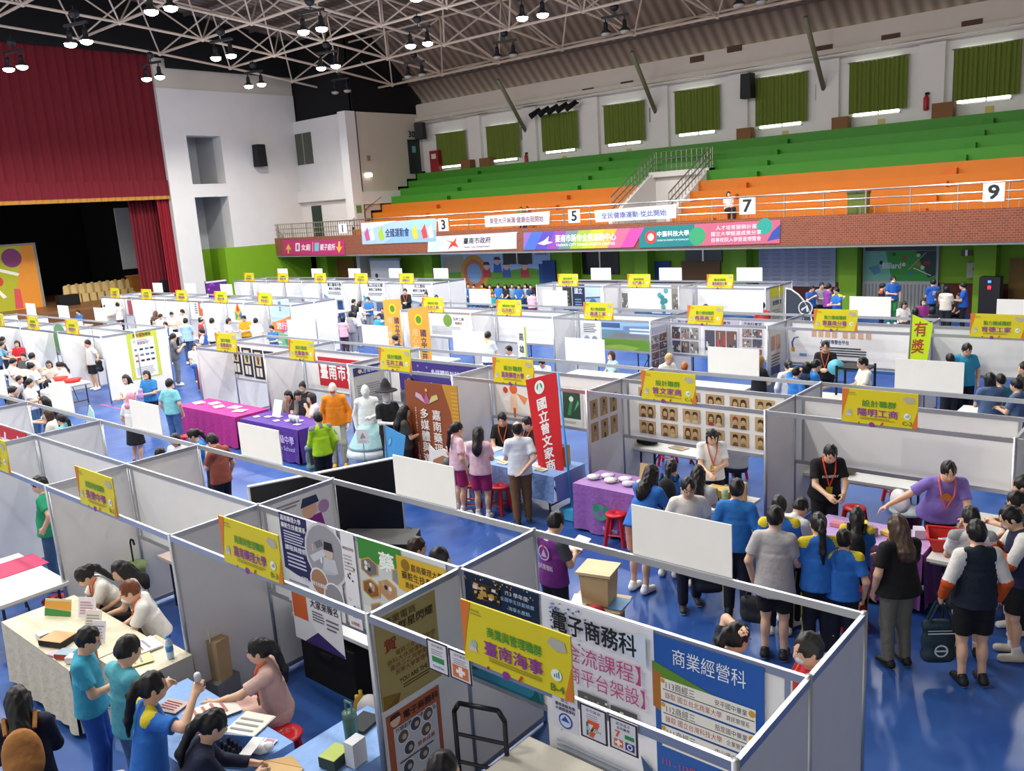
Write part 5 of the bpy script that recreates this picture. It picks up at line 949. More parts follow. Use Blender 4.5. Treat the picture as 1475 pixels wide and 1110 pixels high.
carton('box', 'small lime and dark carton on the second blue table', 'box', 2.72, -.25, z, .16, .2, .09, '2e3a34', .2, 'a8b85a'); carton('box', 'white gadget box beside the lime carton', 'box', 2.86, -.15, z, .1, .14, .2, 'c9ccd0', .1); carton('tray', 'black tray behind the green tumbler', 'tray', 2.5, .22, z, .2, .25, .02, '1c2022', .2)
t = thing('canvas_bag', 'cream canvas bag lying at the end of the second blue table', 'bag', (2.5, .72, .0), .5); b = MB(); b.ball((0, 0, .55), (.24, .16, .12), mat('c9b894', .8, 'cloth'), 12).ball((-.15, .02, .52), (.14, .12, .1), mat('c9b894', .8, 'cloth'), 10); b.build('bag_body', t); MB().path([(-.1, .05, .62), (-.02, .1, .74), (.12, .06, .68), (.15, 0, .6)], .02, mat('b8a684', .8)).build('strap', t); MB().box((0, 0, .23), (.3, .3, .44), mat('a02428', .4), taper=.8).build('red_stool', t)
# black side: bags under booth B-3 table
t = thing('plastic_bag', 'thin plastic bag of yellow drink bottles on the floor in booth B-3', 'bag', (1.68, .92, 0)); MB().ball((0, 0, .17), (.16, .13, .2), mat('c8c4c4', .5), 10).build('bag_body', t)
for dx, dy in ((-.2, .0), (-.24, .08), (.14, .1)): MB().lathe([(.04, 0), (.042, .2), (.02, .27), (.02, .3)], (dx, dy, 0), mat('c9a42c', .4), 9).build('drink_bottle', t)
t = thing('black_crate', 'black equipment case under the table in booth B-3', 'case', (.75, 1.38, 0)); MB().box((0, 0, .28), (.9, .5, .56), BLACK).build('case_body', t); MB().box((0, -.26, .4), (.2, .03, .04), DARK).build('handle', t)
# folding hand truck
p = PZ(690, 1010, 1.15); t = thing('hand_truck', 'black tubular hand truck standing in booth B-4', 'trolley', (3.55, .55, 0), .3); m = mat('121216', .4); b = MB()
b.path([(-.22, 0, .05), (-.22, 0, 1.05), (-.17, 0, 1.13), (.17, 0, 1.13), (.22, 0, 1.05), (.22, 0, .05)], .02, m, 8); b.build('frame', t); b = MB()
for z_ in (.85, .6, .35): b.tube((-.22, 0, z_), (.22, 0, z_), .015, m, 6)
b.build('cross_bar', t); MB().box((0, -.18, .03), (.44, .36, .02), m).build('base_plate', t)
for s in (-1, 1): MB().tube((s*.2, .08, .08), (s*.26, .08, .08), .08, m, 12).build('wheel', t)
b = MB().ball((0, 0, .22), (.28, .2, .22), BLACK, 10).ball((.1, 0, .45), (.18, .15, .16), BLACK, 9); simple('backpack', 'black backpack on the floor of booth B-4 by the hand truck', 'bag', (4.25, .38, 0), b)
simple('backpack', 'beige bag leaning against the table in booth B-4', 'bag', (4.45, .05, 0), MB().ball((0, 0, .2), (.2, .16, .22), mat('a8806c', .8, 'cloth'), 10).ball((.02, 0, .36), (.12, .1, .1), mat('a8806c', .8, 'cloth'), 8))
# ---- aisle behind the nearest row
t = thing('interactive_display', 'large black backed display panel on a stand behind booth B-3', 'display', (-.98, 2.62, 0), 1.18); b = MB(); b.box((0, 0, 1.2), (1.95, .07, 1.1), mat('111114', .5)); b.build('panel_back', t); b = MB(); 
for s in (-1, 1): b.box((s*.98, 0, 1.2), (.02, .08, 1.12), mat('d0d0d2', .4)); b.box((0, 0, 1.2+s*.555), (1.98, .08, .015), mat('c0c0c4', .4))
b.build('bezel', t); b = MB(); b.box((-.6, 0, .35), (.06, .06, .7), DARK); b.box((.6, 0, .35), (.06, .06, .7), DARK); b.box((-.6, 0, .03), (.08, .6, .05), DARK); b.box((.6, 0, .03), (.08, .6, .05), DARK); b.build('stand', t)
t = thing('tool_cabinet', 'black steel cabinet with bright drawer handles beside the black display', 'cabinet', (.02, 2.55, 0), .55); MB().box((0, 0, .55), (.95, .5, 1.1), mat('0d0d10', .5)).build('body', t)
for k in range(4):
    for s in (-1, 1): d_ = MB().box((s*.23, -.26, .2+.24*k), (.42, .02, .2), mat('17171b', .5)).build('drawer', t); MB().box((s*.23, -.285, .26+.24*k), (.3, .02, .02), mat('c9ccd2', .3)).build('drawer_handle', d_)
t = thing('wooden_box_stand', 'plain wooden box on a small stand with picture cards behind the B-4 posters', 'display', (3.2, 2.72, 0), .25); WD = mat('cdb084', .55, 'wood'); MB().box((0, 0, 1.2), (.27, .27, .3), WD, taper=1.12).build('box', t); MB().box((0, 0, 1.38), (.36, .34, .03), mat('d8bf94', .5, 'wood')).build('lid', t); MB().box((0, 0, 1.02), (.55, .4, .03), WD).build('shelf', t); MB().box((0, 0, .5), (.4, .34, 1.0), mat('8a6a44', .6, 'wood')).build('pedestal', t)
MB().box((-.19, -.05, 1.045), (.16, .22, .01), mat('d8dce2', .5), rz=.2).build('left_card', t); MB().box((.2, -.02, 1.045), (.18, .26, .01), mat('5f9ad0', .5), rz=-.1).build('right_card', t); MB().ball((.05, -.22, 1.05), (.09, .03, .05), mat('c8202c', .5), 8).build('red_bow', t)
# ---- second row, camera side tables
draped_table('magenta cloth covered table at the left end of the second booth row', -11.5, -8.95, 6.1, 6.95, 'a8287f', .72)
def tpu(f): f.text('臺南市光華高級中學', .25, .55, .95, .8, 'c9b8e0', .02).text('Kuang Hua High School', .3, .3, .95, .48, 'c9b8e0', .0).text('CO', .05, .5, .16, .82, 'c9b8e0', .0)
draped_table('purple cloth table with pale lettering, right of the magenta table', -8.72, -6.6, 6.08, 6.92, '53318c', .72, text=tpu)
folding_table('plain white table behind the mannequins', -5.6, -4.0, 6.9, 7.5)
draped_table('light blue cloth table below the red vertical banner', -1.9, -.14, 6.28, 7.1, '7f9ed0', .42)
folding_table('table beside the green haired poster', -2.9, -1.95, 6.6, 7.2)
def tpv(f): f.disc(.42, .5, .1, '3f9a78').disc(.42, .5, .05, '8a5aa8').disc(.36, .58, .05, '2f8a6a').disc(.5, .56, .05, '2f8a6a').text('National Tseng-Wen', .45, .1, .95, .22, 'd8c8e4', .0)
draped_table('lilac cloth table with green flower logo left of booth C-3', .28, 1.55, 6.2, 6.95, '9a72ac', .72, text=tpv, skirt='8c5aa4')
folding_table('white work table with kraft cards in booth C-3', 1.75, 2.95, 6.25, 7.0)
def tpl(f): f.text('陽明工商', .2, .3, .8, .7, 'a03a78', .0)
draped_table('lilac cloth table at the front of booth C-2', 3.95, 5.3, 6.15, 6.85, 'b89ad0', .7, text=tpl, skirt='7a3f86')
folding_table('white table at the right of booth C-2', 5.35, 6.0, 6.1, 7.9, .74)
folding_table('white table right of booth C-2 behind the students', 6.05, 7.7, 6.3, 7.0, .74)
folding_table('white table behind the rear panel of booth C-2', 3.0, 4.7, 8.35, 8.9)
folding_table('white table behind the rear panel of booth C-3', -.05, 1.4, 8.3, 8.9)
folding_table('long white table in the stage side second row by the end wall', -19.2, -17.4, 5.9, 6.6)
draped_table('dark red cloth table in the aisle by the stage side end wall', -16.3, -14.6, 9.3, 10.0, '7a1428', .7)
tablab = 0
for x0, y0 in ((-26, 5.9), (-23, 5.9), (-35, 12.9), (-32, 12.9), (-29, 12.9), (-26, 12.9), (-22.8, 12.9), (-19.8, 12.9), (-11, 12.9), (-8, 12.9), (-5, 12.9), (-2, 12.9), (1, 12.9), (4, 12.9), (-11, 16.4), (-5.2, 16.4), (-25, 20.2), (-22, 20.2), (-19.5, 20.2), (-11, 20.2), (-8, 20.2), (-5, 20.2)):
    folding_table('white table in front of the %s booth row at %s of it' % (('stage side' if x0 < -15 else 'middle') + (' second' if y0 < 8 else ' third' if y0 < 15 else ' far third' if y0 < 18 else ' back'), ('stage end', 'left part', 'left centre', 'centre', 'right centre', 'right part', 'right end')[min(6, tablab % 7)]), x0, x0+1.8, y0, y0+.7); tablab += 1
# things on the second row tables
z = .76
for k in range(5): sheets('white leaflets on the magenta table, %s from left' % ORD[k], -11.2+.45*k, 6.5+.15*(k % 2), z, .3, .22, n=3)
for k in range(7): sheets('small printed card on the purple table, %s from left' % ORD[k], -8.5+.25*k, 6.35+.12*(k % 3), z, .16, .12, 'e0dfe6', 1)
sheet_thing('display_card', 'white tablet standing on the purple table', 'tablet', (-8.2, 6.55, z), X_, np.array((0, .3, .95)), .3, .38, 'e8eaec', lambda f: f.rect(.06, .06, .94, .94, 'dfe6ea'))
for k in range(3): simple('clear_cup', 'clear plastic cup on the purple table, %s from left' % ORD[k], 'cup', (-7.35+.12*k, 6.45, z), MB().lathe([(.035, 0), (.045, .15)], (0, 0, 0), mat('cfd4d8', .15), 10), 'clear cups on the purple table')
carton('gift_bag', 'yellow and navy gift box on the blue cloth table', 'box', -.45, 6.85, z, .3, .16, .32, 'c08a1c', .1, '2a2a2e'); sheet_thing('box_label', 'navy label on the front of the yellow gift box', 'label', (-.56, 6.76, z+.06), X_, Z_, .2, .22, '1f2c48', lambda f: f.disc(.5, .7, .2, '9fb0c8'))
for k in range(7): sheets('cream paper on the blue cloth table, %s from left' % ORD[k], -1.75+.2*k, 6.45+.16*(k % 2), z, .2, .14, ('e8dcb0', 'e4e2de')[k % 2], 2)
for k in range(6): simple('folded_tshirt', 'folded pale fabric bundle on the lilac table, %s from left' % ORD[k], 'cloth', (.45+.16*k, 6.5+.15*(k % 2), z+.02), MB().ball((0, 0, .01), (.11, .09, .04), mat(('d8d6da', 'c8c2d0', 'e0dcd0')[k % 3], .8, 'cloth'), 8).ball((.05, .03, .02), (.07, .06, .03), mat('b8b2c4', .8, 'cloth'), 7), 'folded fabric on the lilac table')
sheet_thing('portrait_card', 'brown drawn portrait card standing on the lilac table', 'picture', (1.15, 6.7, z), X_, np.array((0, .2, .98)), .22, .3, KR, portrait(130))
carton('box', 'kraft cardboard box with a printed face on the work table in C-3', 'box', 1.95, 6.45, z, .28, .2, .24, 'b8956a', .3); carton('box', 'flat kraft tray on the work table in C-3', 'box', 2.5, 6.8, z, .5, .22, .1, 'b08a3c', 0, 'c09a4c')
for k, (x, y, c, h) in enumerate(((2.6, 6.62, '8a9a7a', .16), (2.72, 6.68, 'dfe2da', .24), (2.45, 6.6, '6a6a5a', .15), (2.82, 6.75, 'c9a478', .26))): simple('pen_cup', ('green patterned cup', 'tall white cup', 'dark patterned cup', 'kraft tube')[k]+' on the work table in C-3', 'cup', (x, y, z), MB().lathe([(.045, 0), (.05, h)], (0, 0, 0), mat(c, .5), 12), 'cups on the work table')
simple('stamp', 'small black chess shaped stamp on the work table', 'stamp', (2.62, 6.38, z), MB().lathe([(.025, 0), (.025, .02), (.01, .05), (.02, .09), (.008, .12)], (0, 0, 0), DARK, 10))
for k, (x, y, c) in enumerate(((4.2, 6.5, 'd88a9a'), (4.45, 6.6, 'd8c83a'), (4.62, 6.4, '9a8478'), (4.8, 6.55, 'd8b86a'), (5.0, 6.45, 'e0d06a'), (5.12, 6.65, 'c8c4d0'), (4.38, 6.42, '8a2c4a'))): carton('sample_packet', ('pink striped', 'yellow', 'grey brown', 'tan', 'pale yellow', 'clear grey', 'dark red')[k]+' sample packet on the lilac table in C-2', 'packet', x, y, z, .16, .12, .04+.03*(k % 3), c, .4*k)
t = thing('basket', 'red plastic basket of white cards on the white table in C-2', 'basket', (5.55, 6.55, .745), .3); b = MB(); b.add([(-.25, -.17, 0), (.25, -.17, 0), (.25, .17, 0), (-.25, .17, 0), (-.3, -.22, .16), (.3, -.22, .16), (.3, .22, .16), (-.3, .22, .16)], [(0, 1, 2, 3), (0, 4, 5, 1), (1, 5, 6, 2), (2, 6, 7, 3), (3, 7, 4, 0)], mat('c8241c', .4)); b.build('tub', t); b = MB(); b.path([(-.3, -.22, .16), (.3, -.22, .16), (.3, .22, .16), (-.3, .22, .16), (-.3, -.22, .16)], .015, mat('d02a20', .4)); b.build('rim', t); b = MB()
for k in range(6): b.box((-.1+.05*k, .03*(k % 3)-.05, .1+.008*k), (.18, .12, .005), mat(('e8e6e6', 'b0a8d0')[k % 2], .6), rz=.4*k)
b.build('cards', t)
t = thing('desk_fan', 'round white desk fan behind the lilac table', 'fan', (4.72, 7.25, 0)); MB().lathe([(.0001, -.06), (.12, -.05), (.16, 0), (.12, .05), (.0001, .06)], (0, 0, 0), mat('d8d8da', .4), 18).build('fan_head', t).location = (0, 0, .95); t.children[0].rotation_euler = (PI/2, 0, -.5); MB().tube((0, 0, 0), (0, 0, .85), .015, mat('d0d0d2', .4), 6).build('fan_stem', t); MB().lathe([(.14, 0), (.14, .02), (.03, .04)], (0, 0, 0), mat('d0d0d2', .4), 14).build('fan_base', t)
simple('bag', 'grey folded bag on the white table behind the C-2 panel', 'bag', (3.35, 8.6, .74), MB().ball((0, 0, .06), (.3, .14, .08), mat('6a6862', .8, 'cloth'), 10).ball((.2, .03, .05), (.16, .12, .06), mat('8a7a5a', .8, 'cloth'), 8))
simple('bag', 'black bag on the table behind the C-3 panel', 'bag', (.12, 8.6, .74), MB().ball((0, 0, .08), (.25, .18, .1), BLACK, 10)); sheets('brown notebook on the table behind the C-3 panel', .75, 8.6, .745, .3, .2, 'c8b088', 2)
simple('backpack', 'black backpack on the floor behind the lilac table in C-3', 'bag', (.95, 7.3, 0), MB().ball((0, 0, .25), (.3, .2, .27), BLACK, 10).ball((.15, -.05, .3), (.2, .18, .2), BLACK, 9))
simple('bucket', 'pale round pot behind the lilac table in C-2', 'bucket', (4.55, 8.2, .0), MB().lathe([(.18, 0), (.2, .45), (.22, .46)], (0, 0, 0), mat('5a1a20', .5), 14).lathe([(.24, .46), (.24, .5), (.0001, .52)], (0, 0, 0), mat('b8c4c8', .3), 14))
carton('pc_tower', 'black computer tower on the dark red table', 'computer', -15.9, 9.6, .76, .25, .55, .5, '1a1b1f', .4); sheets('white cloth papers on the dark red table', -15.2, 9.5, .76, .4, .3)
simple('tub', 'red tub on the long white table by the end wall', 'tub', (-18.6, 6.25, .745), MB().lathe([(.18, 0), (.22, .1)], (0, 0, 0), mat('c83a2c', .4), 12)); simple('tub', 'second red tub on the long white table nearest the end wall', 'tub', (-17.9, 6.3, .745), MB().lathe([(.2, 0), (.26, .09)], (0, 0, 0), mat('c02a2c', .4), 12))
t = thing('robot_kit', 'black metal workbench frame with a blue disc before the robot arm poster', 'machine', (1.95, 13.7, 0)); b = MB()
for x in (-.3, .3):
    for y in (-.25, .25): b.tube((x, y, 0), (x, y, 1.35), .025, DARK, 6)
for z_ in (.6, 1.3): b.box((0, 0, z_), (.62, .52, .04), DARK)
b.build('frame', t); MB().tube((-.35, -.2, 1.3), (-.35, -.12, 1.3), .16, mat('5ab0c8', .4), 16).build('blue_disc', t)
draped_table('blue cloth table before the robot arm poster', .2, 2.0, 14.1, 14.7, '2f5fa8', .7)
b = MB(); b.prism([(0, 0, .02), (.55, 0, .02), (.5, 0, .9), (.42, 0, 1.05)], (0, .03, 0), mat('bfe0d8', .6, 'banner')); t = thing('small_flag', 'small white flag with green leaf beside the blank board, left aisle', 'flag', (-6.0+0, 2.3, 0)); p = PZ(112, 610, .6); t.location = (p[0], p[1], 0); t.rotation_euler = (0, 0, .4)
b.build('flag_cloth', t); MB().tube((0, 0, 0), (.42, .015, 1.1), .012, STEEL, 6).build('pole', t); MB().prism([(.2, -.004, .35), (.35, -.004, .3), (.4, -.004, .5), (.3, -.004, .6)], (0, .003, 0), mat('3f9a6a', .6)).build('leaf_print', t)
# stools
SP = [((722, 738), 'red stool between the pink shirted girls and the man in tan trousers'), ((889, 782), 'red stool at the corner of the lilac table'), ((680, 735), 'red stool behind the legs of the pink shirted girls'), ((838, 735), 'red stool half hidden beside the blue banner base'), ((274, 656), 'red stool in front of the magenta table'), ((1060, 690), 'red stool behind the C-3 girl in white'), ((962, 668), 'dark red stool under the table behind C-3'), ((1165, 868), 'red stool between the blue shirted students'), ((1222, 900), 'red stool behind the boy in blue with yellow stripes'), ((1010, 668), 'red stool under the rear panel of C-3'), ((1290, 720), 'red stool behind the lilac table in C-2')]
for k, ((u, v), lb) in enumerate(SP): q = PZ(u, v); stool(q[0], q[1], lb, .3*k)
for k, (x, y, lb) in enumerate(((-3.25, -.05, 'red stool beside the man in the green shirt'), (-.7, .55, 'red stool behind the seated girls at the cream table'), (2.35, -1.75, 'red stool near the blue table front'), (1.65, -.02, 'red stool of the woman in the pale pink dress'), (-18.3, 5.5, 'red stool in front of the long white table'), (-17.7, 5.55, 'second red stool in front of the long white table'), (5.0, .35, 'red stool under the B-4 posters'), (3.9, 8.0, 'dark red stool behind the white panel of C-2'))): stool(x, y, lb, .4*k)
t = thing('fan_cord', 'white power cord lying behind the lilac table', 'cord', (0, 0, 0)); b = MB(); pts_ = [(4.7, 7.2, .02), (4.4, 7.3, .015), (4.1, 7.1, .015), (3.8, 7.3, .015)]; b.path(pts_, .008, mat('d8d8da', .5)); b.build('cable', t)
# ================================================================ figures: smooth blended solids turned into one continuous surface
def unit(v): v = np.asarray(v, float); return v/(np.linalg.norm(v)+1e-9)
def rotx(a): c, s = math.cos(a), math.sin(a); return np.array([[1, 0, 0], [0, c, -s], [0, s, c]])
def rotz_(a): c, s = math.cos(a), math.sin(a); return np.array([[c, -s, 0], [s, c, 0], [0, 0, 1]])
def roty(a): c, s = math.cos(a), math.sin(a); return np.array([[c, 0, s], [0, 1, 0], [-s, 0, c]])
class Solid:
    def __init__(s): s.pr = []; s.cuts = []; s.wob = 0
    def rc(s, a, b, ra, rb=None, k=.025, g=0, flat=False):
        a = np.asarray(a, float); b = np.asarray(b, float); rb = ra if rb is None else rb; m = max(ra, rb)
        s.pr.append((0, (a, b, ra, rb, flat), np.minimum(a, b)-m, np.maximum(a, b)+m, k, g)); return s
    def el(s, c, r, R=None, k=.03, g=0):
        c = np.asarray(c, float); m = max(r); R = np.eye(3) if R is None else R; ext = np.sqrt((R**2)@(np.asarray(r)**2))
        s.pr.append((1, (c, np.asarray(r, float), R), c-ext, c+ext, k, g)); return s
    def cy(s, c, R, z0, z1, r0, r1, k=.03, g=0):
        c = np.asarray(c, float); m = max(*r0, *r1); p, q = c+R@np.array((0, 0, z0)), c+R@np.array((0, 0, z1))
        s.pr.append((2, (c, R, z0, z1, r0, r1), np.minimum(p, q)-m, np.maximum(p, q)+m, k, g)); return s
    @staticmethod
    def ev(t, pr, P):
        if t == 0:
            a, b, ra, rb, flat = pr; ba = b-a; L2 = ba@ba+1e-12; pa = P-a; tt = np.clip((pa@ba)/L2, 0, 1); d = np.linalg.norm(pa-tt[..., None]*ba, axis=-1)-(ra+(rb-ra)*tt)
            return np.maximum(d, (pa@ba-L2)/math.sqrt(L2)) if flat else d
        if t == 1:
            c, r, R = pr; q = (P-c)@R; k0 = np.linalg.norm(q/r, axis=-1); k1 = np.linalg.norm(q/(r*r), axis=-1)+1e-6; return k0*(k0-1)/k1
        c, R, z0, z1, r0, r1 = pr; q = (P-c)@R; tt = np.clip((q[..., 2]-z0)/(z1-z0), 0, 1); rx = r0[0]+(r1[0]-r0[0])*tt; ry = r0[1]+(r1[1]-r0[1])*tt
        d = (np.sqrt((q[..., 0]/rx)**2+(q[..., 1]/ry)**2)-1)*np.minimum(rx, ry); return np.maximum(d, np.maximum(z0-q[..., 2], q[..., 2]-z1))
    def mesh(s, h):
        lo = np.min([p[2] for p in s.pr], 0)-2*h; hi = np.max([p[3] for p in s.pr], 0)+2*h; n = np.ceil((hi-lo)/h).astype(int)+1
        F = np.full(n, 1.0, np.float32); O = np.zeros(n, np.int8)
        ax = [lo[i]+h*np.arange(n[i]) for i in range(3)]
        for t, pr, a, b, k, g in s.pr:
            pad = k+2*h; i0 = np.maximum(np.floor((a-pad-lo)/h).astype(int), 0); i1 = np.minimum(np.ceil((b+pad-lo)/h).astype(int)+1, n)
            sl = tuple(slice(i0[j], i1[j]) for j in range(3)); G = np.stack(np.meshgrid(*[ax[j][sl[j]] for j in range(3)], indexing='ij'), -1)
            d = s.ev(t, pr, G); f = F[sl]; hh = np.maximum(k-np.abs(f-d), 0)/k; O[sl] = np.where(d < f, g, O[sl]); F[sl] = np.minimum(f, d)-hh*hh*k*.25
        if s.wob:
            G = np.stack(np.meshgrid(*ax, indexing='ij'), -1); F = F+s.wob*(np.sin(G[..., 0]*95+2*np.sin(G[..., 2]*23))*np.sin(G[..., 1]*70+1.3)).astype(np.float32)
        for c in s.cuts:
            G = np.stack(np.meshgrid(*ax, indexing='ij'), -1); F = np.maximum(F, c(G).astype(np.float32))
        F[0], F[-1], F[:, 0], F[:, -1], F[:, :, 0], F[:, :, -1] = (1,)*6
        S = F < 0; m = [x-1 for x in n]; cnt = np.zeros(m, np.int8); acc = np.zeros((*m, 3), np.float32); q = S[:-1, :-1, :-1]
        for dx in (0, 1):
            for dy in (0, 1):
                for dz in (0, 1): cnt += S[dx:m[0]+dx, dy:m[1]+dy, dz:m[2]+dz]
        act = (cnt > 0) & (cnt < 8); I = np.argwhere(act)
        if not len(I): return np.zeros((0, 3)), np.zeros((0, 4), int), np.zeros(0, int)
        sm = np.zeros((len(I), 3)); ct = np.zeros(len(I)); cor = [(x, y, z) for x in (0, 1) for y in (0, 1) for z in (0, 1)]
        val = {c: F[I[:, 0]+c[0], I[:, 1]+c[1], I[:, 2]+c[2]] for c in cor}
        for c in cor:
            for a_ in range(3):
                if c[a_] == 0:
                    e = list(c); e[a_] = 1; e = tuple(e); va, vb = val[c], val[e]; x = (va < 0) != (vb < 0); t_ = va/(va-vb+1e-9*(va == vb)); p = np.tile(np.array(c, float), (len(I), 1)); p[:, a_] += t_; sm[x] += p[x]; ct += x
        V = lo+h*(I+sm/ct[:, None]); idx = np.full(m, -1, np.int32); idx[tuple(I.T)] = np.arange(len(I)); Fc = []
        for a_ in range(3):
            A = [slice(1, -1)]*3; A[a_] = slice(0, -1); B = list(A); B[a_] = slice(1, None); s0, s1 = S[tuple(A)], S[tuple(B)]; E = np.argwhere(s0 != s1)
            if not len(E): continue
            off = np.array([1, 1, 1]); off[a_] = 0; E = E+off; b_, c_ = [(1, 2), (2, 0), (0, 1)][a_]; ib = np.zeros(3, int); ib[b_] = 1; ic = np.zeros(3, int); ic[c_] = 1
            g = lambda D: idx[tuple((E-D).T)]
            Q = np.stack([g(ib+ic), g(ic), g(0*ib), g(ib)], 1); fl = ~S[tuple(E.T)]; Q[fl] = Q[fl][:, ::-1]; Fc.append(Q)
        Fc = np.concatenate(Fc); Fc = Fc[(Fc >= 0).all(1)]
        if len({p[5] for p in s.pr}) < 2: return V, Fc, np.zeros(len(Fc), int)
        ctr = V[Fc].mean(1); D = np.stack([s.ev(p[0], p[1], ctr) for p in s.pr]); return V, Fc, np.array([p[5] for p in s.pr])[D.argmin(0)]
def raw(name, V, F, own, mats, parent):
    me = bpy.data.meshes.new(name); me.vertices.add(len(V)); me.vertices.foreach_set('co', V.astype(np.float32).ravel()); nf = len(F)
    me.loops.add(nf*4); me.loops.foreach_set('vertex_index', F.astype(np.int32).ravel()); me.polygons.add(nf); me.polygons.foreach_set('loop_start', np.arange(0, nf*4, 4, dtype=np.int32))
    for m in mats: me.materials.append(m)
    me.polygons.foreach_set('material_index', np.clip(own, 0, len(mats)-1).astype(np.int32)); me.polygons.foreach_set('use_smooth', np.ones(nf, bool)); me.update(calc_edges=True)
    o = bpy.data.objects.new(name, me); COL.objects.link(o); o.parent = parent; return o
_sh = {}
def shared(key, fn, parent, M):
    if key not in _sh: o = fn().build(key[0]); _sh[key] = o.data
    else: o = bpy.data.objects.new(key[0], _sh[key]); COL.objects.link(o)
    o.parent = parent; o.matrix_local = M; return o
def m44(R, t):
    M = Matrix.Identity(4)
    for i in range(3):
        for j in range(3): M[i][j] = R[i][j]
        M[i][3] = t[i]
    return M
HANDS = dict(down=(.07, .06, -.50), front=(-.10, .30, -.26), desk=(-.06, .36, -.32), chin=(-.12, .19, -.02), up=(.02, .34, .12), back=(-.12, -.16, -.42), phone=(-.08, .28, -.10), reach=(-.02, .50, -.20), side=(.42, .10, -.26), head=(-.12, .10, .26), hip=(.10, -.02, -.36), lap=(-.06, .26, -.42), low=(.0, .22, -.45), bag=(.10, .12, -.48), wide=(.44, .0, -.3), cross=(-.2, .2, -.22), elbow=(.02, .3, -.34))
SKIN = 'd8ad90'; _pn = 0
def person(label, u, v, H=1.66, h=180, arms='down down', lean=0, sit=0, top='e4e2de', bot='1c1d24', hair='short', hc='161414', hp=12, hy=0, sl='s', bt='pants', col=None, yoke=None, cuff=None, shoe='e2e2e0', mask=None, gl=False, lan=None, badge=None, skin=SKIN, belly=0., z=0., pos=None, stride=0., group=None, name='person', cat='person', face=True, hem=.0, apron=None, sock=None, dress=False, vest=None, chest=None, back=None, w=1., astripe=None, lstripe=None):
    global _pn; _pn += 1
    s = H/1.70; seatz = sit if sit else 0; hipz = (.46+sit-.45+.06 if sit else .91*s); hip = np.array((0, 0, hipz)); Rl = rotx(-math.radians(lean)); T = lambda p: hip+Rl@(np.asarray(p, float)*np.array((s*w, s, s))-np.array((0, 0, .91*s)))
    ths = math.radians(h-41.18); Rz = rotz_(-ths)
    # head frame
    Rh = rotz_(math.radians(-hy))@rotx(-math.radians(hp)); nb = T((0, -.005, 1.425)); hc0 = nb+Rh@(np.array((0, .025, .135))*s)
    htop = hc0+Rh@np.array((0, -.01, .135))*s
    if pos is None:
        d = _ray(u, v); t_ = (z+htop[2]-CAM[2])/d[2]; W_ = CAM+d*t_; off = Rz@htop; root = (W_[0]-off[0], W_[1]-off[1], z)
    else: root = (pos[0], pos[1], z)
    dep = (np.array(root)+np.array((0, 0, 1))-CAM)@CF; g = .0125 if dep < 9 else .014 if dep < 13 else .019 if dep < 19 else .027; fr = max(.0085, .55*g)
    R0 = thing(name, label, cat, root, -ths, group)
    def A(c): return hc0+Rh@(np.asarray(c, float)*s)
    # limbs
    hipx = .09*s; legs = []
    for sd in (-1, 1):
        hp_ = hip+np.array((sd*hipx, 0, -.02))
        if sit: kn = np.array((sd*hipx*1.25, .40*s, hipz+.02)); an = np.array((sd*hipx*1.2, .40*s+.03-.06*(sd > 0), .085))
        else: kn = np.array((sd*hipx*1.02, .03+sd*stride*.5, .49*s)); an = np.array((sd*hipx*1.05, sd*stride-.015, .085*s))
        legs.append((hp_, kn, an, sd))
    if sit and hipz > .62:
        pass
    arm = []; am = arms.split()
    for i, sd in enumerate((-1, 1)):
        a = am[i] if i < len(am) else am[0]; S = T((sd*.160, -.01, 1.352)); o = np.array(HANDS[a])*s; tg = S+np.array((sd*o[0], o[1], o[2]))
        if a in ('down', 'bag', 'low') and lean > 25: tg = S+np.array((sd*.05, .05, -.5))*s
        L1, L2 = .285*s, .255*s; dv = tg-S; D = min(np.linalg.norm(dv), (L1+L2)*.985); dv = unit(dv); tg = S+dv*D; x = (L1*L1-L2*L2+D*D)/(2*D); y = math.sqrt(max(L1*L1-x*x, 0)); hint = np.array((sd*.55, -.45, -.75)) if a not in ('up', 'head') else np.array((sd*.9, .1, -.5))
        pe = unit(hint-dv*(hint@dv)); E_ = S+dv*x+pe*y; arm.append((S, E_, tg, sd, a))
    # ---- body
    B = Solid(); tr = 1+belly*.4
    B.el(T((0, .005, 1.23)), (.15*s*w, .098*s, .2*s), Rl).el(T((0, .01+belly*.04, 1.04)), (.132*s*tr*w, .092*s*(1+belly*.8), .16*s), Rl).el(T((0, -.005, .93)), (.15*s*tr*w, .10*s, .12*s), Rl)
    B.rc(T((-.12, -.01, 1.345)), T((.12, -.01, 1.345)), .056*s, k=.05); B.rc(T((0, -.015, 1.37)), A((0, -.012, -.07)), .054*s, .05*s, k=.03); [B.rc(T((q*.04, -.02, 1.40)), T((q*.14, -.015, 1.36)), .04*s, .045*s, k=.04) for q in (-1, 1)]
    B.el(hc0, (.076*s, .096*s, .115*s), Rh, k=.02).el(A((0, .025, -.055)), (.057*s, .07*s, .062*s), Rh, k=.04)
    if dep < 24: B.rc(A((0, .092, .005)), A((0, .108, -.028)), .009*s, .013*s, k=.012); [B.el(A((e*.077, -.005, -.012)), (.012*s, .021*s, .031*s), Rh, k=.008) for e in (-1, 1)]
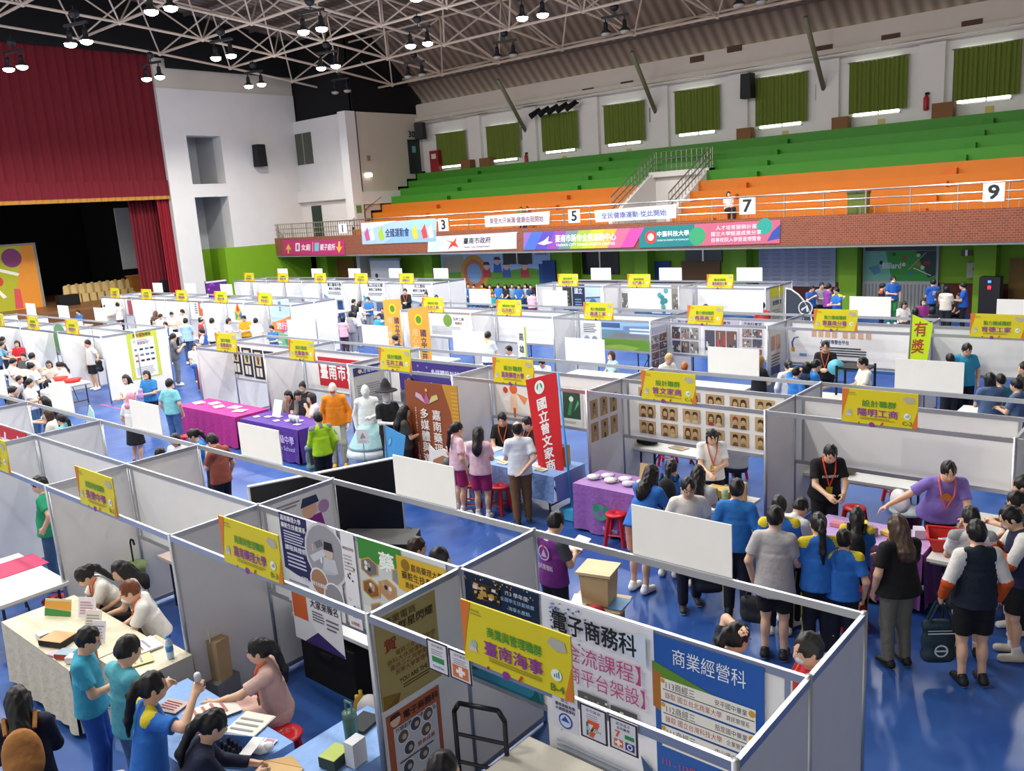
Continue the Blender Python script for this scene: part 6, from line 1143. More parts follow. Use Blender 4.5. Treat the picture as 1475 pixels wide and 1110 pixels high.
    for S, E_, Wr, sd, a in arm:
        B.rc(S, E_, .05*s, .041*s, k=.03); B.rc(E_, Wr, .041*s, .028*s, k=.02); d = unit(Wr-E_); n0 = np.array((-sd*.8, .1, -.45)) if a not in ('down', 'bag', 'back', 'hip') else np.array((-sd*1., .0, .0)); n_ = unit(n0-d*(n0@d)); l = np.cross(d, n_); l = l if l@np.array((0, .8, .6)) > 0 else -l
        sc = 1.02*s; curl = .5 if a in ('down', 'back', 'side', 'wide') else .75 if a in ('up', 'bag', 'chin', 'phone') else .45
        for j, (of, ln) in enumerate(((.03, .072), (.0105, .080), (-.0095, .074), (-.028, .058))):
            K = Wr+(d*.088+l*of)*sc; B.rc(Wr+l*of*.55*sc, K, .0165*sc, .0125*sc, k=.012); c1 = curl*(.5+.12*j); k1 = K+(d*math.cos(c1)+n_*math.sin(c1))*ln*.55*sc; c2 = curl*(1.5+.1*j); B.rc(K, k1, max(fr, .0092*sc), k=.006); B.rc(k1, k1+(d*math.cos(c2)+n_*math.sin(c2))*ln*.5*sc, max(fr, .0085*sc), k=.004)
        t0 = Wr+(d*.022+l*.016)*sc; t1 = Wr+(d*.055+l*.048+n_*.018)*sc; B.rc(t0, t1, .016*sc, max(fr, .011*sc), k=.012); B.rc(t1, t1+(d*.034+l*.008+n_*.012)*sc, max(fr, .0105*sc), max(fr, .009*sc), k=.005)
    for hp_, kn, an, sd in legs:
        B.rc(hp_, kn, .078*s, .052*s, k=.05); B.rc(kn, an, .05*s, .036*s, k=.03); B.el(kn*.62+an*.38+np.array((0, -.018, 0)), (.046*s, .05*s, .1*s), k=.03); B.rc(an+np.array((0, -.03, -.035)), an+np.array((sd*.012, .12*s, -.052)), .036*s, .026*s, k=.03)
    mesh = B.mesh(g); bm_ = [mat(skin, .5, 'skin')]; bo = raw('body', *mesh, bm_, R0)
    # ---- upper garment
    cl = lambda c: mat(c, .85, 'cloth'); G = .014*s+.002; C = Solid()
    C.el(T((0, .005, 1.225)), (.15*s*w+G, .098*s+G, .205*s), Rl, k=.05).el(T((0, .01+belly*.05, 1.04)), (.138*s*tr*w+G, .095*s*(1+belly*.85)+G, .18*s), Rl, k=.05)
    hz = (.84-hem if not sit else .90) if not dress else .90
    C.cy(hip, Rl, hz*s-.91*s, 1.18*s-.91*s, (.186*s*tr*w+G, .136*s*(1+belly*.6)+G), (.15*s*w+G, .10*s+G), k=.04)
    C.rc(T((-.125, -.01, 1.342)), T((.125, -.01, 1.342)), .056*s+G*.6, k=.05); [C.rc(T((q*.035, -.02, 1.395)), T((q*.145, -.015, 1.355)), .045*s+G*.3, .05*s+G*.3, k=.03) for q in (-1, 1)]; C.rc(T((0, -.016, 1.385)), T((0, -.012, 1.408)), .066*s, .062*s, k=.015, g=3 if col else 0)
    for S, E_, Wr, sd, a in arm:
        sg = 1
        if yoke: C.rc(T((sd*.07, -.008, 1.41)), S+np.array((0, 0, .014)), .034*s, .068*s, k=.015, g=2)
        if vest: sl_ = 0
        if sl == 'l': C.rc(S, E_, .056*s+G*.7, .048*s+G*.6, k=.03, g=sg); C.rc(E_, Wr-(Wr-E_)*.04, .05*s+G*.6, .036*s+G*.5, k=.02, g=4 if cuff else sg, flat=True)
        else: C.rc(S, S+(E_-S)*(.72 if sl == 's' else .15), .053*s+G*.7, .055*s+G*.9, k=.03, g=sg, flat=True)
    sleeve = cl(cuff[0] if isinstance(cuff, tuple) else (vest or top))
    mats = [cl(top), sleeve, cl(yoke or top), cl(col or top), cl(cuff[1] if isinstance(cuff, tuple) else (cuff or top))]
    so = raw('dress' if dress else 'shirt', *C.mesh(g), mats, R0)
    # ---- lower garment
    L = Solid()
    if bt == 'skirt' or dress:
        if sit:
            L.el(hip, (.16*s+G, .13*s+G, .12*s), k=.04); [L.rc(hp_, kn, .095*s+G, .085*s+G, k=.08) for hp_, kn, an, sd in legs]
        else: L.cy((0, 0, 0), np.eye(3), .50*s if not dress else .42*s, 1.0*s, (.22*s, .19*s), (.145*s+G, .105*s+G), k=.03)
    else:
        L.el(T((0, -.005, .93)), (.147*s*tr*w+G*.4, .102*s*(1+belly*.3)+G*.4, .12*s), Rl, k=.04)
        for hp_, kn, an, sd in legs:
            if bt == 'shorts': L.rc(hp_, hp_+(kn-hp_)*.86, .085*s+G, .078*s+G, k=.04, flat=True)
            else: L.rc(hp_, kn, .083*s+G, .06*s+G, k=.05); L.rc(kn, an+np.array((0, 0, .0)), .06*s+G, .05*s+G*.7, k=.03, flat=True)
    raw('skirt' if bt == 'skirt' else 'shorts' if bt == 'shorts' else 'trousers', *L.mesh(g), [cl(top if dress else bot)], R0)
    if hem < -.5: pass
    for hp_, kn, an, sd in legs:
        K = Solid(); ft = an+np.array((0, 0, -.085*s)); K.rc(ft+np.array((0, -.045, .05)), ft+np.array((sd*.015, .135*s, .035)), .047*s, .042*s, k=.02); K.rc(ft+np.array((0, -.03, .06)), ft+np.array((0, -.02, .1)), .043*s, k=.02)
        zz = root[2]; K.cuts.append(lambda P: .004-P[..., 2]); ow = K.mesh(max(g*.85, .011)); own = (ow[0][ow[1][:, 0], 2] < .022).astype(int); raw('shoe', ow[0], ow[1], own, [mat(shoe, .5), mat('d8d8d6', .5)], R0)
        if sock: Q = Solid().rc(an+np.array((0, 0, .0)), an+np.array((0, 0, .1)), .044*s, .044*s, flat=True); raw('sock', *Q.mesh(max(g*.9, .012)), [cl(sock)], R0)
    if astripe:
        for S, E_, Wr, sd, a in arm:
            o_ = unit(np.cross(Wr-S, (0, 1, 0))*-sd+np.array((sd*.4, 0, 0))); b = MB(); b.path([S+o_*.066*s, E_+o_*.062*s, Wr+o_*.048*s], .013, cl(astripe), 6); b.build('sleeve_stripe', so)
    if lstripe and not sit:
        for hp_, kn, an, sd in legs: o_ = np.array((sd, -.1, 0)); b = MB(); b.path([hp_+o_*.092*s+np.array((0, 0, -.1)), kn+o_*.074*s, an+o_*.06*s], .011, cl(lstripe), 6); b.build('leg_stripe', R0)
    # ---- hair
    if hair not in ('none',):
        Hh = Solid(); hs = np.array((.086, .106, .119))*s
        if hair == 'scarf':
            Hh.el(A((0, -.01, .005)), (.094*s, .11*s, .128*s), Rh).rc(A((0, -.02, -.1)), nb+np.array((0, 0, -.03)), .085*s, .12*s, k=.05)
            fc = (A((0, .115, -.02)), np.array((.058, .06, .085))*s)
        else:
            Hh.el(A((0, -.017, .013)), hs, Rh); fc = (A((0, .125, -.045)), np.array((.078, .082, .092))*s)
        low = {'short': .05, 'crew': .035, 'pony': .05, 'bun': .05}.get(hair)
        if hair in ('bob', 'long', 'longb'):
            dn = {'bob': -.13, 'long': -.17, 'longb': -.15}[hair]; Hh.cy(hc0, Rh, dn*s, .03*s, (.094*s, .09*s), (.09*s, .1*s), k=.04)
            if hair != 'bob': Hh.rc(A((0, -.075, -.06)), nb+Rl@np.array((0, -.115, -.13))*s, .082*s, .08*s, k=.05); Hh.rc(nb+Rl@np.array((0, -.115, -.10))*s, nb+Rl@np.array((0, -.125, -.2 if hair == 'long' else -.13))*s, .08*s, .045*s, k=.05)
        if hair == 'pony':
            p1, p2 = A((0, -.125, .02)), A((0, -.155, -.06)); Hh.rc(A((0, -.09, .04)), p1, .04*s, .036*s); Hh.rc(p1, p2, .036*s, .04*s); p3 = nb+Rl@np.array((0, -.15, -.12))*s; Hh.rc(p2, p3, .04*s, .034*s); Hh.rc(p3, p3+np.array((0, -.01, -.13)), .034*s, .012*s)
        if hair == 'bun': Hh.el(A((0, -.09, .09)), (.045*s,)*3, k=.02)
        if hair == 'bald': Hh.cuts.append(lambda P: ((P-hc0)@Rh)[..., 2]-.07*s-.3*np.maximum(-((P-hc0)@Rh)[..., 1]-.04*s, 0))
        if hair in ('bob', 'long', 'longb'): Hh.cuts.append(lambda P: np.minimum(((P-hc0)@Rh)[..., 1]-.028*s, .035*s-((P-hc0)@Rh)[..., 2]+.2*np.abs(((P-hc0)@Rh)[..., 0])))
        Hh.wob = .006*s if hair != 'scarf' else 0
        e_ = (1, (fc[0], fc[1], Rh)); Hh.cuts.append(lambda P: -Solid.ev(*e_, P))
        if low is not None or hair == 'bald':
            lw = (low or .07)*s; Hh.cuts.append(lambda P: -(((P-hc0)@Rh)[..., 2]+lw-.45*((P-hc0)@Rh)[..., 1])) if hair != 'pony' else Hh.cuts.append(lambda P: np.where(((P-hc0)@Rh)[..., 1] > -.11*s, -(((P-hc0)@Rh)[..., 2]+lw-.45*((P-hc0)@Rh)[..., 1]), -1))
        nm = 'head_scarf' if hair == 'scarf' else 'hair'; raw(nm, *Hh.mesh(max(g*.8, .0105)), [mat(hc, .45, 'hair') if hair != 'scarf' else cl(hc)], R0)
    # ---- face
    if face and dep < 34:
        for e in (-1, 1):
            shared(('eye', 'e'), lambda: MB().ball((0, 0, 0), (.011, .006, .006), mat('e6e0dc', .3), 8).ball((0, .004, 0), (.006, .004, .0058), mat('1a1210', .2), 6), R0, m44(Rh*s, A((e*.031, .0835, .004))))
            shared(('eyebrow', hc), lambda: MB().box((0, 0, 0), (.03, .008, .005), mat('241a16', .7)), R0, m44(Rh*s, A((e*.032, .087, .026))))
        if not mask: shared(('mouth', 'm'), lambda: MB().ball((0, 0, 0), (.021, .006, .0065), mat('a85a52', .5), 8), R0, m44(Rh*s, A((0, .0925, -.068))))
    if mask:
        K = Solid().el(A((0, .032, -.045)), (.064*s, .077*s, .058*s), Rh); K.cuts.append(lambda P: (.035*s-((P-hc0)@Rh)[..., 1])); raw('face_mask', *K.mesh(max(g*.7, .01)), [cl(mask)], R0)
    if gl:
        def gls():
            b = MB(); mm = mat('1c1a1a', .3)
            for e in (-1, 1): c = [(e*.033+.024*math.cos(2*PI*i/10), .098, .003+.019*math.sin(2*PI*i/10)) for i in range(11)]; b.path(c, .0028, mm, 5); b.tube((e*.058, .096, .006), (e*.078, -.0, .004), .0025, mm, 5)
            return b.tube((-.009, .1, .005), (.009, .1, .005), .0025, mm, 5)
        shared(('glasses', 'g'), gls, R0, m44(Rh*s, hc0))
    if lan:
        b = MB(); fy = .128+.05*belly+.015; P_ = [T((sd_*q[0], q[1], q[2])) for sd_ in (-1, 1) for q in ((.068, -.03, 1.455), (.078, .06, 1.42), (.06, fy-.012, 1.31), (.0, fy+.006, 1.1))]
        for q in (P_[:4], P_[4:]): b.path(q, .0095, mat(lan, .6), 5)
        lo_ = b.build('lanyard', R0)
        if badge: MB().box(T((0, fy+.012, 1.04)), (.085, .005, .115), mat(badge, .5), R=Rl).build('badge', lo_)
    def plate(fn, yy, z0, W, Hh_, nm):
        b = MB(); sg = 1 if yy > 0 else -1; f = Face(T((-sg*W/2*-1 if sg > 0 else -W/2, yy, z0)) if False else T((W/2 if sg > 0 else -W/2, yy, z0)), Rl@np.array((-1. if sg > 0 else 1., 0, 0)), Rl@Z_, W*s, Hh_*s, b, .004); fn(f); b.build(nm, R0)
    if chest: plate(chest, .137+.05*belly, 1.08, .26, .3, 'shirt_print')
    if back: plate(back, -.128, 1.0, .3, .38, 'back_print')
    if vest is not None: pass
    R0['_w'] = 0; del R0['_w']; return R0, T, Rl, arm, s
def backpack(label, pr, col='15161a', big=1.):
    R0, T, Rl, arm, s = pr; t = thing('backpack', label, 'bag', R0.location, R0.rotation_euler[2]); K = Solid().el(T((0, -.2, 1.2)), (.14*s*big, .09*s, .2*s*big), Rl).el(T((0, -.22, 1.1)), (.13*s*big, .09*s, .13*s*big), Rl, k=.05).el(T((0, -.27, 1.1)), (.1*s*big, .05*s, .1*s), Rl)
    raw('pack', *K.mesh(.02), [mat(col, .8, 'cloth')], t); b = MB()
    for sd in (-1, 1): b.path([T((sd*.1, -.14, 1.36)), T((sd*.11, -.05, 1.455)), T((sd*.12, .08, 1.4)), T((sd*.13, .13, 1.2)), T((sd*.15, -.05, 1.02))], .018, mat(col, .8, 'cloth'))
    b.build('shoulder_strap', t); return t
# ================================================================ everybody in the hall
P = person; OL = 'd8602a'; BLU, YLW, NVY, JEAN, WHT, GRY, BLK = '2a6cc0', 'd2c02a', '1a2038', '3f5f88', 'dedcd6', '8f9092', '17171a'
def blue_uni(label, u, v, h, arms='down down', **k): return P(label, u, v, k.pop('H', 1.66), h, arms, top=BLU, yoke=YLW, bot='15192c', lstripe='b8a84a', **k)
# ---- at the cream and blue tables
q = P('person with long black hair in navy with a tan backpack at the lower left', 22, 985, 1.62, 335, 'front front', top='1b1d30', sl='l', bot='1c1d24', hair='long', lean=8)
backpack('tan brown backpack on the person in navy at the lower left', q, 'a8713a', 1.05)
P('boy in cyan polo wearing a green mask beside the cream table', 133, 901, 1.62, 75, 'down front', top='3a9cba', bot='2a55a8', mask='8fd0c4', hp=25)
P('man in teal polo and jeans seen from behind at the cream table', 190, 912, 1.7, 40, 'front front', top='4f9fae', bot=JEAN, hair='crew', hp=25)
hj = blue_uni('girl with black ponytail in blue and yellow jacket holding a vial up', 221, 965, 62, 'front up', hair='pony', sl='s', lean=8)
P('girl in dark navy with low ponytail bending over the blue table', 317, 1019, 1.6, 62, 'desk desk', top='1b2138', sl='l', bot=NVY, hair='pony', lean=25, hp=30)
P('seated woman in pale pink dress with long black hair and orange lanyard', 366, 918, 1.64, 262, 'reach elbow', sit=.46, top='d2aea4', dress=True, hair='pony', lan=OL, badge='a08458', lean=8)
P('seated girl in white with clipped black hair leaning over the cream table', 108, 822, 1.6, 232, 'desk desk', sit=.46, top=WHT, hair='pony', lean=28, hp=45, lan=OL, pos=None)
P('seated girl with long black hair behind the fair haired person', 163, 810, 1.6, 245, 'desk desk', sit=.46, top=WHT, hair='long', lean=14, hp=30)
P('seated person with ginger brown hair in white shirt at the cream table', 176, 838, 1.64, 250, 'desk desk', sit=.46, top=WHT, hc='6e3a1c', lean=18, hp=30, lan=OL)
P('man in green polo and blue jeans standing with hands on hips', 52, 684, 1.72, 265, 'hip hip', top='1f9468', bot='3a5878', hair='crew', belly=.3)
# ---- aisle behind the nearest row, left
P('woman in aqua shirt and jeans seen from behind', 244, 544, 1.66, 15, 'down down', top='7cc4c8', bot='44699a', shoe='9a9aa0')
hk = P('woman in pink head scarf, white top and black skirt with blue bag', 188, 564, 1.62, 25, 'down down', top='e0ddd8', bot='17171b', bt='skirt', hair='scarf', hc='d88fa0', shoe='2a2a2e')
P('masked girl with long black hair in white by the end wall', 179, 539, 1.58, 200, 'front front', top='e2dfde', hair='long', mask='e6e6e8', bot='2a2c38')
ht = P('masked person in blue holding a pink toy by the end wall', 209, 533, 1.6, 190, 'front front', top='2f7fc0', bot='17171b', hair='bob', mask='e6e6e8')
hw = P('boy in white T-shirt and black shorts behind the long white table', 124, 489, 1.66, 215, 'side down', top='e2e0da', bot='1c1d22', bt='shorts')
hp_ = P('man in grey with black cap taking a phone picture', 250, 479, 1.72, 65, 'phone phone', top='5d6065', bot='6b6f76', shoe='d8d8da')
P('tall man in pale blue shirt seen from behind beside the man in grey', 267, 457, 1.74, 5, 'front front', top='9fbfdc', bot='3a4a70')
P('boy in blue vest with pink lanyard behind the computer tower', 237, 463, 1.62, 185, 'front front', top='34569c', vest='dfe2ea', lan='d87a8a', bot=NVY)
P('masked volunteer in blue vest over white sleeves by the red table', 289, 472, 1.62, 275, 'front front', top='34569c', vest='dfe2ea', mask='dfe2e8', bot=NVY)
P('seated person in white T-shirt behind the left end booth', 279, 494, 1.6, 150, 'lap lap', sit=.46, top='e0dedc', bot='2f5fa8')
P('person with brown long hair in olive against the pale panel', 224, 447, 1.6, 10, 'front front', top='4f5a40', hair='longb', hc='5a3020', bot='2a2a2e')
P('boy in white looking down, left in the group by the orange poster', 232, 452, 1.6, 120, 'front front', top='e2dfd8', hp=30, bot='2a2c34')
P('girl in white with tied black hair in the group by the orange poster', 247, 449, 1.58, 150, 'front front', top='e4e0d8', hair='pony', hp=30, bot='2a2c34')
P('man with grey black hair at the back of the group by the orange poster', 261, 445, 1.68, 215, 'front front', top='c8c4bc', bot='2a2c34')
P('student in white at the left edge of the group by the orange poster', 220, 459, 1.55, 100, 'front front', top='e0deda', bot='2a2c34', hair='bob')
P('person in red costume shading the eyes beside the kite poster', 290, 457, 1.6, 70, 'head down', top='b02c34', bot='5a2028', hair='bun')
P('man in white T-shirt with dark shoulder strap seen from behind', 305, 457, 1.72, 10, 'front front', top='e3e2e0', bot='3a3c44', belly=.3)
P('girl in white bending by the pale panel, right of the man with strap', 331, 458, 1.6, 95, 'front front', top='e2e1de', hair='bob', hp=30, bot='2a2c34')
P('boy in mustard yellow polo facing the camera by the pale panel', 350, 454, 1.68, 180, 'front front', top='c8951c', bot='2a2c34', hp=25)
P('person in white hooded top seen from behind, right of the yellow polo', 368, 457, 1.66, 5, 'front front', top='e4e2de', yoke='d8d4ce', bot='2a2c34')
P('dark haired student half hidden behind the pale blue banner', 390, 468, 1.55, 200, 'front front', top='2f6fb8', bot='2a2c34')
P('man in white shirt and khaki trousers at the stage side, left of two', 149, 437, 1.68, 80, 'front front', top='d8d4cc', bot='8a806c')
P('man in white shirt at the stage side, right of two', 168, 435, 1.7, 300, 'front front', top='dfdcd6', bot='5a3038')
P('student in blue behind the stage side third row', 111, 446, 1.5, 200, 'front front', top='2f6aa8', bot='2a2c34')
P('student whose head shows by the wooden stage front at far left', 50, 448, 1.45, 180, 'front front', top='2f5f9a', bot='2a2c34')
# ---- stage side second row crowd
P('person with black hair at the left edge of the crowd by the building poster', 4, 484, 1.6, 60, 'front front', top='3a3c44', bot='2a2c34')
P('man in sky blue shirt leaning at the far left', 2, 491, 1.66, 80, 'desk desk', top='6aa4cc', bot='2a2c34', lean=20)
P('person in red shirt beside the building poster', 23, 490, 1.6, 180, 'front front', top='b81f30', bot='2a2c34', hair='bob')
P('boy facing the camera, seated below the building poster', 32, 508, 1.6, 175, 'lap lap', sit=.46, top='4a4a4c', bot='2a2c34')
P('boy in white seen from behind below the building poster', 46, 507, 1.62, 20, 'front front', top='dedad2', bot='2a2c34')
P('boy in cream T-shirt in side view, left crowd', 21, 515, 1.64, 75, 'front front', top='dcd6c8', bot='2a2c34', hp=25)
P('girl in white with bun seen from behind, centre of the left crowd', 45, 521, 1.62, 40, 'front front', top='e0dfde', bot='2a2c34', hair='bun')
P('girl with glasses in pale top seated at the long table', 69, 519, 1.6, 165, 'desk desk', sit=.46, top='dcd0c8', hair='longb', gl=True, hp=20)
P('girl in white with long ponytail leaning on the long table', 82, 521, 1.6, 262, 'desk desk', sit=.46, top='e2dfd8', hair='pony', lean=20, hp=25)
P('boy in white with short hair turned right, left crowd front', 43, 544, 1.6, 85, 'front front', top='dfe1e6', bot='4a6a90')
P('girl with black hair leaning forward at the left edge', 20, 555, 1.58, 80, 'front front', top='4a4440', bot='2a2c34', hair='pony', lean=20)
P('person with dark hair behind the blank board, left crowd', 69, 545, 1.56, 0, 'front front', top='dddcd8', bot='2a2c34')
P('girl with long dark hair in grey, behind the nearest row back rail', 60, 570, 1.58, 250, 'front front', top='5a5c64', bot='2a2c34', hair='long')
P('woman with big brown hair in cream, close to the nearest row', 66, 589, 1.6, 262, 'front front', top='d8d4c4', bot='2a2c34', hair='bob', hc='3a2416')
P('girl with black ponytail and cyan collar, close to the nearest row', 85, 595, 1.56, 280, 'front front', top='5fb8c8', bot='2a2c34', hair='pony')
P('person in cream bending low in the left crowd', 28, 540, 1.5, 90, 'down down', top='ded8c8', bot='2a2c34', lean=35)
# ---- booth backs of the nearest row
P('man in brick red polo with orange lanyard, hand on chin', 300, 624, 1.7, 295, 'chin down', top='8f4a38', bot='1b1c22', lan=OL, badge='d8b02a', hp=30)
P('girl with black hair bending beside the man in brick red', 271, 619, 1.56, 250, 'front front', top='2f7fc0', bot='2a2c34', hair='pony', lean=20, hp=30)
P('seated girl facing the camera in the booth left of the brick red polo', 250, 624, 1.58, 190, 'lap lap', sit=.46, top='dfdbe2', hair='bob')
P('seated person whose dark head shows in the booth left of the girl', 231, 643, 1.56, 30, 'lap lap', sit=.46, top='3a3c48')
P('brown haired person whose head shows above the skin care poster', 521, 754, 1.6, 70, 'front front', top='2f3038', hc='2c1c16', bot='1c1d22', bt='shorts', pos=(1.35, 1.95))
P('boy with black hair looking right above the gold poster label', 576, 752, 1.68, 75, 'front front', top='26272e', bot='1c1d22', bt='shorts', shoe='1c1c20', pos=(1.9, 1.75))
hv = P('volunteer in purple vest with laurel emblem reading a sheet', 806, 735, 1.68, 50, 'front front', top='6f2a82', vest='4a4c55', bot='1c1d24', hp=30, col='dcd8de', back=lambda f: (f.disc(.5, .62, .3, 'b8a8c0'), f.disc(.5, .62, .24, '6f2a82'), f.poly([(.35, .5), (.5, .75), (.65, .5)], 'b8a8c0'), f.disc(.5, .82, .06, 'c83040'), f.text('資訊管理科', .05, .1, .95, .28, 'c9b8d0', .02)))
P('girl with black ponytail and orange lanyard raising a hand to her head', 1070, 895, 1.68, 70, 'head front', top='222b40', hair='pony', lan=OL, hp=25, sl='s')
P('grey haired man in red polo and mask with orange lanyard', 1160, 910, 1.76, 265, 'front front', top='b01c30', hc='242422', mask='cdd8e4', lan=OL)
P('person with short black hair at the bottom edge of booth B-4', 641, 1079, 1.64, 60, 'front front', top='3a8ad0', bot='2a2c34', hair='crew')
# ---- second row, left and centre
P('girl in grey hooded top seated at the purple table', 412, 563, 1.6, 200, 'desk desk', sit=.46, top='77746f', sl='l', hair='bob', hp=30, lan=OL)
P('masked person in black seated at the back behind the purple table', 434, 550, 1.62, 190, 'lap lap', sit=.5, top='1d1e26', mask='dcdde0', hair='bun')
P('dark haired student seated second behind the purple table', 429, 563, 1.6, 160, 'desk desk', sit=.46, top='2a2c36', hp=35, hair='bob')
P('girl in white with shaggy hair resting chin on hand at the purple table', 446, 565, 1.64, 255, 'chin desk', sit=.46, top='e0dcda', hair='bob', hc='1c1412', lean=10)
hl = P('boy in lime and grey jacket with bag strap seen from behind', 456, 592, 1.6, 325, 'front down', top='a6d21e', yoke='77797c', sl='l', bot='17181c', col='77797c')
P('woman in dark clothes with glasses behind the brown banner', 573, 571, 1.6, 100, 'front front', top='33352f', bot='1c1d22', gl=True, hair='bun', pos=(-3.75, 7.05))
P('woman in dark olive top with orange lanyard seen from the side', 584, 583, 1.6, 70, 'front front', top='3a3b34', bot='1c1d22', hair='long', lan=OL)
P('brown haired person whose head shows above the brown banner', 591, 543, 1.64, 20, 'front front', top='4a4c55', hc='2a1814', bot='1c1d22')
hm = P('girl in pale pink shirt and magenta shorts with ponytail and grey bag', 660, 606, 1.6, 60, 'down down', top='dcb4be', bot='98205c', bt='shorts', hair='pony', sock='dcdcdc')
P('girl in pale pink shirt and magenta shorts with loose black hair', 689, 612, 1.58, 15, 'front front', top='dcb4be', bot='98205c', bt='shorts', hair='long', sock='dcdcdc')
P('balding man in white shirt and tan trousers with one hand behind his back', 744, 605, 1.7, 355, 'front back', top='dfe2e8', bot='6e5236', hair='bald', shoe='3a3a3e', stride=.06)
P('young man in black T-shirt with orange lanyard seated behind the blue table', 722, 595, 1.68, 190, 'desk desk', sit=.5, top='17181c', lan=OL, hp=25)
P('masked man in black with orange lanyard beside the red banner', 756, 600, 1.68, 235, 'desk desk', sit=.5, top='17181c', lan=OL, mask='7fc4bc', hp=20)
# ---- booth C-3
P('girl in white sports shirt with orange lanyard behind the work table', 1023, 631, 1.62, 185, 'front desk', top='e0e0de', yoke='d4d4d2', bot='1c1d22', hair='bob', lan=OL, badge='c8a82a', hp=28, pos=(2.05, 7.3))
q = P('girl in blue shirt with high ponytail and black backpack at the lilac table', 968, 659, 1.62, 25, 'desk desk', top='2a66b8', bot=NVY, hair='pony', lean=22, hp=25)
backpack('black backpack on the girl in blue at the lilac table', q, '15161a', 1.0)
P('long haired girl in blue bending beside the girl with the backpack', 940, 667, 1.72, 45, 'desk desk', top='2a66b8', bot='c88a70', bt='shorts', hair='long', lean=32)
P('girl in white with wavy long black hair seen from behind at the work table', 1006, 668, 1.62, 20, 'desk desk', top='d8d8d6', bot='2a2c34', hair='long', lean=12)
hs = P('boy with glasses in white T-shirt with maroon collar walking to the camera', 991, 687, 1.7, 185, 'down down', top='d0ccc8', col='6a2a30', bot='191d2c', gl=True, hair='crew', shoe='2a2c34', stride=.1)
P('boy in long sleeved blue jersey with white sleeve stripe, seen from behind', 1062, 687, 1.72, 25, 'down down', top='2468b0', bot='151829', sl='l', shoe='1a1a1e', astripe='d8dcc8', lstripe='b8a84a')
P('person in grey seated behind the rear panel of booth C-3', 1000, 585, 1.6, 0, 'lap lap', sit=.46, top='9a9a9c', pos=(1.75, 8.75))
# ---- booth C-2
P('man in black T-shirt with white lettering and orange lanyard in booth C-2', 1209, 677, 1.72, 185, 'desk desk', top='131316', bot='1c1d22', lan='e0501c', badge='c8b02a', hair='crew', lean=18, hp=35, belly=.3, pos=(3.75, 7.25), chest=lambda f: f.text('BURBERRY', .1, .5, .9, .66, 'e0e0e0', .03))
P('big man in purple T-shirt leaning over with one arm stretched out', 1379, 675, 1.74, 195, 'desk wide', top='7f6cba', bot='1c1d26', lan='e06a5a', badge='dcd8d4', hair='crew', lean=26, hp=25, belly=.6, w=1.15, chest=lambda f: f.poly([(.2, .7), (.5, .95), (.85, .6), (.6, .45)], 'c8802a'), pos=(5.2, 7.25))
blue_uni('student in blue with yellow shoulders behind the man in the grey T-shirt', 1122, 711, 15, 'front front', hair='crew')
hg = P('tall man in loose grey T-shirt and black shorts holding a black case', 1117, 726, 1.74, 25, 'down front', top='b3aeac', bot='17171b', bt='shorts', hair='crew', hem=.1, shoe='1a1a1c', belly=.2)
P('student in white bending head down at the lilac table', 1160, 717, 1.56, 55, 'front front', top='d8d8d8', bot='1c1d24', hair='crew', hp=45, lean=12)
blue_uni('girl with long black ponytail in blue with yellow shoulder', 1178, 736, 5, 'front front', hair='pony')
blue_uni('short boy in blue with yellow sleeve stripe at the lilac table', 1216, 760, 25, 'front down', H=1.5)
q = blue_uni('child in blue with a black backpack behind the woman in black', 1250, 775, 25, 'front front', H=1.38, hair='long', pos=(4.72, 5.65))
backpack('black backpack on the child in blue in front of booth C-2', q, '141418', .9)
P('woman with brown hair in black T-shirt and grey trousers seen from behind', 1291, 738, 1.68, 350, 'down front', top='131316', bot='6c6c62', hair='longb', hc='46342a', belly=.5, lan=OL, shoe='17171a', w=1.08)
P('boy in white shirt with black shoulder stripes at the white table', 1397, 727, 1.68, 15, 'desk front', top='dadadc', yoke='8f9094', bot='1c1d24', bt='shorts', hp=30, sock='dcdcdc', shoe='1a1a1e')
hb = P('boy in navy, white and orange top and black shorts holding a bag', 1406, 746, 1.74, 5, 'bag down', top='16202e', cuff=('d8d4ce', 'c8511c'), sl='l', bot='121214', bt='shorts', shoe='16181c')
hn = P('masked boy in navy, white and orange top looking at his hands', 1445, 729, 1.72, 290, 'phone phone', top='232a48', cuff=('d6d4d0', 'c8511c'), sl='l', bot='17181c', bt='shorts', mask='c9ccd4', hp=35, shoe='c8bfae', sock='d8d8d8')
P('student with glasses behind the masked boy at the right edge', 1459, 707, 1.68, 270, 'front front', top='2a3040', bot='17181c', hp=25, gl=True)
P('student with black hair farthest back at the right edge by the panel', 1471, 683, 1.68, 300, 'front front', top='1f2430', bot='17181c')
# ---- third row
P('bleached blond person in white behind the rail, third row', 966, 509, 1.66, 150, 'front front', top='e2e0dc', hc='b89a68', bot='2a2c34', hp=25)
P('person with orange hair bending behind the blond person', 986, 520, 1.5, 20, 'front front', top='2a2c34', hc='b0642c', bot='2a2c34')
P('woman with long blond hair in black beside the blank board', 1096, 511, 1.64, 60, 'front front', top='141418', hair='long', hc='8f6a3c', bot='1c1d22')
P('girl with ponytail in white seen from behind, right of the blond woman', 1135, 517, 1.6, 5, 'down down', top='dfe0e4', hair='pony', bot='2a2c34', sl='l')
P('boy in blue touching his head, right of the girl in white', 1149, 527, 1.56, 60, 'head down', top='2f74c0', bot='2a2c34')
P('girl with dark hair leaning in before the robot arm poster', 1163, 520, 1.58, 40, 'front front', top='2a3a5a', hair='bob', bot='2a2c34')
P('boy in blue jersey turned left before the robot arm poster', 1179, 517, 1.64, 90, 'front front', top='2f7cc4', bot='2a2c34', hp=20)
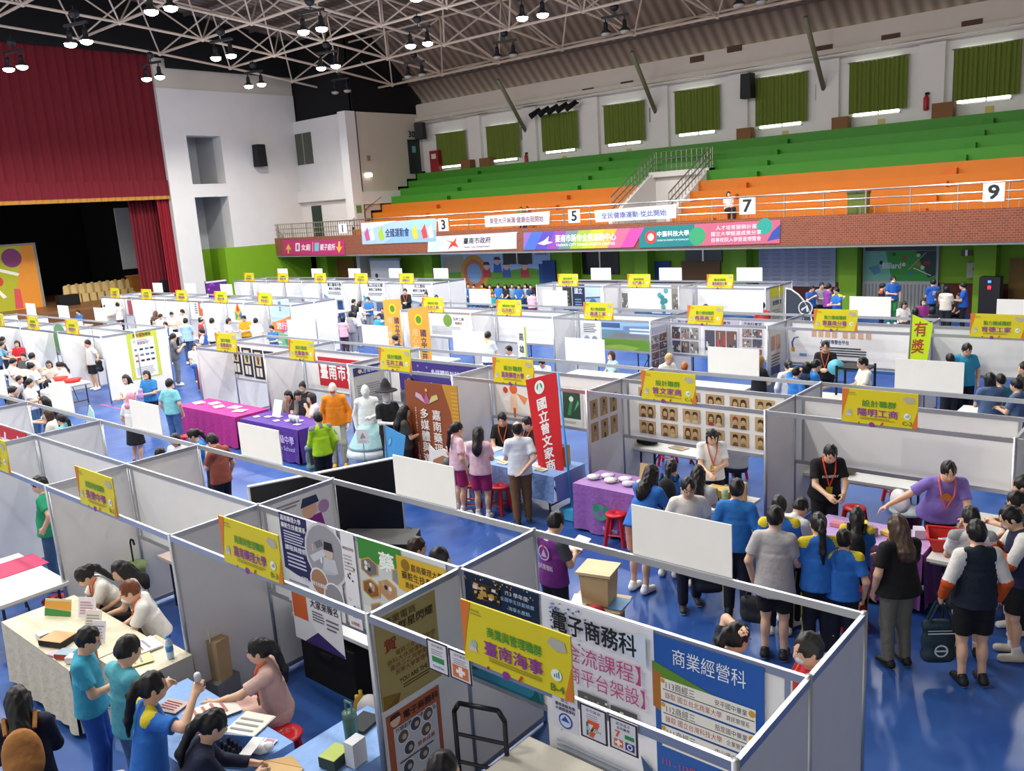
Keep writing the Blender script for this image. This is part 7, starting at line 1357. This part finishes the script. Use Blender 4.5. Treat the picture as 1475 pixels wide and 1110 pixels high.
P('man in black polo with orange lanyard and glasses before the robot arm poster', 1189, 490, 1.72, 205, 'front front', top='16161a', bot='1c1d22', lan=OL, gl=True)
P('man in white shirt with navy collar and glasses before the robot arm poster', 1241, 513, 1.68, 270, 'front front', top='dcd9cc', col='1c2440', bot='2a2c34', gl=True)
P('man in cyan polo with dark trousers behind the blank board', 1395, 495, 1.8, 190, 'down down', top='2f8fb4', bot='1b1d2a', hp=30, hair='short')
P('person in pale blue shirt seen from behind below the blank board', 1368, 508, 1.6, 0, 'front front', top='b4c4d8', bot='2a2c34')
P('student in blue grey with bushy hair at the right of the third row', 1426, 535, 1.66, 10, 'front front', top='51698a', bot='2a2c34', hair='bob')
P('student in teal between the two blue grey students', 1440, 537, 1.57, 350, 'front front', top='3f8a9a', bot='2a2c34')
P('student in blue grey at the right edge of the third row', 1463, 543, 1.64, 330, 'front front', top='51698a', bot='2a2c34')
P('person in black at the right edge beside the cyan polo', 1474, 520, 1.66, 270, 'front front', top='17171c', bot='2a2c34')
P('masked woman with brown hair in pale blue behind the rail', 879, 505, 1.6, 250, 'desk desk', sit=.46, top='9fc4de', hair='bob', hc='3a241c', mask='d0cfe0')
P('dark haired person in white looking down, right of the first yellow C sign', 779, 517, 1.58, 200, 'desk desk', sit=.46, top='e2e2e2', hair='pony', hp=35)
P('person in white whose head shows left of the white brush banner', 731, 497, 1.6, 240, 'front front', top='e4e4e2', bot='2a2c34', hair='crew')
P('man in white shirt with lime collar seen from behind', 703, 476, 1.72, 25, 'front front', top='dfe2e6', col='c8d83a', bot='3a4a70', hair='crew')
P('masked seated person in cyan in front of the left orange banner', 545, 451, 1.62, 180, 'lap lap', sit=.46, top='3a9fd0', mask='e4e4e6')
P('boy whose head shows in front of the left orange banner foot', 567, 482, 1.6, 270, 'front front', top='3a3c48', bot='2a2c34', hair='crew')
P('girl in grey vest and trousers standing beside the end wall', 505, 447, 1.62, 20, 'down front', top='8f929a', vest='d4d6da', bot='8a8c92', hair='bob')
P('girl with long black hair in white beside the girl in grey', 514, 440, 1.6, 30, 'front front', top='dcdcdc', bot='8a8c92', hair='long')
P('girl with long hair in white at the back of the white table group', 519, 433, 1.6, 60, 'front front', top='e0dedc', bot='8a8c92', hair='long')
P('dark haired student at the back left of the white table group', 510, 430, 1.6, 90, 'front front', top='2f3038', bot='2a2c34')
P('masked student in blue bending over in the white table group', 529, 427, 1.62, 200, 'front front', top='2f72b8', bot='8a8c92', mask='d8e0e8')
P('student in pink at the end wall edge', 494, 455, 1.5, 20, 'front front', top='d8a8b8', bot='3a2a34', hair='bob')
P('person in dark suit with orange lanyard before the far blue posters', 583, 415, 1.76, 185, 'front front', top='1c1c22', sl='l', bot='1c1d22', lan=OL, badge='8aa89a')
P('dark haired student behind the left orange banner top', 550, 442, 1.5, 180, 'front front', top='2a3a5a', bot='2a2c34')
P('student at the back row right of the dark suit', 613, 420, 1.6, 200, 'front front', top='2f3038', bot='2a2c34')
P('second student at the back row right of the dark suit', 628, 424, 1.6, 180, 'front front', top='3a4a60', bot='2a2c34')
# ---- under the balcony and behind the back row
bench = [(674, 'blue', '3a70b0', 0), (682, 'grey', '8a8c90', 0), (694, 'mustard', 'c08a20', 0), (705, 'yellow', 'c89a2a', 0), (717, 'bright blue with mask', '2f7cc8', 1), (727, 'black', '1c1c22', 0), (737, 'pale blue', '8fb4d4', 0), (747, 'strong blue', '1f66b4', 0), (756, 'light grey', 'b8babc', 0), (764, 'dark blue', '2a4a80', 0)]
for k, (u, nm, c, mk) in enumerate(bench): P('student in %s sitting in front of the painted mural, %s from left' % (nm, ORD[k]), u, 408+(k % 2), 1.6, 150+40*(k % 3), 'lap lap', sit=.46, top=c, bot='2a6098', mask='e6e8ea' if mk else None, hair=('bob', 'short', 'long')[k % 3], group='students below the mural', face=False)
P('person in pale pink sitting with back turned by the back booth row', 766, 418, 1.66, 20, 'lap lap', sit=.46, top='d8b0c0', bot='8a2a50', hair='crew')
P('child with black hair seated before the student in pink', 709, 421, 1.5, 150, 'lap lap', sit=.46, top='3aa0a8', hair='bob')
P('student in blue beside the feather flag', 1171, 411, 1.6, 170, 'phone phone', top='2a58a0', bot='1c1d24', hp=25)
P('student in grey shirt behind the student in blue by the feather flag', 1184, 406, 1.64, 180, 'front front', top='8a8c94', bot='1c1d24')
hc_ = P('volunteer in purple vest carrying a board beside the feather flag', 1195, 408, 1.64, 75, 'front front', top='8a3a9a', vest='6a5a80', bot='1c1d24')
blue_uni('student in blue and yellow right of the purple volunteer', 1204, 413, 250, 'front front')
P('masked man in blue polo and green trousers before the billiard picture', 1287, 397, 1.74, 190, 'down front', top='1f5cb0', bot='2f8a4a', mask='e6e6e8')
P('person in dark shirt with orange scarf beside the masked man in blue', 1273, 407, 1.66, 120, 'front front', top='26262c', yoke='c85a2c', bot='1c1d24')
P('man in blue T-shirt with white print seen from behind by the billiard picture', 1344, 401, 1.7, 10, 'front front', top='1f56b0', bot='1c3a34', back=lambda f: f.text('台', .3, .4, .7, .8, 'd8e0ee'))
P('dark haired person right of the blue T-shirt with white print', 1358, 407, 1.6, 20, 'front front', top='3a342e', bot='2a2c34', hair='long')
P('person in white turned away right of the billiard picture', 1364, 411, 1.6, 40, 'front front', top='d8d0c4', bot='2a2c34', hair='bob')
P('boy in blue turned left at the right of the group by the billiard picture', 1386, 406, 1.66, 300, 'front front', top='1f56b0', bot='1c1d24')
P('seated person in dark top before the boy in blue at the far right', 1381, 421, 1.6, 270, 'lap lap', sit=.46, top='2a2a30')
P('girl in white sitting below the masked man in blue', 1304, 434, 1.6, 180, 'lap lap', sit=.46, top='dcd8d0', hair='bob', hp=25)
P('masked girl with magenta scarf sitting behind the yellow flag', 1331, 429, 1.62, 185, 'lap lap', sit=.46, top='8a2a7a', hair='bob', mask='d8d8e0')
P('dark head of a seated person left of the yellow flag top', 1318, 442, 1.6, 0, 'lap lap', sit=.46, top='2a2a30', hair='bob')
P('dark head of a seated person right of the yellow flag top', 1342, 441, 1.6, 0, 'lap lap', sit=.46, top='2a2a30', hair='bob')
P('person in black with red cape in front of the back row end wall', 1098, 434, 1.68, 10, 'front front', top='b8362c', bot='1c1d24')
P('student in red and dark clothes behind the rail at the back row', 1017, 437, 1.56, 60, 'front front', top='3a4a70', bot='1c1d24')
# ---- balcony
p_ = PY(1051, 268, 29.75)
P('woman in white top and dark trousers sitting on the orange seats near number 7', 0, 0, 1.6, 175, 'lap lap', sit=.46, top='e0ddd4', bot='23232a', hair='bob', z=3.7+RISE-.44, pos=(p_[0], 29.62))
for k, u in enumerate((752, 761)):
    p_ = PY(u, 302, 29.7); P('student peeking over the white rail banner, %s of two' % ('left', 'right')[k], 0, 0, 1.45, 180, 'front front', sit=.46, top=('4a7a3a', '6a3a34')[k], bot='2a2c34', hair='bob', z=3.7+RISE-.46, pos=(p_[0], 29.62))
# ---- mannequins
P('mannequin in orange jacket and orange cat mask on the booth front', 478, 549, 1.78, 175, 'down down', top='d87a12', sl='l', yoke='e08a1c', bot='b0a89a', hair='none', skin='d4cbc4', hp=0, face=False, mask='d8521c', name='mannequin', cat='mannequin', shoe='c8a040')
P('white mannequin in white and green gown with wide skirt', 525, 552, 1.76, 170, 'front down', top='e2e6e2', hair='none', skin='dcdcda', bt='skirt', bot='cfe0d8', sl='x', dress=True, hp=0, face=False, name='mannequin', cat='mannequin')
q = P('mannequin in black coat and black witch hat', 556, 560, 1.74, 150, 'down front', top='191a20', bot='15161b', hair='none', skin='d8d2cc', hp=5, face=False, name='mannequin', cat='mannequin')
R0, T, Rl, arm, s = q; b = MB(); c = T((0, .02, 1.66)); b.lathe([(.0001, .0), (.2, .0), (.17, .02), (.1, .03), (.085, .12), (.04, .22), (.0001, .25)], c, mat('1d1e24', .8, 'cloth'), 14, 1.1, 1.2); b.build('witch_hat', R0)
p_ = PZ(525, 640, .5); 
t = thing('gown_skirt', 'wide layered white, blue and green skirt below the white mannequin', 'costume', (0, 0, 0)); mq = bpy.data.objects['mannequin.001'].location; t.location = mq; b = MB(); b.lathe([(.2, .95), (.3, .75), (.42, .55), (.45, .5)], (0, 0, 0), mat('9fc4c8', .8, 'cloth'), 22); b.build('upper_layer', t); b = MB(); V = []; n = 40
b.lathe([(.28, .7), (.46, .45), (.5, .34), (.3, .3)], (0, 0, 0), mat('e0e6e4', .8, 'cloth'), 26); b.build('white_layer', t); b = MB(); b.lathe([(.1, .6), (.3, .3), (.42, .05), (.4, .03)], (.18, .05, 0), mat('6fae7a', .8, 'cloth'), 20); b.build('green_train', t); MB().lathe([(.14, 0), (.14, .02), (.03, .05), (.03, .4)], (0, 0, 0), mat('d0d0d0', .4), 14).build('stand_base', t)
for k, (u, v) in enumerate(((490, 625), (530, 630))):
    p_ = PZ(u, v, 1.0); sheet_thing('info_card', 'small white card with sketch held by the %s mannequin' % ('orange', 'white')[k], 'card', (p_[0], p_[1]-.25, .95), unit((.8, .5, 0)), Z_, .22, .26, 'e4e2de', lambda f: (f.poly([(.25, .35), (.5, .8), (.75, .4)], '9a9a9c'), f.lines(.15, .1, .85, .25, 2, 'a8a8aa', .3))); MB().tube((.09, .06, 0), (.09, .06, -.95), .008, STEEL, 5).build('card_stand', bpy.data.objects['info_card' if k == 0 else 'info_card.001'])
# ---- things held
def held(pr, i, name, label, cat, fn, off=(0, 0, 0)):
    R0, T, Rl, arm, s = pr; S, E_, Wr, sd, a = arm[i]; d = unit(Wr-E_); t = thing(name, label, cat, R0.location, R0.rotation_euler[2]); fn(t, Wr+d*.09+np.asarray(off)); return t
def tote(c, w, h, col, strap=.25, d=.12, mark=None):
    def f_(t, p):
        b = MB(); K = Solid().rc(p+np.array((-w/2+.06, 0, -strap-.06)), p+np.array((w/2-.06, 0, -strap-.06)), .06).rc(p+np.array((-w/2+.08, 0, -strap-h+.08)), p+np.array((w/2-.08, 0, -strap-h+.08)), .08, k=.1).el(p+np.array((0, 0, -strap-h/2)), (w/2, d/2, h/2)); raw('bag_body', *K.mesh(.02), [mat(col, .7, 'cloth')], t)
        for y in (-.03, .03): b.path([p+np.array((-w*.3, y, -strap)), p+np.array((-.03, y, -.02)), p+np.array((.03, y, -.02)), p+np.array((w*.3, y, -strap))], .012, mat(col, .7))
        b.build('handle', t)
        if mark:
            b = MB(); g_ = Face(p+np.array((-w/2, -d/2-.01, -strap-h)), X_, Z_, w, h, b, .004); mark(g_); b.build('printed_mark', t)
    return f_
held(hb, 0, 'tote_bag', 'dark teal drawstring bag with white emblem held by the boy in navy', 'bag', tote(0, .34, .46, '1f3440', .2, .14, lambda f: f.disc(.5, .35, .2, 'c9d6d8').disc(.5, .35, .15, '1f3440').rect(.35, .33, .65, .37, 'c9d6d8').rect(.1, .75, .9, .78, 'c9d6d8').rect(.1, .82, .9, .84, 'c9d6d8')))
held(hg, 0, 'tote_bag', 'black bag hanging from the hand of the man in grey T-shirt', 'bag', tote(0, .3, .3, '232428', .15))
held(hs, 0, 'coat', 'folded dark jacket carried by the boy with glasses', 'coat', tote(0, .36, .5, '191d28', .05, .16))
held(hw, 0, 'tote_bag', 'black bag hanging from the arm of the boy in white T-shirt', 'bag', tote(0, .3, .36, '1b1b1f', .02))
held(hk, 1, 'hip_bag', 'bright blue pouch at the hip of the woman in pink scarf', 'bag', lambda t, p: raw('pouch', *Solid().el(p+np.array((-.02, .05, .08)), (.12, .1, .11)).mesh(.02), [mat('2f74c8', .7, 'cloth')], t))
held(ht, 0, 'plush_toy', 'pale pink toy held by the masked person in blue', 'toy', lambda t, p: raw('toy_body', *Solid().el(p+np.array((0, .05, .0)), (.07, .06, .1)).el(p+np.array((0, .05, .12)), (.06, .055, .06)).mesh(.015), [mat('c8a0d0', .8, 'cloth')], t))
held(hm, 0, 'shoulder_bag', 'grey leather bag of the girl with the ponytail', 'bag', lambda t, p: raw('bag_body', *Solid().rc(p+np.array((-.06, -.14, .12)), p+np.array((-.06, .1, .12)), .09).rc(p+np.array((-.06, -.16, -.08)), p+np.array((-.06, .12, -.08)), .09, k=.1).mesh(.02), [mat('55595c', .5)], t))
held(hl, 0, 'picture_bag', 'printed shopping bag beside the boy in lime jacket', 'bag', tote(0, .38, .5, '6f8f8c', .1, .1, lambda f: f.rect(.15, .15, .85, .85, '4a4a4c').disc(.5, .55, .2, 'a89c88')))
held(hv, 1, 'paper_sheet', 'white printed sheet in the hand of the purple vest volunteer', 'paper', lambda t, p: MB().box(p+np.array((-.06, .08, .03)), (.2, .28, .004), mat('dcdcda', .6), R=rotx(.5)).build('sheet', t))
held(hp_, 1, 'phone', 'dark phone raised by the man in grey', 'phone', lambda t, p: MB().box(p+np.array((-.03, .02, .06)), (.08, .012, .16), mat('1a1a20', .3)).build('phone_body', t))
held(hj, 1, 'vial', 'small clear jar held up by the girl in blue and yellow', 'jar', lambda t, p: MB().lathe([(.025, 0), (.028, .05), (.02, .07)], p+np.array((0, .0, .02)), mat('d0d4d8', .2), 10).build('jar_body', t))
held(hc_, 1, 'board', 'white board carried by the purple vest volunteer by the feather flag', 'board', lambda t, p: MB().box(p+np.array((-.1, .12, .0)), (.5, .3, .03), mat('d0ccc8', .5), R=rotx(.6)).build('sheet', t))
held(hn, 1, 'phone', 'white phone in the hands of the masked boy', 'phone', lambda t, p: MB().box(p+np.array((-.04, .0, .03)), (.08, .15, .012), mat('d4d6dc', .3)).build('phone_body', t))
